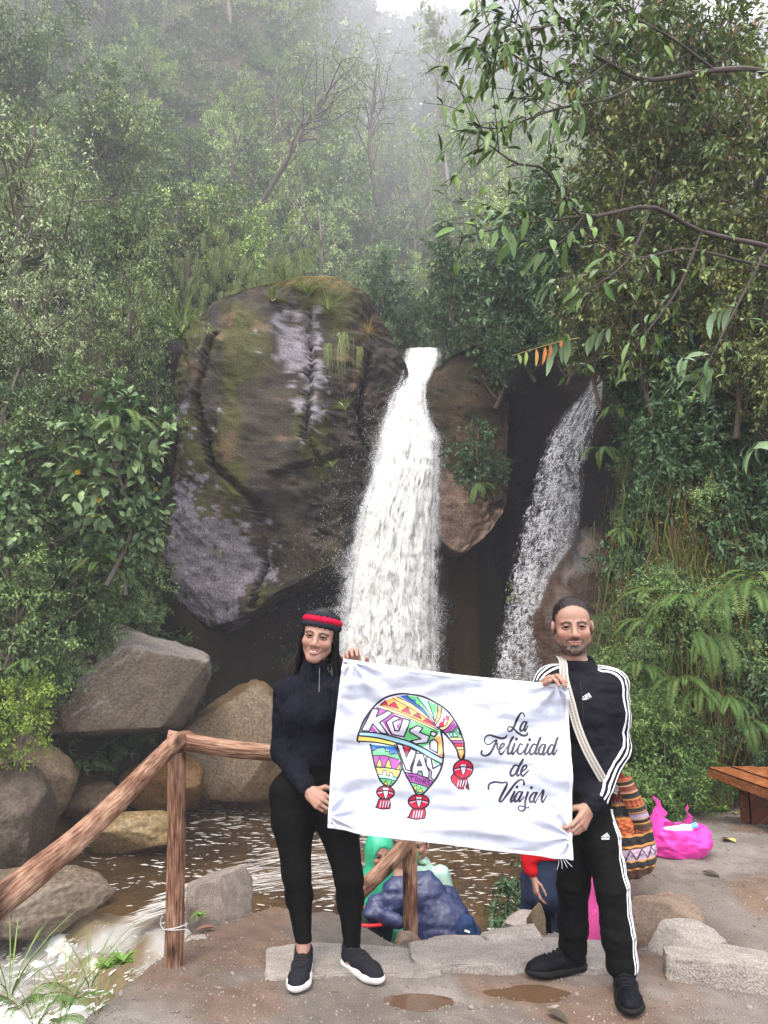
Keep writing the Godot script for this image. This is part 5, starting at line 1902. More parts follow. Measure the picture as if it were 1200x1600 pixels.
func ribbon(pts: Array, normals: Array, width: float, col: Color, lift := 0.002) -> ArrayMesh:
	# a flat strip with a little thickness, laid along pts
	var m := Mesher.new()
	var n := pts.size()
	for i in n:
		var d: Vector3 = (pts[mini(i + 1, n - 1)] - pts[maxi(i - 1, 0)]).normalized()
		var nn: Vector3 = normals[i]
		var s := d.cross(nn).normalized()
		for k: float in [-1.0, -0.5, 0.5, 1.0]:
			m.v.append(pts[i] + s * width * 0.5 * k + nn * (lift if absf(k) < 0.7 else lift * 0.2))
			m.n.append(nn)
			m.c.append(col)
			m.uv.append(Vector2(k * 0.5 + 0.5, float(i) / (n - 1)))
	for i in n - 1:
		for k in 3:
			var a := i * 4 + k
			m.quad(a, a + 4, a + 5, a + 1)
	m.smooth()
	return m.done(false)


# ---------------------------------------------------------------- people
func limb(f: Field, pts: Array, radii: Array, k := 0.03, side := Vector3.ZERO, s := 1.0) -> void:
	for i in pts.size() - 1:
		f.bone(pts[i], pts[i + 1], radii[i], radii[i + 1], k, side, s)


func box_of(pts: Array, by: float) -> Array:
	var a: Vector3 = pts[0]
	var b: Vector3 = pts[0]
	for p: Vector3 in pts:
		a = Vector3(minf(a.x, p.x), minf(a.y, p.y), minf(a.z, p.z))
		b = Vector3(maxf(b.x, p.x), maxf(b.y, p.y), maxf(b.z, p.z))
	return [a - Vector3.ONE * by, b + Vector3.ONE * by]


func put_hand(m: Mesher, wrist: Vector3, fingers: Vector3, palm: Vector3, size: float, curls: Array, thumb: Array, flip: float, skin: Color) -> void:
	var f := hand_field(size, curls, thumb, flip)
	f.mesh(m, Transform3D(axes(fingers, palm), wrist), func(p, _g):
		var n: float = noise(151, 70.0, 2).get_noise_3dv(p)
		var knuckle: float = sm(0.02, 0.0, absf(p.y - 0.09 * size)) * sm(0.0, -0.01, p.z)
		return Color(skin.r, skin.g, skin.b).lerp(Color(skin.r * 1.05, skin.g * 0.8, skin.b * 0.75), 0.35 * knuckle + 0.25 * sm(0.11, 0.16, p.y)) * (1.0 + 0.05 * n))


func shoe(parent: Node, heel: Vector3, yaw: float, size: float, upper_col: Color, sole_col: Color, chunky: bool) -> void:
	var place := Transform3D(Basis(Vector3.UP, yaw).scaled(Vector3.ONE * size), heel)
	var f := Field.new(Vector3(-0.07, -0.01, -0.03), Vector3(0.07, 0.16, 0.31), 0.0055)
	var up := Vector3.UP
	f.bone(Vector3(0, 0.05, 0.04), Vector3(0.004, 0.052, 0.12), 0.039, 0.042, 0.02)
	f.bone(Vector3(0.004, 0.052, 0.12), Vector3(0.006, 0.040, 0.205), 0.042, 0.044 if chunky else 0.040, 0.02, up, 0.85)
	f.bone(Vector3(0.006, 0.040, 0.205), Vector3(0.002, 0.036, 0.245), 0.043, 0.036, 0.02, up, 0.75)
	f.bone(Vector3(0, 0.06, 0.05), Vector3(0, 0.105 if chunky else 0.092, 0.045), 0.040, 0.043, 0.02)
	f.bone(Vector3(0, 0.12, 0.05), Vector3(0, 0.17, 0.05), 0.030, 0.034, 0.008, Vector3.ZERO, 1.0, 1)
	f.cut(Vector3(0, 0.024, 0), Vector3.DOWN)
	f.rough(noise(161, 30.0, 2), 0.0025)
	part("upper", from_field(f, func(p, _g): return upper_col * (1.0 + 0.25 * noise(162, 50.0, 2).get_noise_3dv(p)), place), M.leather if chunky else M.cloth, parent)
	var s := Field.new(Vector3(-0.075, -0.012, -0.04), Vector3(0.075, 0.07, 0.32), 0.0055)
	var h := 0.52 if chunky else 0.6
	s.bone(Vector3(0, 0.021, 0.036), Vector3(0.004, 0.02, 0.14), 0.043, 0.044, 0.02, up, h)
	s.bone(Vector3(0.004, 0.02, 0.14), Vector3(0.006, 0.02, 0.205), 0.044, 0.048, 0.02, up, h)
	s.bone(Vector3(0.006, 0.02, 0.205), Vector3(0.002, 0.024, 0.25), 0.048, 0.038, 0.02, up, h)
	s.cut(Vector3(0, 0.001, 0), Vector3.DOWN)
	s.cut(Vector3(0, 0.036, 0), Vector3.UP)
	part("sole", from_field(s, func(_p, _g): return sole_col, place), M.plain, parent)
	var laces := Mesher.new()
	for i in 5:
		var z := 0.105 + 0.021 * i
		var q := []
		for j in 5:
			var a := -0.9 + 0.45 * j
			var o := Vector3(sin(a) * 0.5, cos(a), 0.0)
			var hit := f.hit(Vector3(0, 0.05, z), o.normalized(), 0.1)
			q.append(place * (hit + o * 0.002))
		tube(laces, curve(q, 8), 0.0028, 0.0028, 4, Color(0.02, 0.02, 0.022) if not chunky else Color(0.012, 0.012, 0.014))
	part("laces", laces.done(false), M.cloth, parent)


func striped(parent: Node, f: Field, path: Array, offsets: Array, width: float, col: Color, steps := 22) -> void:
	# bands laid on cloth along a path of [point inside, outward direction]
	var pts := []
	var outs := []
	for p in path:
		pts.append(p[0])
		outs.append(p[1])
	var line := curve(pts, steps)
	var dirs := curve(outs, steps)
	for off: float in offsets:
		var q := []
		var n := []
		for i in line.size():
			var d := (line[mini(i + 1, line.size() - 1)] - line[maxi(i - 1, 0)]).normalized()
			var o := dirs[i].normalized()
			var w := d.cross(o).normalized()
			var hit := f.hit(line[i] + w * off, o)
			q.append(hit)
			n.append(f.grad(hit))
		part("stripe", ribbon(q, n, width, col, 0.0022), M.cloth, parent)


func make_people() -> void:
	make_woman()
	make_man()
	make_bathers()


func make_woman() -> void:
	var who := thing("person", "person in black knit turtleneck, leggings and red braided headband holding the banner", "person", Vector3.ZERO)
	var skin := Color(0.25, 0.135, 0.098)
	var z := Vector3(0, 0, 1)
	var neck := at(489, 1053, 3.73)
	var chest := at(488, 1105, 3.75)
	var waist := at(487, 1180, 3.78)
	var hips := at(488, 1232, 3.80)
	var sr := at(450, 1083, 3.75)
	var er := at(443, 1172, 3.82)
	var wr := at(484, 1238, 3.58)
	var sl := at(530, 1083, 3.72)
	var el := at(566, 1150, 3.66)
	var wl := at(556, 1055, 3.51)
	var hr := at(456, 1240, 3.80)
	var kr := at(463, 1365, 3.76)
	var ar := at(474, 1475, 3.76)
	var hl := at(520, 1240, 3.80)
	var kl := at(545, 1372, 3.74)
	var al := at(550, 1482, 3.80)
	var all := [neck, chest, waist, hips, sr, er, wr, sl, el, wl, hr, kr, ar, hl, kl, al]
	var b := box_of(all, 0.2)
	# body
	var m := Mesher.new()
	var f := Field.new(b[0], b[1], 0.012)
	limb(f, [hips, waist, chest, neck], [0.10, 0.09, 0.10, 0.045], 0.06, z, 0.72)
	limb(f, [sr, er, wr], [0.042, 0.036, 0.026])
	limb(f, [sl, el, wl], [0.042, 0.036, 0.026])
	limb(f, [hr, kr, ar, ar - Vector3(0, 0.05, -0.02)], [0.080, 0.040, 0.028, 0.030])
	limb(f, [hl, kl, al, al - Vector3(0, 0.05, -0.02)], [0.080, 0.040, 0.028, 0.030])
	f.mesh(m, Transform3D.IDENTITY, func(_p, _g): return skin * 0.9)
	# head: tilted to the side, looking at the viewer
	var look := {"skin": skin, "smile": 0.95, "wide": 0.97, "jaw": 0.80, "cheek": 1.12, "brow": 0.72, "neck": 0.046, "lips": Color(0.25, 0.085, 0.075), "lash": 0.95}
	var hp := Transform3D((Basis(Vector3(0, 0, 1), deg_to_rad(-10.0)) * Basis(Vector3.UP, deg_to_rad(-5.0)) * Basis(Vector3.RIGHT, deg_to_rad(4.0))).scaled(Vector3.ONE * 1.02), at(497, 993.5, 3.63) - Vector3(0, 0, 0.075))
	var hf := head_field(look)
	hf.mesh(m, hp, func(p, g): return head_paint(look, p, g))
	put_hand(m, wr, at(512, 1260, 3.49) - wr, Vector3(0.45, -0.35, -0.75), 0.95, [[0.5, 0.7, 0.4], [0.55, 0.75, 0.4], [0.6, 0.8, 0.4], [0.7, 0.8, 0.4]], [Vector3(0.9, 0.5, 0.5), Vector3(0.35, 1.0, 0.6), Vector3(0.1, 1.0, 0.5)], 1.0, skin)
	put_hand(m, wl, at(548, 1020, 3.485) - wl, Vector3(-0.1, 0.1, 1.0), 0.92, [[0.45, 1.15, 0.8], [0.5, 1.2, 0.8], [0.5, 1.2, 0.85], [0.55, 1.25, 0.85]], [Vector3(0.9, 0.5, 0.5), Vector3(0.6, 1.0, 0.6), Vector3(0.3, 1.0, 0.6)], 1.0, skin)
	part("body", m.done(false), M.skin, who)
	eyes(who, hp, Vector3(0.05, 0.02, 1), 1.3)
	var teeth := Mesher.new()
	var tf := Field.new(Vector3(-0.04, -0.09, 0.05), Vector3(0.04, -0.045, 0.11), 0.003)
	tf.egg(Vector3(0, -0.0655, 0.0825), Vector3(0.0185, 0.0070, 0.0100), 0.003)
	tf.mesh(teeth, hp, func(_p, _g): return Color(0.8, 0.78, 0.74))
	part("teeth", teeth.done(false), M.gloss, who)
	# sweater
	var wb := box_of([waist, chest, neck, sr, er, wr, sl, el, wl, hp * Vector3(0, -0.1, 0)], 0.10)
	var w := Field.new(wb[0] - Vector3(0.03, 0.0, 0.08), wb[1] + Vector3(0.03, 0.0, 0.07), 0.0085)
	limb(w, [waist - Vector3(0, 0.035, 0), waist, chest, neck + Vector3(0, -0.03, 0)], [0.125, 0.128, 0.142, 0.068], 0.05, z, 0.74)
	for e: float in [-1.0, 1.0]:
		w.egg(chest + Vector3(0.062 * e, -0.025, 0.075), Vector3(0.062, 0.06, 0.055), 0.04)
	w.cut(waist - Vector3(0, 0.04, 0), Vector3.DOWN, 0.6)
	w.bone(sr, sl, 0.062, 0.062, 0.05, z, 0.9)
	limb(w, [sr, er, wr.lerp(er, 0.10)], [0.066, 0.060, 0.042], 0.035)
	limb(w, [sl, el, wl.lerp(el, 0.12)], [0.064, 0.058, 0.042], 0.035)
	var head_down := hp * Vector3(0, -0.125, -0.028)
	w.bone(neck + Vector3(0, -0.02, 0.0), head_down, 0.067, 0.061, 0.02)
	w.cut(head_down + Vector3(0, 0.022, 0), hp.basis.y.normalized(), 0.09)
	w.rough(noise(171, 9.0, 3), 0.009, Vector3(1.0, 0.75, 1.0))
	w.rough(noise(172, 26.0, 2), 0.004)
	part("sweater", from_field(w, func(p, _g): return Color(0.0085, 0.009, 0.0135) * (1.0 + 0.4 * noise(173, 30.0, 2).get_noise_3dv(p))), M.knit, who)
	var zip := Mesher.new()
	var zp := []
	for i in 7:
		zp.append(w.hit(at(501, 1043 + i * 6.0, 3.74), Vector3(0, 0, 1)) + Vector3(0, 0, 0.001))
	tube(zip, curve(zp, 12), 0.002, 0.002, 4, Color(0.12, 0.12, 0.13))
	part("zip", zip.done(false), M.gloss, who)
	# leggings
	var lb := box_of([waist, hips, hr, kr, ar, hl, kl, al], 0.14)
	var l := Field.new(lb[0], lb[1], 0.0085)
	limb(l, [waist + Vector3(0, 0.02, 0), hips], [0.118, 0.150], 0.05, z, 0.76)
	l.egg(hips + Vector3(0, -0.03, -0.055), Vector3(0.135, 0.10, 0.09), 0.05)
	limb(l, [hr + Vector3(-0.002, 0, 0), hr.lerp(kr, 0.35), kr, kr.lerp(ar, 0.32) + Vector3(0, 0, -0.02), ar + Vector3(0, 0.015, 0)], [0.108, 0.098, 0.063, 0.060, 0.038], 0.03)
	limb(l, [hl + Vector3(0.002, 0, 0), hl.lerp(kl, 0.35), kl, kl.lerp(al, 0.32) + Vector3(0, 0, -0.02), al + Vector3(0, 0.015, 0)], [0.108, 0.098, 0.063, 0.060, 0.038], 0.03)
	l.cut(ar + Vector3(0, 0.01, 0), Vector3(0, -1, 0), 0.12)
	l.cut(al + Vector3(0, 0.01, 0), Vector3(0, -1, 0), 0.12)
	l.rough(noise(174, 14.0, 2), 0.003)
	part("leggings", from_field(l, func(_p, _g): return Color(0.0055, 0.0055, 0.007)), M.jersey, who)
	for e in [[ar, at(478, 1548, 3.6), -0.06], [al, at(590, 1552, 3.57), 0.62]]:
		var ank: Vector3 = e[0]
		var yaw: float = e[2]
		var sh := Node3D.new()
		sh.name = "shoe"
		who.add_child(sh, true)
		shoe(sh, Vector3(ank.x, 0.0, ank.z) + Vector3(0, bank_height(ank.x, ank.z) * 0.5 + 0.006, 0) - Vector3(sin(yaw), 0, cos(yaw)) * 0.055, yaw, 1.0, Color(0.014, 0.014, 0.017), Color(0.48, 0.46, 0.44), false)
	# hair
	var r := rng(61)
	var hair := Mesher.new()
	var cap := Field.new(Vector3(-0.11, -0.1, -0.14), Vector3(0.11, 0.16, 0.12), 0.005)
	cap.egg(Vector3(0, 0.040, -0.022), Vector3(0.083, 0.094, 0.099), 0.02)
	cap.cut(Vector3(0, 0.062, 0.045), Vector3(0, -0.35, 0.94))
	cap.mesh(hair, hp, func(_p, _g): return Color(0.010, 0.009, 0.010))
	for i in 150:
		var e := -1.0 if i % 5 < 3 else 1.0
		var a := r.randf_range(0.0, 1.5)
		var p0 := hp * Vector3(e * (0.083 * cos(a) + 0.0), r.randf_range(-0.02, 0.05), -0.02 - 0.085 * sin(a))
		var down := r.randf_range(0.16, 0.46) if e < 0.0 else r.randf_range(0.08, 0.26)
		var p1 := hp * Vector3(e * (0.090 + 0.012 * r.randf()) * cos(a * 0.9), -0.07, -0.03 - 0.08 * sin(a)) + Vector3(0, 0, -0.01)
		var p2 := p1 + Vector3(e * r.randf_range(-0.005, 0.055) - (0.02 if e < 0.0 else 0.0), -down * 0.5, -0.02 + r.randfn() * 0.012)
		var p3 := p2 + Vector3(e * r.randf_range(0.0, 0.03), -down * 0.5, -0.01 + r.randfn() * 0.01)
		tube(hair, curve([p0, p1, p2, p3], 10), 0.0045, 0.002, 4, Color(0.010, 0.009, 0.010).lerp(Color(0.03, 0.024, 0.022), r.randf()), 0.0, false)
	for i in 44:
		# locks that frame the face
		var e := -1.0 if i % 2 else 1.0
		var p0 := hp * Vector3(e * r.randf_range(0.068, 0.080), 0.045, r.randf_range(0.0, 0.038))
		var p1 := hp * Vector3(e * r.randf_range(0.078, 0.088), -0.03, r.randf_range(-0.03, 0.022))
		var p2 := hp * Vector3(e * r.randf_range(0.078, 0.094), -0.10, r.randf_range(-0.05, 0.0))
		tube(hair, curve([p0, p1, p2, p2 + Vector3(e * 0.01, -0.08, -0.02)], 8), 0.0042, 0.002, 4, Color(0.010, 0.009, 0.010), 0.0, false)
	part("hair", hair.done(false), M.hair, who)
	# braided headband
	var dark := Mesher.new()
	var red := Mesher.new()
	var turns := 22
	for i in turns:
		for rowk in 3:
			var a0 := TAU * (i + rowk * 0.5) / turns
			var q := []
			for j in 4:
				var a := a0 + TAU / turns * (j / 3.0 - 0.5) * 2.4
				var rise: float = [0.052, 0.072, 0.092][rowk] + (j / 3.0 - 0.5) * 0.016 * (1.0 if rowk != 1 else -1.0) + 0.012 * sin(a)
				var swell := 0.006 * sin(PI * j / 3.0) + (0.003 if rowk == 1 else 0.0)
				var shrink: float = [1.0, 0.97, 0.86][rowk]
				q.append(hp * Vector3(cos(a) * (0.079 + swell) * shrink, rise - 0.004, sin(a) * (0.098 + swell) * shrink - 0.016))
			tube(red if rowk == 1 else dark, curve(q, 6), 0.0128, 0.0112, 7, Color(0.32, 0.009, 0.035) if rowk == 1 else Color(0.022, 0.021, 0.028), 0.12)
	part("headband", dark.done(false), M.knit, who)
	part("headband_stripe", red.done(false), M.knit, who)
	var ring := TorusMesh.new()
	ring.inner_radius = 0.004
	ring.outer_radius = 0.0065
	ring.rings = 12
	ring.ring_segments = 6
	var er_ring := part("earring", ring, M.gold, who)
	er_ring.transform = Transform3D(hp.basis * Basis(Vector3.FORWARD, PI / 2.0), hp * Vector3(-0.082, -0.040, -0.004))


func sport_logo(parent: Node, centre: Vector3, n: Vector3, size: float) -> void:
	# three slanted bars rising to the right over a small word, as stitched on the cloth
	var x := Vector3.UP.cross(n).normalized()
	var y := n.cross(x).normalized()
	var bars := [[[-0.50, -0.05], [-0.28, 0.08], [-0.20, -0.05], [-0.20, -0.05]], [[-0.20, 0.13], [0.02, 0.26], [0.20, -0.05], [-0.10, -0.05]], [[0.10, 0.31], [0.26, 0.40], [0.52, -0.05], [0.30, -0.05]]]
	for bar in bars:
		var m := Mesher.new()
		for p in bar:
			m.v.append(centre + (x * p[0] + y * p[1]) * size + n * 0.0015)
			m.n.append(n)
			m.c.append(Color(0.56, 0.56, 0.58))
		m.quad(0, 1, 2, 3)
		part("logo_bar", m.done(false), M.cloth, parent)
	var t := TextMesh.new()
	t.text = "adidas"
	var font := SystemFont.new()
	font.font_names = PackedStringArray(["Droid Sans"])
	font.font_weight = 700
	t.font = font
	t.font_size = 32
	t.pixel_size = size * 0.0088
	t.depth = 0.001
	var o := part("logo_word", t, mat(Color(0.7, 0.7, 0.7), 0.8), parent)
	o.transform = Transform3D(Basis(x, y, n), centre - y * size * 0.20 + n * 0.002)


func make_man() -> void:
	var who := thing("person", "person in a black tracksuit with white stripes, holding the banner's other end", "person", Vector3.ZERO)
	var skin := Color(0.24, 0.128, 0.092)
	var z := Vector3(0, 0, 1)
	var neck := at(905, 1038, 3.66)
	var chest := at(908, 1100, 3.67)
	var waist := at(915, 1190, 3.68)
	var hips := at(921, 1245, 3.68)
	var sr := at(858, 1068, 3.68)
	var er := at(826, 1150, 3.70)
	var wr := at(842, 1074, 3.56)
	var sl := at(955, 1070, 3.66)
	var el := at(963, 1172, 3.70)
	var wl := at(921, 1262, 3.54)
	var hr := at(898, 1262, 3.69)
	var kr := at(896, 1378, 3.72)
	var ar := at(896, 1490, 3.78)
	var hl := at(924, 1262, 3.67)
	var kl := at(956, 1390, 3.58)
	var al := at(974, 1520, 3.57)
	var all := [neck, chest, waist, hips, sr, er, wr, sl, el, wl, hr, kr, ar, hl, kl, al]
	var b := box_of(all, 0.2)
	var m := Mesher.new()
	var f := Field.new(b[0], b[1], 0.012)
	limb(f, [hips - Vector3(0.03, 0, 0), waist - Vector3(0.015, 0, 0), chest, neck], [0.085, 0.09, 0.11, 0.05], 0.05, z, 0.75)
	limb(f, [sr, er, wr], [0.05, 0.042, 0.03])
	limb(f, [sl, el, wl], [0.05, 0.042, 0.03])
	limb(f, [hr, kr, ar], [0.060, 0.045, 0.034])
	limb(f, [hl, kl, al], [0.060, 0.045, 0.034])
	f.mesh(m, Transform3D.IDENTITY, func(_p, _g): return skin * 0.9)
	var look := {"skin": skin, "smile": 0.3, "wide": 1.05, "jaw": 1.10, "neck": 0.054, "beard": 0.95, "lips": Color(0.22, 0.085, 0.07), "lash": 0.5}
	var hp := Transform3D((Basis(Vector3(0, 0, 1), deg_to_rad(1.5)) * Basis(Vector3.UP, deg_to_rad(-9.0)) * Basis(Vector3.RIGHT, deg_to_rad(3.0))).scaled(Vector3.ONE * 1.08), at(901, 978, 3.56) - Vector3(0, 0, 0.08))
	var hf := head_field(look)
	hf.mesh(m, hp, func(p, g): return head_paint(look, p, g))
	put_hand(m, wr, at(866, 1056, 3.47) - wr, Vector3(0.35, -0.75, 0.35), 1.05, [[0.25, 0.8, 0.5], [0.3, 0.9, 0.5], [0.35, 0.95, 0.5], [0.4, 1.0, 0.5]], [Vector3(0.4, 1.0, 0.1), Vector3(0.2, 1.0, 0.1), Vector3(0.1, 1.0, 0.1)], -1.0, skin)
	put_hand(m, wl, at(902, 1300, 3.46) - wl, Vector3(-0.55, 0.05, -0.6), 1.06, [[0.3, 0.55, 0.3], [0.4, 0.6, 0.35], [0.45, 0.65, 0.35], [0.5, 0.65, 0.35]], [Vector3(0.6, 0.8, 0.6), Vector3(0.2, 1.0, 0.5), Vector3(0.0, 1.0, 0.4)], -1.0, skin)
	part("body", m.done(false), M.skin, who)
	eyes(who, hp, Vector3(0.08, 0.0, 1))
	# cropped hair
	var cap := Field.new(Vector3(-0.11, -0.12, -0.14), Vector3(0.11, 0.16, 0.12), 0.004)
	cap.egg(Vector3(0, 0.042, -0.020), Vector3(0.0830, 0.0905, 0.0985), 0.02)
	cap.egg(Vector3(0, 0.052, 0.026), Vector3(0.0595, 0.0500, 0.0565), 0.03)
	cap.cut(Vector3(0, 0.080, 0.062), Vector3(0, -0.52, 0.85))
	cap.cut(Vector3(0, -0.075, 0), Vector3(0, -1, -0.2))
	cap.rough(noise(181, 60.0, 2), 0.003)
	part("hair", from_field(cap, func(p, _g): return Color(0.008, 0.007, 0.007).lerp(Color(0.04, 0.027, 0.022), 0.35 * sm(0.03, -0.05, p.y)), hp), M.hair, who)
	# jacket
	var jb := box_of([hips, chest, neck, sr, er, wr, sl, el, wl, hp * Vector3(0, -0.1, 0)], 0.11)
	var j := Field.new(jb[0] - Vector3(0, 0.02, 0.06), jb[1] + Vector3(0, 0, 0.04), 0.0085)
	limb(j, [hips + Vector3(-0.035, 0, 0), waist + Vector3(-0.02, 0, 0), chest, neck - Vector3(0, 0.03, 0)], [0.124, 0.134, 0.162, 0.075], 0.06, z, 0.74)
	j.cut(hips - Vector3(0, 0.03, 0), Vector3.DOWN, 0.6)
	j.bone(sr, sl, 0.070, 0.070, 0.05, z, 0.95)
	limb(j, [sr, er, wr.lerp(er, 0.06)], [0.076, 0.066, 0.046], 0.035)
	limb(j, [sl, sl.lerp(el, 0.5), el, wl.lerp(el, 0.16), wl.lerp(el, 0.05)], [0.076, 0.074, 0.066, 0.056, 0.045], 0.035)
	var up := hp * Vector3(0, -0.15, -0.035)
	j.bone(neck - Vector3(0, 0.02, 0), up, 0.076, 0.073, 0.02)
	j.bone(up + Vector3(0, -0.005, 0.0), up + Vector3(0, 0.08, 0), 0.058, 0.062, 0.006, Vector3.ZERO, 1.0, 1)
	j.cut(up + Vector3(0, 0.026, 0), Vector3(0, 0.93, 0.36), 0.12)
	j.rough(noise(182, 5.0, 3), 0.014, Vector3(1.0, 1.3, 1.0))
	j.rough(noise(183, 9.0, 2, true), 0.006, Vector3(0.7, 1.5, 0.7))
	part("jacket", from_field(j, func(_p, _g): return Color(0.0085, 0.0085, 0.012)), M.jersey, who)
	var white := Color(0.56, 0.56, 0.59)
	var out := Vector3(0.62, 0.1, 0.78)
	striped(who, j, [[at(932, 1046, 3.66), Vector3(0.3, 0.75, 0.6)], [at(950, 1064, 3.665), Vector3(0.55, 0.5, 0.7)], [at(959, 1095, 3.67), out], [at(962, 1130, 3.68), out], [at(961, 1168, 3.69), out], [at(949, 1205, 3.63), Vector3(0.5, 0.1, 0.85)], [at(930, 1248, 3.56), Vector3(0.45, 0.1, 0.88)]], [-0.026, 0.0, 0.026], 0.0125, white, 34)
	striped(who, j, [[at(886, 1048, 3.67), Vector3(-0.2, 0.85, 0.5)], [at(866, 1058, 3.68), Vector3(-0.3, 0.8, 0.5)], [at(850, 1075, 3.69), Vector3(-0.7, 0.5, 0.5)], [at(838, 1110, 3.69), Vector3(-0.9, 0.2, 0.5)]], [-0.026, 0.0, 0.026], 0.0125, white)
	var c := j.hit(at(906, 1086, 3.67), z)
	sport_logo(who, c, (j.grad(c) + z).normalized(), 0.046)
	var zip := Mesher.new()
	var zp := []
	for i in 9:
		zp.append(j.hit(at(897 + i * 0.6, 1030 + i * 17.0, 3.665), z) + z * 0.001)
	tube(zip, curve(zp, 24), 0.003, 0.003, 5, Color(0.02, 0.02, 0.022))
	part("zip", zip.done(false), M.leather, who)
	# trousers
	var lb := box_of([waist, hips, hr, kr, ar, hl, kl, al], 0.14)
	var l := Field.new(lb[0], lb[1], 0.0085)
	limb(l, [waist - Vector3(0.02, 0.06, 0), hips - Vector3(0.035, 0, 0)], [0.120, 0.122], 0.05, z, 0.8)
	limb(l, [hr, hr.lerp(kr, 0.4), kr, kr.lerp(ar, 0.6), ar + Vector3(0, 0.03, 0), ar + Vector3(0, -0.01, 0)], [0.105, 0.092, 0.072, 0.068, 0.066, 0.050], 0.03)
	limb(l, [hl, hl.lerp(kl, 0.4), kl, kl.lerp(al, 0.6), al + Vector3(0, 0.03, 0), al + Vector3(0, -0.01, 0)], [0.088, 0.086, 0.073, 0.069, 0.067, 0.052], 0.03)
	l.rough(noise(184, 5.0, 3), 0.010, Vector3(1.0, 0.9, 1.0))
	l.rough(noise(185, 9.0, 2, true), 0.005, Vector3(0.6, 1.6, 0.6))
	l.cut(ar + Vector3(0, -0.012, 0), Vector3.DOWN, 0.12)
	l.cut(al + Vector3(0, -0.012, 0), Vector3.DOWN, 0.12)
	part("trousers", from_field(l, func(_p, _g): return Color(0.0055, 0.0055, 0.007)), M.jersey, who)
	striped(who, l, [[hl + Vector3(0.02, 0.0, 0), Vector3(0.85, 0, 0.5)], [hl.lerp(kl, 0.5), Vector3(0.8, 0, 0.58)], [kl, Vector3(0.8, 0, 0.6)], [kl.lerp(al, 0.5), Vector3(0.75, 0, 0.66)], [al + Vector3(0, 0.015, 0), Vector3(0.7, 0, 0.7)]], [-0.016, 0.0, 0.016], 0.0075, white, 30)
	c = l.hit(at(930, 1297, 3.67), Vector3(0.1, 0, 1).normalized())
	sport_logo(who, c, (l.grad(c) + z).normalized(), 0.040)
	for e in [[ar, -1.32], [al, 0.06 - 0.25]]:
		var ank: Vector3 = e[0]
		var yaw: float = e[1]
		var sh := Node3D.new()
		sh.name = "shoe"
		who.add_child(sh, true)
		shoe(sh, Vector3(ank.x, bank_height(ank.x, ank.z) + 0.004, ank.z) - Vector3(sin(yaw), 0, cos(yaw)) * 0.06, yaw, 1.05, Color(0.007, 0.007, 0.008), Color(0.006, 0.006, 0.007), true)
	var cuff := Mesher.new()
	tube(cuff, PackedVector3Array([ar + Vector3(-0.01, -0.045, 0.0), ar + Vector3(0, 0.0, 0)]), 0.042, 0.044, 12, Color(0.25, 0.25, 0.26))
	part("sock", cuff.done(false), M.cloth, who)


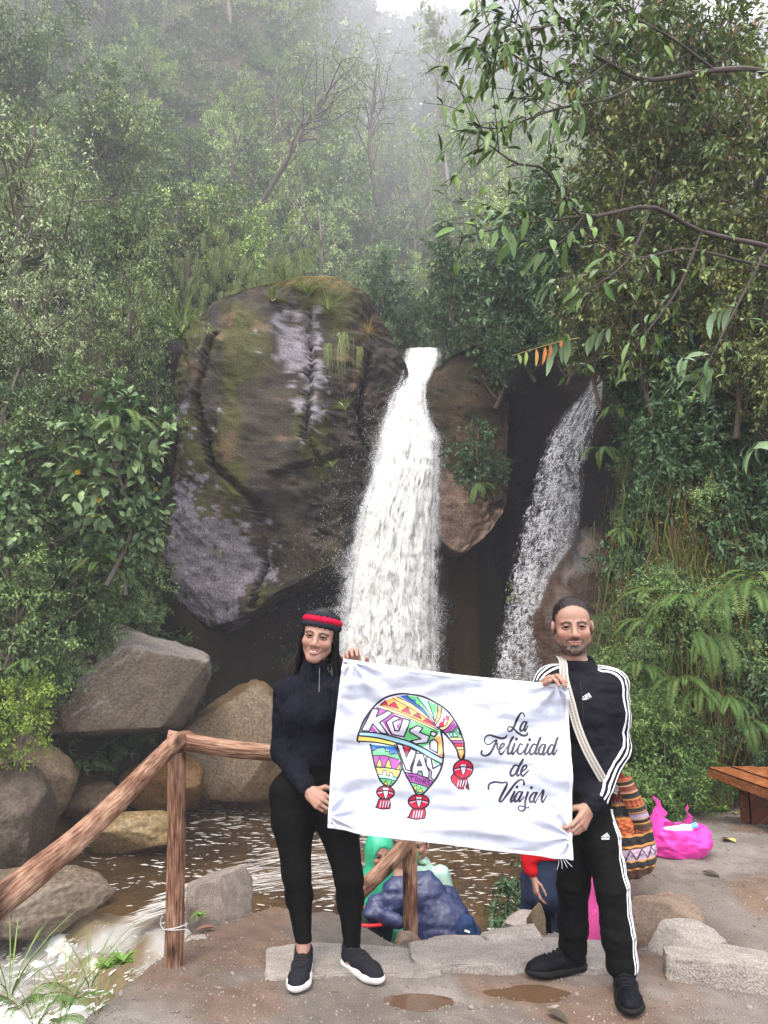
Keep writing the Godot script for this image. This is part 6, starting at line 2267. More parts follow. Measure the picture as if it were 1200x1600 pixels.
# The people down by the water, each seen between the two who hold the banner.
func make_bathers() -> void:
	var green := Color(0.025, 0.32, 0.18)
	# laughing one in the green poncho
	var who := thing("person", "laughing person in a bright green hooded poncho by the water", "person", Vector3.ZERO)
	var skin := Color(0.25, 0.135, 0.098)
	var hc := at(594, 1338, 5.75)
	var look := {"cell": 0.006, "skin": skin, "smile": 0.9, "neck": 0.048, "lips": Color(0.38, 0.12, 0.1)}
	var hp := Transform3D(Basis(Vector3.UP, 0.25).scaled(Vector3.ONE * 0.98), hc - Vector3(0, 0, 0.06))
	var m := Mesher.new()
	head_field(look).mesh(m, hp, func(p, g): return head_paint(look, p, g))
	var f := Field.new(hc + Vector3(-0.4, -1.1, -0.4), hc + Vector3(0.4, -0.1, 0.4), 0.014)
	limb(f, [hc + Vector3(0, -0.2, -0.06), hc + Vector3(0, -0.45, -0.05), hc + Vector3(0, -0.75, 0)], [0.06, 0.11, 0.12], 0.04)
	f.mesh(m, Transform3D.IDENTITY, func(_p, _g): return skin)
	part("body", m.done(false), M.skin, who)
	eyes(who, hp, Vector3(0.2, -0.1, 1))
	var teeth := Field.new(Vector3(-0.04, -0.09, 0.05), Vector3(0.04, -0.045, 0.11), 0.003)
	teeth.egg(Vector3(0, -0.065, 0.0815), Vector3(0.022, 0.0065, 0.0105), 0.003)
	part("teeth", from_field(teeth, func(_p, _g): return Color(0.72, 0.7, 0.66), hp), M.gloss, who)
	var p := Field.new(hc + Vector3(-0.5, -1.0, -0.35), hc + Vector3(0.5, 0.25, 0.4), 0.013)
	p.egg(hp * Vector3(0, 0.035, -0.03), Vector3(0.105, 0.125, 0.12), 0.03)
	p.bone(hp * Vector3(0, -0.06, -0.04), hp * Vector3(0, -0.2, -0.05), 0.095, 0.11, 0.04)
	limb(p, [hp * Vector3(0, -0.24, -0.06), hp * Vector3(0, -0.5, -0.04), hp * Vector3(0.02, -0.85, 0.02)], [0.14, 0.20, 0.24], 0.06, Vector3(0, 0, 1), 0.8)
	limb(p, [hp * Vector3(-0.17, -0.24, -0.04), hp * Vector3(-0.22, -0.45, 0.02), hp * Vector3(-0.15, -0.6, 0.16)], [0.08, 0.08, 0.09], 0.05)
	limb(p, [hp * Vector3(0.17, -0.24, -0.04), hp * Vector3(0.22, -0.45, 0.02), hp * Vector3(0.12, -0.58, 0.16)], [0.08, 0.08, 0.09], 0.05)
	p.egg(hp * Vector3(0, -0.022, 0.095), Vector3(0.058, 0.084, 0.075), 0.01, Basis.IDENTITY, 1)
	p.rough(noise(191, 6.0, 2), 0.010, Vector3(1.6, 0.5, 1.6))
	part("poncho", from_field(p, func(_q, _g): return green), M.plastic, who)
	# black seat cushion with a red rim at its side
	var seat := thing("bucket", "black tub with a red rim standing beside the green poncho", "tub", at(578, 1432, 5.5))
	var tub := CylinderMesh.new()
	tub.top_radius = 0.17
	tub.bottom_radius = 0.13
	tub.height = 0.24
	part("tub_body", tub, mat(Color(0.012, 0.012, 0.014), 0.5), seat).position.y = -0.12
	var rim := TorusMesh.new()
	rim.inner_radius = 0.160
	rim.outer_radius = 0.182
	part("rim", rim, mat(Color(0.5, 0.02, 0.025), 0.4), seat)
	# mint raincoat behind the post
	who = thing("person", "person in a pale mint raincoat half hidden by the wooden post", "person", Vector3.ZERO)
	hc = at(655, 1322, 6.4)
	look = {"cell": 0.006, "skin": skin, "smile": 0.4, "neck": 0.05}
	hp = Transform3D(Basis(Vector3.UP, -0.5).scaled(Vector3.ONE), hc - Vector3(0, 0, 0.06))
	m = Mesher.new()
	head_field(look).mesh(m, hp, func(q, g): return head_paint(look, q, g))
	f = Field.new(hc + Vector3(-0.4, -1.1, -0.4), hc + Vector3(0.4, -0.1, 0.4), 0.014)
	limb(f, [hc + Vector3(0, -0.2, -0.06), hc + Vector3(0, -0.45, -0.05), hc + Vector3(0, -0.8, 0)], [0.06, 0.11, 0.12], 0.04)
	f.mesh(m, Transform3D.IDENTITY, func(_p, _g): return skin)
	part("body", m.done(false), M.skin, who)
	eyes(who, hp)
	var cap := Field.new(Vector3(-0.12, -0.1, -0.15), Vector3(0.12, 0.16, 0.13), 0.006)
	cap.egg(Vector3(0, 0.043, -0.022), Vector3(0.084, 0.095, 0.102), 0.02)
	cap.cut(Vector3(0, 0.075, 0.06), Vector3(0, -0.5, 0.86))
	part("hair", from_field(cap, func(_p, _g): return Color(0.015, 0.012, 0.011), hp), M.hair, who)
	p = Field.new(hc + Vector3(-0.5, -1.1, -0.4), hc + Vector3(0.5, 0.0, 0.4), 0.013)
	limb(p, [hc + Vector3(0.0, -0.24, -0.08), hc + Vector3(0.0, -0.5, -0.06), hc + Vector3(0, -0.9, 0.0)], [0.12, 0.18, 0.2], 0.05, Vector3(0, 0, 1), 0.8)
	for e: float in [-1.0, 1.0]:
		limb(p, [hc + Vector3(0.17 * e, -0.24, -0.08), hc + Vector3(0.24 * e, -0.5, -0.05), hc + Vector3(0.2 * e, -0.75, 0.08)], [0.08, 0.07, 0.06], 0.04)
	p.bone(hc + Vector3(0, -0.2, -0.07), hc + Vector3(0, -0.15, -0.07), 0.085, 0.08, 0.03)
	p.rough(noise(192, 6.0, 3), 0.012, Vector3(1.6, 0.5, 1.6))
	part("raincoat", from_field(p, func(_q, _g): return Color(0.30, 0.45, 0.39)), M.plastic, who)
	# bending back in the navy raincoat
	who = thing("person", "person in a navy raincoat and green cap seen from behind, bending over", "person", Vector3.ZERO)
	hc = at(633, 1352, 5.55)
	look = {"cell": 0.006, "skin": skin, "neck": 0.052}
	hp = Transform3D(Basis(Vector3.UP, PI - 0.7) * Basis(Vector3.RIGHT, 0.35), hc)
	m = Mesher.new()
	head_field(look).mesh(m, hp, func(q, g): return head_paint(look, q, g))
	f = Field.new(hc + Vector3(-0.5, -1.2, -0.5), hc + Vector3(0.7, 0.0, 0.5), 0.014)
	var hipp := at(700, 1490, 5.5)
	var sh := at(662, 1398, 5.5)
	limb(f, [hc + Vector3(0.02, -0.1, 0.02), sh, hipp], [0.05, 0.07, 0.09], 0.03)
	f.mesh(m, Transform3D.IDENTITY, func(_p, _g): return skin)
	part("body", m.done(false), M.skin, who)
	cap = Field.new(Vector3(-0.13, -0.05, -0.15), Vector3(0.13, 0.18, 0.2), 0.006)
	cap.egg(Vector3(0, 0.048, -0.020), Vector3(0.092, 0.100, 0.108), 0.02)
	cap.cut(Vector3(0, 0.015, 0.0), Vector3(0, -1, 0))
	cap.bone(Vector3(-0.03, 0.035, 0.11), Vector3(0.03, 0.035, 0.11), 0.055, 0.055, 0.02, Vector3.UP, 0.25)
	part("cap", from_field(cap, func(_p, _g): return Color(0.10, 0.19, 0.10), hp), M.cloth, who)
	p = Field.new(Vector3(hc.x - 0.5, hipp.y - 0.25, hipp.z - 0.6), Vector3(hipp.x + 0.5, hc.y + 0.1, hipp.z + 0.6), 0.014)
	limb(p, [sh + Vector3(0.02, -0.02, 0), sh.lerp(hipp, 0.5) + Vector3(0.02, 0.0, 0.06), hipp], [0.145, 0.19, 0.225], 0.06, Vector3(0, 0, 1), 0.85)
	limb(p, [at(645, 1408, 5.5), at(590, 1412, 5.45), at(584, 1428, 5.4), at(622, 1440, 5.3)], [0.085, 0.062, 0.058, 0.055], 0.05)
	limb(p, [at(700, 1405, 5.6), at(730, 1460, 5.6), at(740, 1500, 5.55)], [0.085, 0.09, 0.08], 0.06)
	p.bone(at(652, 1384, 5.52), at(682, 1392, 5.45), 0.07, 0.06, 0.03)
	p.bone(hc + Vector3(0.0, -0.125, 0.01), sh, 0.098, 0.13, 0.04)
	p.bone(hp * Vector3(0, -0.125, -0.03), hp * Vector3(0, -0.24, -0.04), 0.082, 0.10, 0.03)
	p.bone(hp * Vector3(0, -0.22, -0.04), sh, 0.10, 0.13, 0.05)
	p.rough(noise(193, 4.0, 2, true), 0.018, Vector3(0.5, 1.9, 0.8))
	p.rough(noise(199, 10.0, 2, true), 0.007, Vector3(1.4, 0.7, 1.0))
	part("raincoat", from_field(p, func(_q, _g): return Color(0.020, 0.028, 0.085)), M.plastic, who)
	var bag := thing("backpack", "small navy backpack with a white badge behind the navy raincoat", "backpack", at(732, 1468, 5.35))
	var bf := Field.new(Vector3(-0.15, -0.22, -0.12), Vector3(0.15, 0.2, 0.12), 0.009)
	bf.bone(Vector3(-0.02, 0.08, 0), Vector3(0.03, -0.14, 0), 0.07, 0.08, 0.02)
	bf.rough(noise(195, 14.0, 2), 0.012)
	part("sack", from_field(bf, func(_q, _g): return Color(0.018, 0.032, 0.09)), M.jersey, bag)
	var badge := BoxMesh.new()
	badge.size = Vector3(0.035, 0.012, 0.004)
	var bd := part("badge", badge, mat(Color(0.7, 0.72, 0.75), 0.6), bag)
	bd.position = Vector3(-0.015, 0.075, 0.074)
	bd.rotation.z = -0.35
	# red sleeve and navy shorts
	who = thing("person", "person in a red jacket and navy shorts standing below the banner's corner", "person", Vector3.ZERO)
	var base := at(868, 1475, 5.15)
	base.y = -0.85
	m = Mesher.new()
	hc = base + Vector3(-0.02, 1.6, -0.03)
	hp = Transform3D(Basis(Vector3.UP, 2.4), hc)
	look = {"cell": 0.006, "skin": skin, "neck": 0.055}
	head_field(look).mesh(m, hp, func(q, g): return head_paint(look, q, g))
	f = Field.new(base + Vector3(-0.5, -0.05, -0.4), base + Vector3(0.5, 1.6, 0.4), 0.013)
	limb(f, [base + Vector3(-0.02, 0.95, 0), base + Vector3(-0.02, 1.35, 0), base + Vector3(-0.02, 1.5, -0.01)], [0.14, 0.14, 0.05], 0.05, Vector3(0, 0, 1), 0.75)
	for e in [[-0.09, -0.15], [0.07, 0.02]]:
		limb(f, [base + Vector3(e[0], 0.85, e[1] * 0.3), base + Vector3(e[0] * 1.05, 0.46, e[1]), base + Vector3(e[0] * 1.05, 0.30, e[1] - 0.03), base + Vector3(e[0], 0.07, e[1])], [0.085, 0.055, 0.058, 0.038], 0.03)
		f.bone(base + Vector3(e[0], 0.03, e[1]), base + Vector3(e[0], 0.025, e[1] + 0.16), 0.04, 0.035, 0.03)
	var hand := at(833, 1368, 5.1)
	limb(f, [base + Vector3(-0.2, 1.36, 0), at(822, 1250, 5.15), hand], [0.05, 0.045, 0.03], 0.03)
	f.mesh(m, Transform3D.IDENTITY, func(_q, _g): return Color(0.29, 0.155, 0.115))
	put_hand(m, hand, Vector3(0.1, -1, 0.2), Vector3(1, 0, -0.2), 1.0, [[0.3, 0.4, 0.3], [0.35, 0.45, 0.3], [0.4, 0.5, 0.3], [0.45, 0.5, 0.3]], [Vector3(0.5, 0.8, 0.5), Vector3(0.2, 1, 0.3), Vector3(0.1, 1, 0.2)], 1.0, Color(0.29, 0.155, 0.115))
	part("body", m.done(false), M.skin, who)
	p = Field.new(base + Vector3(-0.55, 0.7, -0.4), base + Vector3(0.5, 1.6, 0.4), 0.015)
	limb(p, [base + Vector3(-0.02, 1.0, 0), base + Vector3(-0.02, 1.35, 0), base + Vector3(-0.02, 1.46, -0.01)], [0.17, 0.175, 0.08], 0.05, Vector3(0, 0, 1), 0.8)
	p.cut(base + Vector3(0, 0.99, 0), Vector3.DOWN)
	limb(p, [base + Vector3(-0.2, 1.36, 0), at(822, 1250, 5.15), hand.lerp(at(822, 1250, 5.15), 0.08)], [0.078, 0.07, 0.055], 0.04)
	limb(p, [base + Vector3(0.17, 1.36, 0), base + Vector3(0.26, 1.1, 0.0), base + Vector3(0.22, 0.9, 0.1)], [0.078, 0.07, 0.055], 0.04)
	p.rough(noise(196, 6.0, 3), 0.012)
	part("jacket", from_field(p, func(_q, _g): return Color(0.38, 0.010, 0.014)), M.jersey, who)
	p = Field.new(base + Vector3(-0.35, 0.38, -0.4), base + Vector3(0.35, 1.1, 0.4), 0.012)
	p.bone(base + Vector3(-0.02, 1.0, 0), base + Vector3(-0.02, 0.8, 0), 0.150, 0.155, 0.05, Vector3(0, 0, 1), 0.8)
	for e in [[-0.09, -0.15], [0.07, 0.02]]:
		p.bone(base + Vector3(e[0], 0.85, e[1] * 0.3), base + Vector3(e[0] * 1.1, 0.43, e[1]), 0.105, 0.095, 0.03)
		p.cut(base + Vector3(e[0], 0.46, e[1]), Vector3.DOWN, 0.16)
	p.rough(noise(197, 7.0, 3), 0.012)
	part("shorts", from_field(p, func(_q, _g): return Color(0.022, 0.03, 0.055)), M.cloth, who)
	# pink poncho seen between the man's legs
	who = thing("person", "person in a thin pink plastic poncho seen between the tracksuit's legs", "person", Vector3.ZERO)
	base = at(940, 1480, 4.95)
	base.y = -0.62
	hc = base + Vector3(0, 1.48, 0)
	hp = Transform3D(Basis(Vector3.UP, 2.8), hc)
	m = Mesher.new()
	head_field(look).mesh(m, hp, func(q, g): return head_paint(look, q, g))
	f = Field.new(base + Vector3(-0.4, -0.05, -0.4), base + Vector3(0.4, 1.5, 0.4), 0.014)
	limb(f, [base + Vector3(0, 0.9, 0), base + Vector3(0, 1.3, 0), base + Vector3(0, 1.4, 0)], [0.13, 0.13, 0.05], 0.05)
	for e: float in [-1.0, 1.0]:
		limb(f, [base + Vector3(0.09 * e, 0.85, 0), base + Vector3(0.1 * e, 0.45, 0.03), base + Vector3(0.1 * e, 0.05, 0)], [0.08, 0.055, 0.04], 0.03)
	f.mesh(m, Transform3D.IDENTITY, func(_q, _g): return skin)
	part("body", m.done(false), M.skin, who)
	p = Field.new(base + Vector3(-0.5, 0.1, -0.4), base + Vector3(0.5, 1.5, 0.4), 0.015)
	limb(p, [base + Vector3(0, 1.36, 0), base + Vector3(0, 1.2, 0), base + Vector3(-0.02, 0.7, 0), base + Vector3(-0.02, 0.22, 0)], [0.09, 0.15, 0.17, 0.19], 0.06, Vector3(0, 0, 1), 0.75)
	p.rough(noise(198, 5.0, 3, true), 0.03, Vector3(1.8, 0.3, 1.8))
	p.cut(base + Vector3(0, 0.3, 0), Vector3(-0.3, -1, 0))
	part("poncho", from_field(p, func(_q, _g): return Color(0.55, 0.07, 0.27)), M.plastic, who)


# ---------------------------------------------------------------- railing, bench
func log_mesh(pts: Array, r0: float, r1: float, s: int, steps := 26) -> ArrayMesh:
	var m := Mesher.new()
	var line := curve(pts, steps)
	tube(m, line, r0, r1, 16, Color.WHITE, 0.10)
	var n := noise(s, 2.2, 3)
	var k := noise(s + 1, 7.0, 2)
	for i in m.v.size():
		var p := m.v[i]
		var g := n.get_noise_3dv(p * 1.6)
		var c := Color(0.37, 0.24, 0.17).lerp(Color(0.21, 0.12, 0.08), sm(-0.25, 0.35, g))
		c = c.lerp(Color(0.45, 0.33, 0.26), sm(0.15, 0.45, n.get_noise_3dv(p * Vector3(1.0, 1.0, 0.4) + Vector3.ONE * 7.0)))
		if k.get_noise_3dv(p) > 0.46:
			c = Color(0.07, 0.04, 0.028)
		m.c[i] = c
	return m.done(false)


func make_rail_and_bench() -> void:
	M.wood = mat(Color.WHITE, 0.62)
	M.wood.albedo_texture = T.wood_a
	M.wood.normal_enabled = true
	M.wood.normal_texture = T.wood_n
	M.wood.normal_scale = 0.8
	M.wood.uv1_scale = Vector3(1.0, 0.32, 1.0)
	var rail := thing("log_railing", "peeled log railing with two posts along the brink of the pool", "railing", Vector3.ZERO)
	var corner := at(276, 1172, 3.84)
	var foot := on_level(274, 1508, 0.0)
	part("post", log_mesh([foot - Vector3(0, 0.35, 0), foot.lerp(corner, 0.5), corner + Vector3(0, -0.01, 0)], 0.045, 0.043, 201), M.wood, rail)
	part("rail", log_mesh([corner + Vector3(0.035, 0.03, -0.10), corner + Vector3(0, 0.035, 0.05), at(150, 1285, 2.72) , at(-10, 1418, 1.98), at(-220, 1620, 1.4)], 0.043, 0.037, 202), M.wood, rail)
	part("rail", log_mesh([corner + Vector3(-0.06, 0.048, -0.03), at(360, 1170, 3.95), at(440, 1178, 4.08), at(560, 1190, 4.35), at(640, 1255, 5.1)], 0.043, 0.042, 203), M.wood, rail)
	var low := at(642, 1500, 5.1)
	part("post", log_mesh([low - Vector3(0, 0.5, 0), at(641, 1400, 5.1), at(639, 1290, 5.1)], 0.047, 0.044, 204), M.wood, rail)
	part("brace", log_mesh([at(636, 1316, 5.06), at(605, 1352, 5.0), at(566, 1390, 4.92), at(530, 1425, 4.85)], 0.047, 0.050, 205), M.wood, rail)
	var wire := Mesher.new()
	for k in 2:
		var q := []
		var c := foot.lerp(corner, 0.165 + 0.012 * k)
		for i in 17:
			var a := TAU * i / 16.0
			q.append(c + Vector3(cos(a) * 0.055, 0.012 * sin(a + k), sin(a) * 0.055))
		tube(wire, curve(q, 40), 0.0028, 0.0028, 5, Color(0.35, 0.34, 0.33))
	var e := foot.lerp(corner, 0.17)
	tube(wire, curve([e + Vector3(-0.05, 0.0, 0.03), e + Vector3(-0.065, 0.03, 0.03), e + Vector3(-0.055, 0.06, 0.035)], 8), 0.0025, 0.0025, 5, Color(0.35, 0.34, 0.33))
	part("wire", wire.done(false), M.gloss, rail)
	# slab-topped wooden bench
	var bench := thing("bench", "low reddish brown plank bench standing on the gravel by the fern wall", "bench", Vector3.ZERO)
	var a0 := at(1104, 1198, 6.6)
	var ux := Vector3(0.04, 0, 1.0).normalized()
	var uz := Vector3(1.0, 0, -0.04).normalized()
	for i in 3:
		var m := Mesher.new()
		var o := a0 + uz * (0.205 * i) + Vector3(0, 0.004 * sin(i * 2.0), 0)
		var size := Vector3(1.9, 0.085, 0.198)
		bevel_box(m, Transform3D(Basis(ux, Vector3.UP, -uz), o + ux * size.x * 0.5 + uz * size.z * 0.5 - Vector3(0, size.y * 0.5, 0)), size, 0.008, Color(0.34, 0.135, 0.055) * (0.92 + 0.1 * i))
		part("plank", m.done(false), M.plank, bench)
	for s in [[0.30, 0.22], [0.30, 0.52], [1.5, 0.3]]:
		var q := a0 + ux * float(s[0]) + uz * float(s[1])
		var m := Mesher.new()
		bevel_box(m, Transform3D(Basis(ux, Vector3.UP, -uz), Vector3(q.x, (q.y - 0.09) * 0.5, q.z)), Vector3(0.17, q.y + 0.02, 0.15), 0.01, Color(0.19, 0.07, 0.035))
		part("leg", m.done(false), M.plank, bench)


func bevel_box(m: Mesher, t: Transform3D, size: Vector3, bev: float, col: Color) -> void:
	# box with chamfered edges; v runs along its length
	var h := size * 0.5
	for axis in 3:
		for side: float in [-1.0, 1.0]:
			var n := Vector3.ZERO
			n[axis] = side
			var a := (axis + 1) % 3
			var b := (axis + 2) % 3
			var base := m.v.size()
			for q in [[-1, -1], [1, -1], [1, 1], [-1, 1]]:
				var p := Vector3.ZERO
				p[axis] = side * h[axis]
				p[a] = float(q[0]) * (h[a] - bev)
				p[b] = float(q[1]) * (h[b] - bev)
				m.v.append(t * p)
				m.n.append((t.basis * n).normalized())
				m.c.append(col)
				m.uv.append(Vector2(p.z * 1.7 + p.y * 2.3 + axis * 0.3, p.x * 0.8 + col.r * 9.0))
			if side > 0.0:
				m.quad(base, base + 3, base + 2, base + 1)
			else:
				m.quad(base, base + 1, base + 2, base + 3)
	for axis in 3:
		var a := (axis + 1) % 3
		var b := (axis + 2) % 3
		for sa: float in [-1.0, 1.0]:
			for sb: float in [-1.0, 1.0]:
				var base := m.v.size()
				var n := Vector3.ZERO
				n[a] = sa
				n[b] = sb
				for q in [[-1.0, 0], [1.0, 0], [1.0, 1], [-1.0, 1]]:
					var p := Vector3.ZERO
					p[axis] = float(q[0]) * (h[axis] - bev)
					p[a] = sa * (h[a] - (bev if q[1] == 1 else 0.0))
					p[b] = sb * (h[b] - (0.0 if q[1] == 1 else bev))
					m.v.append(t * p)
					m.n.append((t.basis * n).normalized())
					m.c.append(col)
					m.uv.append(Vector2(p.z * 1.7 + p.y * 2.3, p.x * 0.8 + col.r * 9.0))
				if sa * sb > 0.0:
					m.quad(base, base + 3, base + 2, base + 1)
				else:
					m.quad(base, base + 1, base + 2, base + 3)


# ---------------------------------------------------------------- the banner
class Canvas:
	var im: Image
	var corner: Array

	# pixels of the surveyed print to the cloth's own pixels, by inverse bilinear steps
	func place(p: Vector2) -> Vector2:
		var u := 0.5
		var v := 0.5
		for i in 6:
			var top: Vector2 = corner[0].lerp(corner[1], u)
			var bot: Vector2 = corner[3].lerp(corner[2], u)
			var e: Vector2 = p - top.lerp(bot, v)
			var du: Vector2 = (corner[1] - corner[0]).lerp(corner[2] - corner[3], v)
			var dv := bot - top
			var det := du.x * dv.y - du.y * dv.x
			u += (e.x * dv.y - e.y * dv.x) / det
			v += (du.x * e.y - du.y * e.x) / det
		return Vector2(u * im.get_width(), v * im.get_height())

	func raw(poly: PackedVector2Array, col: Color) -> void:
		var lo := 1e9
		var hi := -1e9
		for p in poly:
			lo = minf(lo, p.y)
			hi = maxf(hi, p.y)
		for y in range(maxi(0, int(lo)), mini(im.get_height() - 1, int(hi) + 1) + 1):
			var xs := []
			for i in poly.size():
				var a := poly[i]
				var b := poly[(i + 1) % poly.size()]
				if (a.y <= y) != (b.y <= y):
					xs.append(a.x + (y - a.y) / (b.y - a.y) * (b.x - a.x))
			xs.sort()
			for i in range(0, xs.size() - 1, 2):
				var x0 := int(round(xs[i]))
				im.fill_rect(Rect2i(x0, y, maxi(1, int(round(xs[i + 1])) - x0), 1), col)

	func fill(pts: Array, col: Color) -> void:
		var q := PackedVector2Array()
		for p in pts:
			q.append(place(Vector2(p[0], p[1])))
		raw(q, col)

	# a brush stroke through pts of [x, y] or [x, y, width]
	func stroke(pts: Array, width: float, col: Color, smooth := false, closed := false) -> void:
		var q := []
		var src := pts.duplicate()
		if closed:
			src.append(pts[0])
		var n := src.size()
		for i in n - 1:
			var steps := 8 if smooth else 1
			for k in steps + (1 if i == n - 2 else 0):
				var t := float(k) / steps
				var a: Array = src[maxi(i - 1, 0)]
				var b: Array = src[i]
				var c: Array = src[i + 1]
				var d: Array = src[mini(i + 2, n - 1)]
				var p := Vector2(b[0], b[1]).lerp(Vector2(c[0], c[1]), t)
				if smooth:
					p = Vector2(b[0], b[1]).cubic_interpolate(Vector2(c[0], c[1]), Vector2(a[0], a[1]), Vector2(d[0], d[1]), t)
				var wb: float = b[2] if b.size() > 2 else width
				var wc: float = c[2] if c.size() > 2 else width
				q.append([place(p), lerpf(wb, wc, t)])
		var scale := im.get_width() / 365.0
		for i in q.size():
			var p: Vector2 = q[i][0]
			var r: float = q[i][1] * 0.5 * scale
			var disc := PackedVector2Array()
			for k in 10:
				disc.append(p + Vector2.from_angle(TAU * k / 10.0) * r)
			raw(disc, col)
			if i + 1 < q.size():
				var p2: Vector2 = q[i + 1][0]
				var r2: float = q[i + 1][1] * 0.5 * scale
				var s := (p2 - p).orthogonal().normalized()
				raw(PackedVector2Array([p + s * r, p2 + s * r2, p2 - s * r2, p - s * r]), col)


# points read off two enlargements of the banner, brought to one scale
func near(pts: Array) -> Array:
	var o := []
	for p in pts:
		var q := [555.0 + p[0] * 0.1625, 1070.0 + p[1] * 0.1625]
		if p.size() > 2:
			q.append(p[2])
		o.append(q)
	return o


func script_at(pts: Array) -> Array:
	var o := []
	for p in pts:
		var q := [740.0 + p[0] * 0.13333, 1100.0 + p[1] * 0.13333]
		if p.size() > 2:
			q.append(p[2] * 0.13333)
		o.append(q)
	return o


func make_banner() -> void:
	var cv := Canvas.new()
	cv.im = Image.create(1280, 944, false, Image.FORMAT_RGB8)
	cv.corner = [Vector2(537, 1030), Vector2(885, 1072), Vector2(893, 1340), Vector2(515, 1290)]
	cv.im.fill(Color(0.665, 0.68, 0.74))
	paint_hat(cv)
	paint_words(cv)
	# soft dirt
	var grime := noise(211, 0.012, 4)
	for y in 944:
		for x in 1280:
			var c := cv.im.get_pixel(x, y)
			if c.r > 0.64 and c.g > 0.66 and c.b > 0.7:
				var k := 1.0 - 0.05 * sm(0.1, 0.5, grime.get_noise_2d(x, y * 1.6))
				cv.im.set_pixel(x, y, Color(c.r * k, c.g * k, c.b * k))
	var cloth := StandardMaterial3D.new()
	cloth.albedo_texture = ImageTexture.create_from_image(cv.im)
	cloth.roughness = 0.48
	cloth.backlight_enabled = true
	cloth.backlight = Color(0.25, 0.25, 0.25)
	var tl := at(537, 1030, 3.45)
	var tr := at(886, 1071, 3.48)
	var br := at(893, 1341, 3.46)
	var bl := at(513, 1291, 3.46)
	var fold := noise(212, 2.2, 3)
	var crease := noise(213, 6.0, 2, true)
	var put := func(u, v, back: float):
		var a: Vector3 = tl.lerp(tr, u)
		var b: Vector3 = bl.lerp(br, u)
		var p := a.lerp(b, v)
		p.y -= 0.012 * sin(PI * u) * (1.0 - v) + 0.012 * sin(PI * u) * v
		p.x -= 0.010 * sin(PI * v) * (1.0 - 2.0 * u)
		var z: float = 0.030 * fold.get_noise_2d(p.x * 0.8 + 3.0, p.y * 2.0) + 0.0035 * crease.get_noise_2d(p.x * 0.35, p.y)
		# folded creases of a packed cloth, pulls at the held corners
		z -= 0.006 * exp(-pow((v - 0.5) / 0.012, 2.0)) + 0.004 * exp(-pow((u - 0.5) / 0.010, 2.0)) + 0.003 * exp(-pow((v - 0.24) / 0.010, 2.0))
		for h in [[0.0, 0.94], [1.0, 0.88], [0.04, 0.0], [0.95, 0.0]]:
			var d := Vector2((u - h[0]) * 1.3, v - h[1])
			z += 0.020 * sin(atan2(d.y, d.x) * 9.0) * exp(-d.length() * 6.0) * sm(0.0, 0.06, d.length())
		z += 0.02 * sm(0.85, 1.0, v) * sin(u * 9.0) * 0.6
		p.z += z - back
		return p
	var o := thing("banner", "white cloth banner with a coloured knitted cap print and cursive words held between them", "banner", Vector3.ZERO)
	part("cloth", sheet(120, 90, func(u, v): return put.call(u, v, 0.0), null, true).done(false), cloth, o)
	# stitched hems
	var hem := mat(Color(0.45, 0.46, 0.51), 0.55)
	for e in 4:
		var pts := []
		var nn := []
		for i in 41:
			var t := i / 40.0
			var uv: Vector2 = [Vector2(t, 0.006), Vector2(0.994, t), Vector2(t, 0.992), Vector2(0.005, t)][e]
			pts.append(put.call(uv.x, uv.y, 0.0) + Vector3(0, 0, 0.0012))
			nn.append(Vector3(0, 0.1, 1).normalized())
		part("hem", ribbon(pts, nn, 0.016, Color.WHITE, 0.0025), hem, o)
	var thread := Mesher.new()
	var c0: Vector3 = put.call(0.97, 0.998, 0.0)
	for i in 4:
		tube(thread, curve([c0 + Vector3(-0.01 * i, 0, 0), c0 + Vector3(0.012 - 0.013 * i, -0.018, 0.004), c0 + Vector3(0.03 - 0.022 * i, -0.035 - 0.004 * i, 0.006)], 8), 0.0009, 0.0006, 4, Color(0.75, 0.76, 0.8))
	part("loose_thread", thread.done(false), M.plain, o)


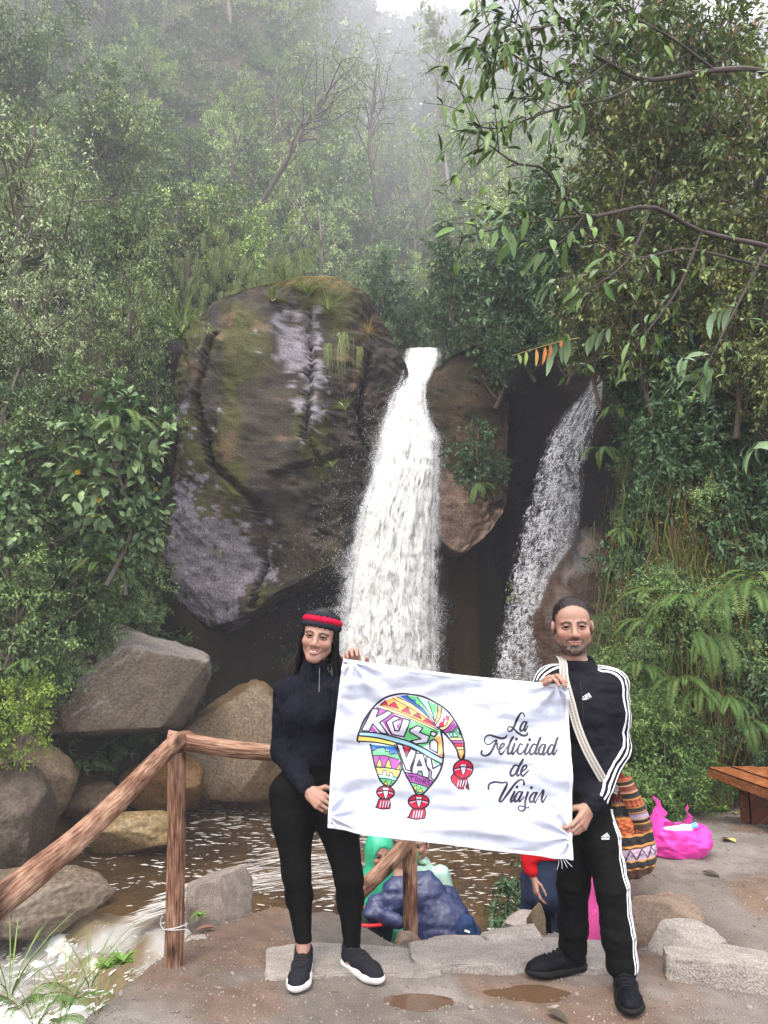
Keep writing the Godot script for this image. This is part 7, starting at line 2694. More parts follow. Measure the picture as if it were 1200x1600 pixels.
func paint_hat(cv: Canvas) -> void:
	var ink := Color(0.055, 0.05, 0.11)
	var red := Color(0.74, 0.06, 0.22)
	var orange := Color(0.93, 0.60, 0.33)
	var cream := Color(0.96, 0.80, 0.50)
	var gold := Color(0.83, 0.72, 0.33)
	var green := Color(0.38, 0.74, 0.48)
	var mint := Color(0.62, 0.86, 0.80)
	var blue := Color(0.16, 0.36, 0.70)
	var sky := Color(0.60, 0.78, 0.88)
	var purple := Color(0.58, 0.25, 0.58)
	var white := Color(0.70, 0.69, 0.76)
	var F := func(p: Array, c: Color): cv.fill(near(p), Color(c.r * 0.9, c.g * 0.9, c.b * 0.9) if c != white else c)
	var S := func(p: Array, w: float, closed := false, smooth := false, c := ink): cv.stroke(near(p), w * 1.2, c, smooth, closed)
	# crown and the tail that falls to the side
	var crown := [[45, 510], [60, 450], [110, 330], [200, 200], [300, 115], [420, 78], [500, 74], [640, 95], [760, 150], [870, 220], [950, 320], [1010, 440], [1045, 560], [1040, 690], [1000, 690], [975, 610], [925, 530], [830, 420], [845, 540], [850, 690], [830, 790], [780, 890], [700, 990], [650, 1035], [600, 1030], [560, 960], [500, 850], [440, 720], [400, 590], [390, 575], [50, 545]]
	F.call(crown, white)
	F.call([[240, 190], [310, 140], [400, 105], [480, 130], [600, 215], [760, 350], [790, 395], [600, 320], [420, 245]], orange)
	for t in [[[255, 185], [300, 145], [320, 195]], [[325, 200], [385, 155], [425, 220]], [[450, 240], [510, 205], [540, 270]], [[560, 280], [610, 255], [640, 310]], [[655, 330], [700, 305], [720, 355]]]:
		F.call(t, red)
		S.call(t, 1.2, true)
	F.call([[650, 330], [700, 300], [780, 370], [770, 385]], red)
	F.call([[220, 200], [240, 192], [420, 245], [600, 320], [800, 410], [790, 430], [560, 320], [380, 260]], cream)
	F.call([[370, 120], [400, 108], [560, 180], [710, 300], [690, 305], [520, 200]], cream)
	F.call([[430, 95], [500, 85], [590, 130], [640, 200], [700, 270], [690, 285], [560, 175]], blue)
	F.call([[500, 88], [600, 100], [680, 220], [720, 280], [690, 260], [650, 210], [640, 180], [590, 180], [585, 130], [520, 120]], green)
	F.call([[600, 105], [700, 130], [760, 300], [770, 330], [680, 200]], mint)
	F.call([[690, 140], [790, 175], [785, 230], [760, 330], [735, 250], [720, 185]], green)
	F.call([[795, 185], [830, 205], [820, 290], [775, 355], [765, 340], [790, 270]], orange)
	F.call([[835, 205], [900, 280], [880, 340], [800, 390], [780, 370], [825, 290]], sky)
	for t in [[[860, 280], [905, 285], [885, 335]], [[810, 345], [860, 325], [850, 385], [800, 390]], [[840, 300], [880, 310], [845, 345]]]:
		F.call(t, red)
	F.call([[905, 290], [935, 325], [850, 420], [835, 415]], cream)
	F.call([[940, 325], [975, 385], [890, 450], [850, 425]], purple)
	F.call([[975, 390], [1010, 450], [1015, 490], [915, 490], [890, 455]], green)
	for t in [[[900, 460], [935, 435], [930, 490]], [[950, 425], [985, 480], [945, 485]], [[985, 400], [1008, 470], [965, 420]]]:
		F.call(t, sky)
		S.call(t, 1.0, true)
	F.call([[915, 495], [1018, 492], [1022, 515], [930, 520]], cream)
	F.call([[930, 520], [1025, 518], [1030, 545], [945, 548]], purple)
	F.call([[945, 548], [1033, 545], [1036, 580], [965, 582]], red)
	F.call([[965, 582], [1036, 580], [1037, 605], [975, 605]], cream)
	F.call([[975, 605], [1037, 605], [1030, 690], [1000, 690]], orange)
	# fields behind the letters
	F.call([[215, 215], [330, 235], [270, 290], [220, 300]], purple)
	F.call([[270, 340], [380, 270], [480, 310], [480, 340], [360, 330], [310, 350], [400, 470], [360, 480]], purple)
	F.call([[160, 445], [180, 385], [230, 455]], purple)
	F.call([[410, 380], [455, 330], [420, 420]], purple)
	F.call([[540, 330], [650, 360], [820, 430], [790, 480], [700, 570], [640, 590], [470, 530], [500, 440]], green)
	F.call([[760, 490], [820, 480], [848, 560], [835, 680], [810, 660], [800, 540]], orange)
	F.call([[470, 580], [540, 600], [510, 680]], red)
	F.call([[600, 690], [640, 690], [650, 760], [620, 760]], Color(0.3, 0.35, 0.42))
	F.call([[620, 815], [665, 820], [655, 850], [625, 850]], Color(0.35, 0.5, 0.5))
	F.call([[745, 690], [830, 730], [775, 755]], green)
	# K U S I
	var letters := [
		[[180, 225], [240, 235], [215, 305], [330, 240], [370, 265], [250, 355], [330, 470], [265, 460], [185, 375], [150, 445], [80, 440]],
		[[385, 290], [450, 310], [370, 350], [395, 430], [430, 430], [470, 310], [535, 330], [480, 490], [365, 470], [310, 350]],
		[[600, 375], [655, 395], [625, 440], [720, 480], [700, 545], [590, 560], [545, 530], [640, 505], [530, 440], [535, 410]],
		[[735, 430], [790, 450], [765, 485], [725, 465]],
		[[725, 530], [765, 510], [800, 545], [795, 640], [725, 605]],
		[[410, 560], [470, 575], [505, 690], [545, 605], [600, 630], [545, 780], [545, 815], [500, 800]],
		[[600, 650], [660, 655], [720, 830], [715, 880], [660, 865], [650, 815], [620, 815], [605, 850], [555, 840], [560, 780]],
		[[690, 680], [735, 690], [755, 790], [830, 745], [830, 800], [770, 900], [735, 880], [740, 820], [690, 760]],
	]
	for l in letters:
		F.call(l, white)
		S.call(l, 1.9, true)
	F.call([[620, 710], [632, 705], [650, 765], [605, 765]], Color(0.32, 0.36, 0.44))
	S.call([[625, 700], [650, 765], [605, 765]], 1.3, true)
	# bands across the brow
	F.call([[75, 460], [230, 465], [400, 500], [540, 545], [700, 620], [835, 695], [830, 740], [690, 665], [540, 590], [390, 545], [220, 505], [70, 485]], sky)
	S.call([[60, 455], [230, 462], [400, 497], [540, 542], [700, 617], [840, 692]], 2.1, false, true)
	S.call([[60, 492], [220, 508], [390, 548], [540, 593], [690, 668], [835, 745]], 2.1, false, true)
	F.call([[55, 500], [220, 515], [385, 552], [390, 580], [220, 550], [50, 535]], gold)
	S.call([[45, 545], [220, 555], [395, 585]], 2.0, false, true)
	# TOURS
	F.call([[505, 830], [600, 845], [700, 885], [755, 915], [705, 965], [610, 935], [540, 915]], purple)
	S.call([[500, 828], [600, 843], [700, 883], [760, 915]], 1.6)
	S.call([[540, 918], [610, 938], [708, 968]], 1.6)
	for w in [[[532, 862], [580, 868]], [[556, 866], [550, 903]], [[590, 880], [600, 868], [612, 880], [606, 910], [592, 908], [588, 890], [592, 878]], [[628, 880], [622, 912], [634, 920], [645, 912], [650, 885]], [[668, 890], [660, 932]], [[668, 890], [690, 898], [684, 914], [664, 912], [690, 938]], [[728, 908], [710, 904], [703, 916], [720, 930], [714, 945], [698, 944]]]:
		S.call(w, 1.1)
	F.call([[545, 925], [620, 945], [700, 970], [650, 1025], [600, 1025]], green)
	for t in [[[570, 965], [605, 950], [600, 1010]], [[610, 1020], [640, 970], [660, 1010]]]:
		F.call(t, gold)
		S.call(t, 1.0, true)
	# outlines of the crown, tail and the long ear flap
	S.call(crown.slice(0, 23), 2.5, false, true)
	S.call([[1000, 690], [975, 610], [925, 530], [830, 425], [790, 390]], 2.2, false, true)
	S.call([[1040, 560], [1045, 640], [1030, 695]], 2.2)
	S.call([[825, 420], [845, 540], [850, 690], [830, 790], [780, 890], [700, 990], [650, 1035], [600, 1030], [560, 960], [500, 850], [440, 720], [395, 575]], 2.4, false, true)
	S.call([[45, 510], [40, 540], [60, 555]], 2.4)
	for l in [[[240, 192], [420, 245], [600, 320], [800, 415]], [[215, 212], [380, 262], [560, 325], [790, 435]], [[370, 122], [520, 203], [690, 308], [780, 390]], [[410, 108], [560, 178], [710, 300]], [[600, 105], [690, 220], [770, 340]], [[500, 90], [560, 150], [640, 205], [720, 300], [775, 370]], [[795, 185], [790, 265], [765, 345]], [[832, 205], [822, 290], [778, 360]], [[905, 290], [870, 370], [800, 395]], [[938, 325], [880, 400], [840, 420]], [[975, 388], [930, 430], [870, 448]], [[915, 492], [1018, 490]], [[930, 520], [1025, 517]], [[945, 548], [1032, 545]], [[965, 582], [1036, 580]], [[975, 606], [1037, 604]], [[700, 140], [720, 190], [745, 260], [765, 330]]]:
		S.call(l, 1.3, false, true)
	# short ear flap
	var flap := [[165, 575], [190, 700], [215, 800], [250, 890], [290, 945], [340, 965], [390, 930], [440, 850], [465, 760], [430, 660], [405, 590]]
	F.call(flap, green)
	F.call([[170, 580], [400, 592], [415, 650], [370, 665], [340, 630], [300, 610], [220, 620], [180, 640]], blue)
	F.call([[190, 655], [250, 625], [275, 605], [300, 635], [340, 660], [420, 665], [430, 700], [195, 680]], green)
	F.call([[195, 685], [300, 680], [435, 715], [460, 760], [440, 800], [330, 790], [220, 785]], purple)
	for t in [[[220, 780], [255, 695], [278, 785]], [[300, 785], [340, 700], [365, 795]], [[405, 805], [450, 735], [440, 810]]]:
		F.call(t, gold)
		S.call(t, 1.2, true)
	F.call([[225, 795], [440, 812], [425, 870], [380, 855], [300, 850], [240, 850]], orange)
	F.call([[245, 850], [280, 850], [285, 815], [310, 815], [320, 860], [345, 865], [350, 830], [375, 835], [380, 870], [420, 875], [400, 910], [270, 885]], sky)
	S.call([[245, 850], [280, 850], [285, 815], [310, 815], [320, 860], [345, 865], [350, 830], [375, 835], [380, 870], [420, 875]], 1.2)
	F.call([[270, 890], [400, 912], [375, 950], [330, 965], [295, 945]], green)
	for t in [[[290, 940], [315, 905], [330, 955]], [[345, 955], [365, 915], [372, 945]]]:
		F.call(t, gold)
		S.call(t, 1.0, true)
	S.call(flap, 2.3, false, true)
	for l in [[[190, 680], [300, 676], [432, 712]], [[215, 787], [330, 792], [445, 808]], [[262, 885], [330, 890], [405, 910]], [[180, 640], [220, 620], [230, 600], [262, 605], [275, 600], [305, 612], [310, 640], [345, 640], [350, 665], [420, 660]]]:
		S.call(l, 1.4)
	# pompoms and tassels
	for k in [[[308, 1022], 82, 62, [[245, 1085], [225, 1150], [215, 1165], [270, 1180], [345, 1175], [352, 1130], [345, 1085]]], [[623, 1108], 98, 72, [[560, 1180], [530, 1245], [515, 1255], [600, 1275], [680, 1265], [690, 1215], [680, 1175]]], [[1040, 797], 92, 92, [[960, 825], [925, 880], [935, 920], [1000, 985], [1045, 990], [1040, 900], [1075, 985], [1100, 1000], [1075, 890]]]]:
		var c: Array = k[0]
		F.call(k[3], red)
		S.call(k[3], 1.6, true)
		for i in 4:
			var a: float = c[0] - 40.0 + 25.0 * i
			var b: float = c[1] + float(k[2])
			S.call([[a, b + 20], [a - 14, b + 75]], 1.3, false, false, white)
			S.call([[a + 8, b + 16], [a, b + 80]], 0.9)
		var ring := []
		for i in 18:
			var a := TAU * i / 18.0
			ring.append([c[0] + cos(a) * float(k[1]), c[1] + sin(a) * float(k[2])])
		F.call(ring, red)
		F.call([[c[0] - 30, c[1] - 45], [c[0] + 30, c[1] - 45], [c[0] + 18, c[1] + 45], [c[0] - 5, c[1] + 55]], white)
		S.call([[c[0] - 80, c[1] - 5], [c[0], c[1] - 22], [c[0] + 85, c[1] - 2]], 1.6, false, true)
		S.call([[c[0] - 78, c[1] + 10], [c[0], c[1] - 8], [c[0] + 82, c[1] + 12]], 1.1, false, true, white)
		S.call([[c[0] - 32, c[1] - 50], [c[0] - 22, c[1] + 10], [c[0] - 5, c[1] + 58]], 1.2, false, true)
		S.call([[c[0] + 32, c[1] - 50], [c[0] + 26, c[1] + 10], [c[0] + 10, c[1] + 55]], 1.2, false, true)
		S.call(ring, 2.0, true, true)


func paint_words(cv: Canvas) -> void:
	var ink := Color(0.115, 0.105, 0.17)
	var W := func(p: Array, w := 24.0): cv.stroke(script_at(p), w * 0.13333, ink, true)
	# La
	W.call([[575, 140, 20], [565, 105, 16], [535, 98, 22], [500, 150, 30], [470, 230, 30], [430, 300, 24], [395, 312, 16], [382, 280, 14], [405, 255, 16], [445, 275, 22], [505, 335, 26], [570, 372, 28], [612, 362, 26], [622, 340, 18]])
	W.call([[610, 215, 20], [570, 208, 22], [535, 265, 26], [535, 312, 26], [570, 300, 20], [605, 220, 24]])
	W.call([[608, 212, 26], [582, 290, 28], [592, 320, 22], [626, 255, 10]])
	# Felicidad
	W.call([[375, 355, 12], [365, 382, 24], [320, 395, 28], [240, 370, 28], [170, 348, 22], [125, 380, 16], [122, 435, 16], [165, 462, 18], [225, 430, 16], [250, 410, 14]])
	W.call([[262, 415, 20], [225, 490, 30], [170, 570, 28], [115, 590, 20], [80, 565, 20], [85, 530, 22]])
	W.call([[215, 500, 12], [240, 470, 16], [270, 455, 22], [262, 500, 24], [275, 520, 18]])
	W.call([[295, 525, 14], [345, 480, 20], [340, 455, 20], [305, 480, 26], [285, 545, 28], [310, 575, 26], [360, 520, 12], [430, 430, 18], [455, 385, 26], [430, 420, 30], [385, 530, 30], [390, 575, 26], [420, 555, 14], [450, 490, 20]])
	W.call([[468, 465, 28], [430, 560, 28], [445, 580, 22], [490, 520, 10]])
	W.call([[488, 418, 32], [492, 408, 32]])
	W.call([[555, 480, 22], [530, 470, 18], [500, 530, 28], [500, 570, 28], [540, 580, 20], [590, 520, 10]])
	W.call([[622, 475, 28], [582, 570, 28], [600, 588, 22], [640, 535, 10]])
	W.call([[640, 428, 32], [644, 418, 32]])
	W.call([[720, 490, 20], [685, 480, 20], [642, 545, 28], [645, 592, 28], [690, 570, 20], [735, 480, 26], [770, 405, 28]])
	W.call([[760, 420, 28], [705, 565, 28], [712, 595, 22], [755, 550, 10]])
	W.call([[815, 490, 20], [785, 485, 20], [745, 545, 28], [750, 595, 28], [790, 575, 20], [820, 500, 26]])
	W.call([[820, 490, 28], [788, 580, 28], [800, 600, 22], [845, 550, 10]])
	W.call([[915, 500, 20], [885, 490, 20], [848, 550, 28], [852, 600, 28], [890, 580, 20], [930, 490, 26], [966, 415, 28]])
	W.call([[955, 430, 28], [905, 575, 28], [918, 605, 22], [955, 545, 10]])
	# de
	W.call([[505, 725, 20], [470, 715, 22], [422, 785, 28], [430, 835, 28], [475, 810, 20], [525, 710, 26], [558, 645, 28]])
	W.call([[548, 660, 28], [495, 800, 28], [505, 838, 22], [545, 800, 12], [600, 745, 20], [595, 715, 18], [560, 740, 26], [540, 810, 28], [565, 840, 26], [625, 775, 10]])
	# Viajar
	W.call([[172, 985, 22], [180, 930, 22], [240, 905, 28], [320, 912, 24], [380, 912, 20], [365, 970, 30], [310, 1090, 30], [300, 1125, 26], [330, 1125, 20], [400, 1030, 28], [470, 930, 26], [525, 885, 22], [565, 890, 18], [575, 940, 26]])
	W.call([[470, 1020, 28], [432, 1115, 28], [442, 1140, 22], [485, 1080, 10]])
	W.call([[494, 970, 32], [498, 962, 32]])
	W.call([[550, 1030, 20], [515, 1025, 20], [475, 1090, 28], [482, 1140, 28], [525, 1110, 20], [560, 1035, 26]])
	W.call([[560, 1030, 28], [525, 1120, 28], [540, 1140, 20], [585, 1080, 10]])
	W.call([[625, 1035, 28], [600, 1130, 28], [590, 1220, 26], [555, 1245, 20], [520, 1225, 18], [530, 1190, 16], [580, 1195, 18], [625, 1210, 18], [635, 1195, 14]])
	W.call([[660, 985, 32], [664, 977, 32]])
	W.call([[720, 1050, 20], [690, 1045, 20], [650, 1105, 28], [655, 1150, 28], [695, 1125, 20], [728, 1050, 26]])
	W.call([[728, 1045, 28], [695, 1135, 28], [710, 1155, 20], [760, 1080, 10], [795, 1010, 18], [800, 1045, 26], [785, 1130, 28], [800, 1155, 22], [840, 1090, 10]])


# ---------------------------------------------------------------- bags
func make_bags() -> void:
	# striped woven shoulder bag
	var im := Image.create(256, 512, false, Image.FORMAT_RGB8)
	var black := Color(0.10, 0.085, 0.09)
	var ochre := Color(0.62, 0.42, 0.20)
	var rust := Color(0.50, 0.22, 0.13)
	var grey := Color(0.58, 0.50, 0.56)
	var brown := Color(0.28, 0.17, 0.12)
	im.fill(black)
	var bands := [[0, 24, rust], [24, 8, ochre], [32, 34, black], [66, 8, ochre], [74, 6, grey], [80, 48, rust], [128, 8, grey], [136, 12, ochre], [148, 44, black], [192, 8, brown], [200, 10, ochre], [210, 74, rust], [284, 10, ochre], [294, 40, black], [334, 10, ochre], [344, 8, brown], [352, 52, grey], [404, 8, ochre], [412, 30, black], [442, 10, ochre], [452, 60, brown]]
	for b in bands:
		im.fill_rect(Rect2i(0, b[0], 256, b[1]), b[2])
	for y in 512:
		for x in 256:
			var c := im.get_pixel(x, y)
			if y >= 80 and y < 128:
				var k := absf(fmod(float(x), 32.0) - 16.0) / 16.0
				var d := absf(float(y - 104) / 24.0)
				if absf(k - d) < 0.22:
					c = black.lerp(rust, 0.25)
			elif y >= 210 and y < 284:
				var cell := int(x / 64.0) % 2
				var fx := fmod(float(x), 64.0)
				if fx < 5.0:
					c = black
				elif (int(fx / 8.0) + int((y - 210) / 9.0) * (2 + cell)) % 5 < 2:
					c = Color(0.30, 0.13, 0.10) if cell == 0 else Color(0.68, 0.36, 0.17)
			elif y >= 352 and y < 404:
				var k := absf(fmod(float(x), 40.0) - 20.0) / 20.0
				if absf(k - float(y - 352) / 52.0) < 0.13:
					c = Color(0.22, 0.16, 0.24)
			elif y >= 74 and y < 80 or y >= 128 and y < 136:
				if int(x / 6.0) % 2 == 0:
					c = black
			im.set_pixel(x, y, c)
	var woven := StandardMaterial3D.new()
	woven.albedo_texture = ImageTexture.create_from_image(im)
	woven.roughness = 0.95
	woven.normal_enabled = true
	woven.normal_texture = T.weave_n
	woven.uv1_scale = Vector3(2.0, 1.0, 1.0)
	var bag := thing("shoulder_bag", "woven striped shoulder bag hanging at the tracksuit wearer's hip on a patterned strap", "bag", Vector3.ZERO)
	var rows := [[1205, 966, 972], [1225, 958, 986], [1255, 952, 1003], [1290, 950, 1016], [1330, 952, 1026], [1352, 956, 1026], [1366, 964, 1016], [1372, 975, 1003]]
	var n := noise(221, 6.0, 3)
	part("sack", sheet(64, 60, func(u, w):
		var row := table(rows, lerpf(1205.0, 1372.0, w))
		var a: float = TAU * u
		var px: float = lerpf(row[1], row[2], 0.5 - 0.5 * cos(a))
		var p := at(px, row[0] + (px - 985.0) * -0.16, 3.70)
		var half: float = (row[2] - row[1]) / 75.0
		p.z += sin(a) * 0.085 * half + 0.012 * n.get_noise_3dv(p) + 0.006 * sin(px * 0.33)
		return p, null, false, true).done(false), woven, bag)
	# rolled flap of the mouth falling over the front
	var flap := [[1218, 962, 985], [1245, 972, 1000], [1275, 985, 1014], [1300, 998, 1025]]
	part("flap", sheet(20, 24, func(u, w):
		var row := table(flap, lerpf(1218.0, 1300.0, w))
		var p := at(lerpf(row[1], row[2], u), row[0] - 6.0 * u, 3.60)
		p.z += 0.025 * sin(PI * u) - 0.03 * w
		return p, null, true).done(false), woven, bag)
	var st := Image.create(32, 64, false, Image.FORMAT_RGB8)
	for y in 64:
		for x in 32:
			var dark := (x > 6 and x < 14 or x > 18 and x < 26) and int(y / 4.0) % 2 == 0
			st.set_pixel(x, y, Color(0.12, 0.11, 0.11) if dark else Color(0.62, 0.60, 0.57))
	var strap := StandardMaterial3D.new()
	strap.albedo_texture = ImageTexture.create_from_image(st)
	strap.roughness = 0.9
	strap.uv1_scale = Vector3(1.0, 16.0, 1.0)
	var path := [at(876, 1026, 3.70), at(880, 1036, 3.57), at(882, 1060, 3.53), at(892, 1098, 3.50), at(902, 1135, 3.505), at(916, 1170, 3.51), at(932, 1200, 3.53), at(948, 1225, 3.57), at(966, 1235, 3.64)]
	var line := curve(path, 40)
	var pts := []
	var nn := []
	for i in line.size():
		pts.append(line[i])
		nn.append(Vector3(0.0, 0.95, 0.3).lerp(Vector3(0.1, 0.1, 1.0), sm(0.0, 6.0, float(i))).normalized())
	part("strap", ribbon(pts, nn, 0.040, Color.WHITE, 0.003), strap, bag)
	# pink plastic bag with bottles on the gravel
	var ground := on_level(1060, 1337, 0.20)
	var pink := mat(Color(0.58, 0.045, 0.30), 0.35, T.cloth_n, 4.0, 1.0)
	pink.backlight_enabled = true
	pink.backlight = Color(0.6, 0.3, 0.5)
	var o := thing("plastic_bag", "bright pink plastic bag with bottles slumped on the gravel behind the striped bag", "bag", Vector3.ZERO)
	ground.y = bank_height(ground.x, ground.z) - 0.01
	o.position = ground
	o.scale = Vector3.ONE * 0.98
	var crump := noise(222, 5.0, 3, true)
	var crump2 := noise(223, 11.0, 2)
	part("bag_body", sheet(56, 30, func(u, w):
		var a: float = TAU * u
		var prof := table([[0.0, 0.0, 0.0], [0.15, 0.15, 0.0], [0.45, 0.185, 0.07], [0.75, 0.17, 0.14], [0.9, 0.14, 0.165], [1.0, 0.08, 0.13]], w)
		var p := Vector3(cos(a) * prof[1] * 1.05, prof[2], sin(a) * prof[1] * 0.75)
		var d := Vector3(cos(a), 0.5, sin(a))
		return p + d * (0.035 * crump.get_noise_3dv(p * 1.4) + 0.014 * crump2.get_noise_3dv(p)) * sm(0.02, 0.3, w) - Vector3(0, 0.0, 0), null, false, true).done(false), pink, o)
	part("bag_handles", sheet(40, 16, func(u, w):
		var a: float = PI * 1.35 * u + PI * 0.75
		var h: float = 0.13 + w * (0.13 + 0.09 * sin(u * 7.0))
		var p := Vector3(cos(a) * (0.14 - 0.05 * w) - 0.03, h, sin(a) * (0.10 - 0.03 * w) - 0.02)
		return p + Vector3(1, 0, 1) * 0.03 * crump.get_noise_3dv(p * 1.5), null).done(false), pink, o)
	var plastic := mat(Color(0.75, 0.82, 0.88), 0.12)
	plastic.albedo_color = Color(0.8, 0.87, 0.93, 0.4)
	plastic.transparency = BaseMaterial3D.TRANSPARENCY_ALPHA
	var k := 0
	for s in [[Vector3(-0.07, 0.15, 0.04), Vector3(1.0, 0.25, 0.2)], [Vector3(-0.02, 0.16, 0.06), Vector3(1.0, 0.35, 0.15)], [Vector3(0.02, 0.14, 0.01), Vector3(1.0, 0.5, 0.1)]]:
		var b := thing("bottle", ["clear water bottle lying deepest in the pink bag", "clear water bottle on top in the pink bag with a blue cap", "clear water bottle tilted up in the pink bag"][k], "bottle", ground + s[0] * 0.96)
		b.basis = axes(s[1], Vector3(0, 0, 1))
		var m := Mesher.new()
		lathe(m, [[0.0, -0.09], [0.026, -0.09], [0.030, -0.08], [0.030, -0.02], [0.028, 0.0], [0.030, 0.02], [0.030, 0.05], [0.014, 0.085], [0.012, 0.095]], Color.WHITE)
		part("bottle_body", m.done(), plastic, b)
		m = Mesher.new()
		lathe(m, [[0.0, 0.112], [0.0145, 0.112], [0.0155, 0.094], [0.012, 0.092]], Color(0.10, 0.35, 0.60))
		part("cap", m.done(), M.plain, b)
		m = Mesher.new()
		lathe(m, [[0.0306, -0.015], [0.0306, 0.018]], Color(0.35, 0.6, 0.75))
		part("label", m.done(), M.plain, b)
		k += 1


func lathe(m: Mesher, prof: Array, col: Color, sides := 18) -> void:
	var base := m.v.size()
	for p in prof:
		for i in sides + 1:
			var a := TAU * i / sides
			m.v.append(Vector3(cos(a) * p[0], p[1], sin(a) * p[0]))
			m.c.append(col)
	for j in prof.size() - 1:
		for i in sides:
			var a := base + j * (sides + 1) + i
			m.quad(a, a + sides + 1, a + sides + 2, a + 1)


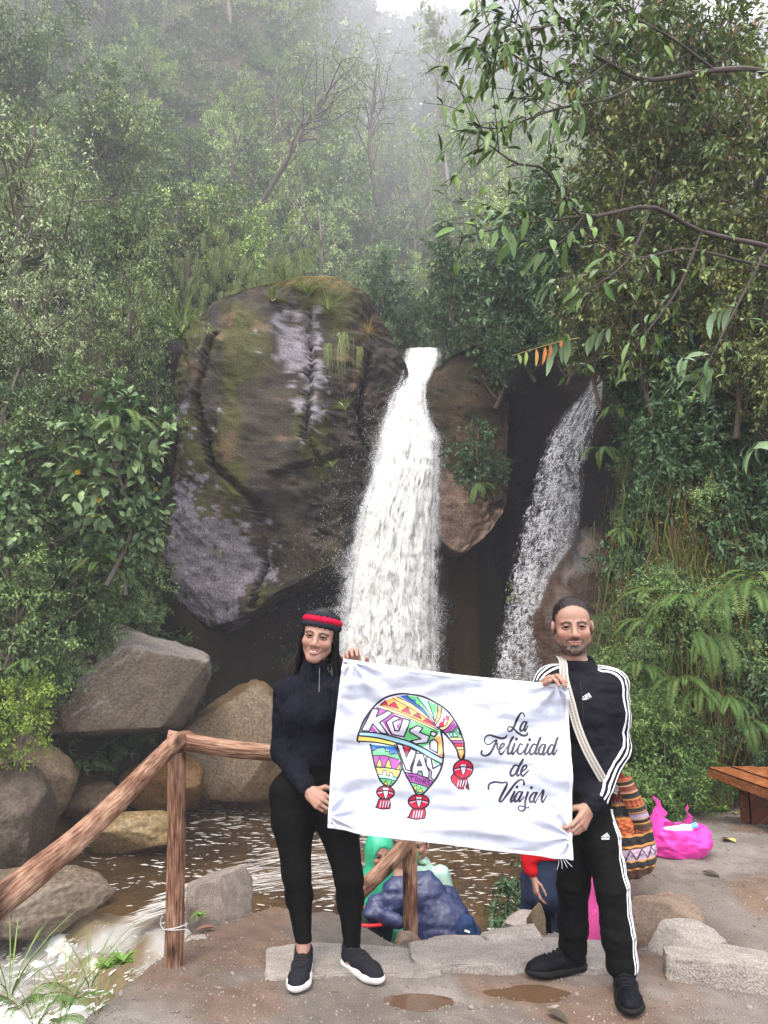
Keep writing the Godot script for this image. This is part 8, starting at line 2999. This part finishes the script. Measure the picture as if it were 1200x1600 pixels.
# ---------------------------------------------------------------- small things on the ground
func make_small_things() -> void:
	var r := rng(71)
	# granite step: two long blocks with a broken joint
	var spots := [
		["long pale granite kerb slab under the person in leggings", 556, 1506, 0.0, Vector3(0.40, 0.085, 0.20), 931, 0.03],
		["pale granite kerb slab between the two holders' feet", 748, 1500, 0.0, Vector3(0.31, 0.11, 0.19), 932, -0.02],
		["granite kerb slab at the shoe of the tracksuit wearer", 905, 1500, 0.0, Vector3(0.24, 0.09, 0.19), 933, -0.1],
		["rough granite block rising at the end of the kerb above the pool", 800, 1468, 0.02, Vector3(0.15, 0.10, 0.12), 934, 0.3],
		["broken stone standing at the head of the steps", 838, 1450, -0.12, Vector3(0.05, 0.14, 0.07), 935, 0.2],
		["flat pale stone bridging the kerb and the mossy stone", 815, 1432, -0.12, Vector3(0.12, 0.05, 0.1), 936, 0.6],
		["brown wedge of rock at the terrace edge behind the tracksuit", 1045, 1445, 0.02, Vector3(0.17, 0.16, 0.2), 937, 0.5],
		["large tilted rock at the top of the gap behind the striped bag", 1025, 1412, -0.06, Vector3(0.17, 0.2, 0.26), 938, -0.4],
		["flat ledge of granite at the corner of the raised terrace", 1130, 1505, 0.07, Vector3(0.24, 0.10, 0.13), 939, -0.35],
		["grey ledge stone between the wedge rock and the corner ledge", 1075, 1475, 0.04, Vector3(0.16, 0.12, 0.14), 940, -0.5],
		["small mossy stone low in the gap beside the tracksuit's knee", 1000, 1455, -0.16, Vector3(0.10, 0.12, 0.1), 941, 0.2],
		["small grey stone wedged low in the gap", 1025, 1462, -0.14, Vector3(0.07, 0.09, 0.07), 942, 1.2],
		["dark stone at the bottom of the gap", 1000, 1482, -0.14, Vector3(0.09, 0.05, 0.08), 943, 2.2],
		["orange tinted broken stone at the foot of the second post", 632, 1468, -0.04, Vector3(0.075, 0.06, 0.06), 944, 0.4],
		["little stone half buried at the foot of the railing post", 310, 1470, -0.02, Vector3(0.07, 0.05, 0.06), 945, 0.9],
	]
	for s in spots:
		var p := on_level(s[1], s[2], s[3])
		var tint := Color(0.265, 0.235, 0.215)
		if s[5] in [937, 938, 942, 944]:
			tint = Color(0.18, 0.13, 0.10)
		if s[5] in [935, 941]:
			tint = Color(0.11, 0.085, 0.05)
		var o := thing("stone_block", s[0], "stone", p - Vector3(0, 0.038 if s[5] < 934 else 0.035, 0))
		o.rotation.y = s[6]
		var flat: Array = [[Vector3.UP, 0.52], [Vector3(0, 0.05, 1).normalized(), 0.62], [Vector3(0.05, 0, -1).normalized(), 0.66], [Vector3(1, 0, 0.1).normalized(), 0.74], [Vector3(-1, 0, 0.05).normalized(), 0.74]] if s[5] < 934 or s[5] == 939 else []
		part("stone", boulder(s[4] * (1.4 if flat.size() else 1.25), s[5], 3 if flat.size() else 11, 0.13 if flat.size() else 0.09, 22, tint, 0.3, flat).done(false), M.small_rock, o)
	# loose gravel
	var peb := boulder(Vector3.ONE, 951, 5, 0.2, 3, Color(0.165, 0.138, 0.124), 0.3).done(false)
	var dark := boulder(Vector3.ONE, 952, 5, 0.2, 3, Color(0.115, 0.092, 0.08), 0.3).done(false)
	var pale := boulder(Vector3.ONE, 953, 5, 0.2, 3, Color(0.19, 0.17, 0.155), 0.2).done(false)
	var k := 0
	for mesh in [peb, dark, pale]:
		var places: Array[Transform3D] = []
		for i in [26000, 14000, 1600][k]:
			var z := -lerpf(2.4, 7.6, pow(r.randf(), 1.3))
			var x := r.randf_range(-1.9, 4.0)
			if inside(bank_edge, Vector2(x, -z)) < -0.35:
				continue
			var size := 0.002 + 0.0036 * pow(r.randf(), 3.0) + (0.012 * r.randf() if r.randf() < 0.012 and k < 2 else 0.0)
			places.append(Transform3D(Basis.from_euler(Vector3(r.randf(), r.randf() * TAU, r.randf())).scaled_local(Vector3(size * r.randf_range(0.8, 1.6), size * 0.7, size)), Vector3(x, bank_height(x, z) + size * 0.15, z)))
		scatter("gravel", mesh, M.plain, places, ["grey brown grit lying all over the trodden bank", "dark grit mixed into the gravel of the bank", "pale quartz chips scattered over the bank"][k], "gravel")
		k += 1
	# puddle of brown water in front of the kerb, and damp hollow
	var wet := mat(Color(0.09, 0.05, 0.028), 0.05)
	wet.albedo_color = Color(0.33, 0.24, 0.17, 0.62)
	wet.transparency = BaseMaterial3D.TRANSPARENCY_ALPHA
	var q := 0
	for s in [[635, 1558, 0.24, 0.11, "shallow brown puddle in front of the kerb by the white soled shoes"], [795, 1548, 0.22, 0.06, "thin puddle along the kerb between the two holders"]]:
		var c := on_level(s[0], s[1], 0.0)
		var m := Mesher.new()
		m.v.append(c + Vector3(0, -0.010, 0))
		for i in 40:
			var a := TAU * i / 40.0
			m.v.append(Vector3(c.x + cos(a) * float(s[2]) * 1.5, -0.010, c.z + sin(a) * float(s[3]) * 1.6))
		for i in 40:
			m.tri(0, i + 1, (i + 1) % 40 + 1)
		tag(part("puddle", m.done(), wet), s[4], "puddle")
		q += 1
	# fallen leaves
	var list := [[1135, 1356, Color(0.05, 0.035, 0.025), "dark fallen leaf on the gravel in front of the bench"], [1142, 1361, Color(0.4, 0.3, 0.1), "yellow fallen leaf beside the dark leaf"], [1115, 1425, Color(0.06, 0.045, 0.035), "curled dry leaf on the raised terrace"], [322, 1447, Color(0.12, 0.06, 0.04), "reddish dry leaf at the foot of the granite boulder"], [870, 1580, Color(0.05, 0.04, 0.03), "dark scrap of bark near the black shoes"], [1150, 1262, Color(0.35, 0.25, 0.05), "yellow leaf on the weeds under the bench"]]
	for s in list:
		var p := on_level(s[0], s[1], 0.02)
		p.y = bank_height(p.x, p.z) + 0.012
		var m := Mesher.new()
		blade(m, Vector3(-0.05, 0, 0), Vector3(1, 0.06, r.randfn() * 0.4).normalized(), Vector3.UP, 0.11, 0.05, s[2], 0.15, 0.25)
		var o := tag(part("fallen_leaf", m.done(false), M.plain), s[3], "leaf") as MeshInstance3D
		o.position = p
		o.rotation.y = r.randf() * TAU
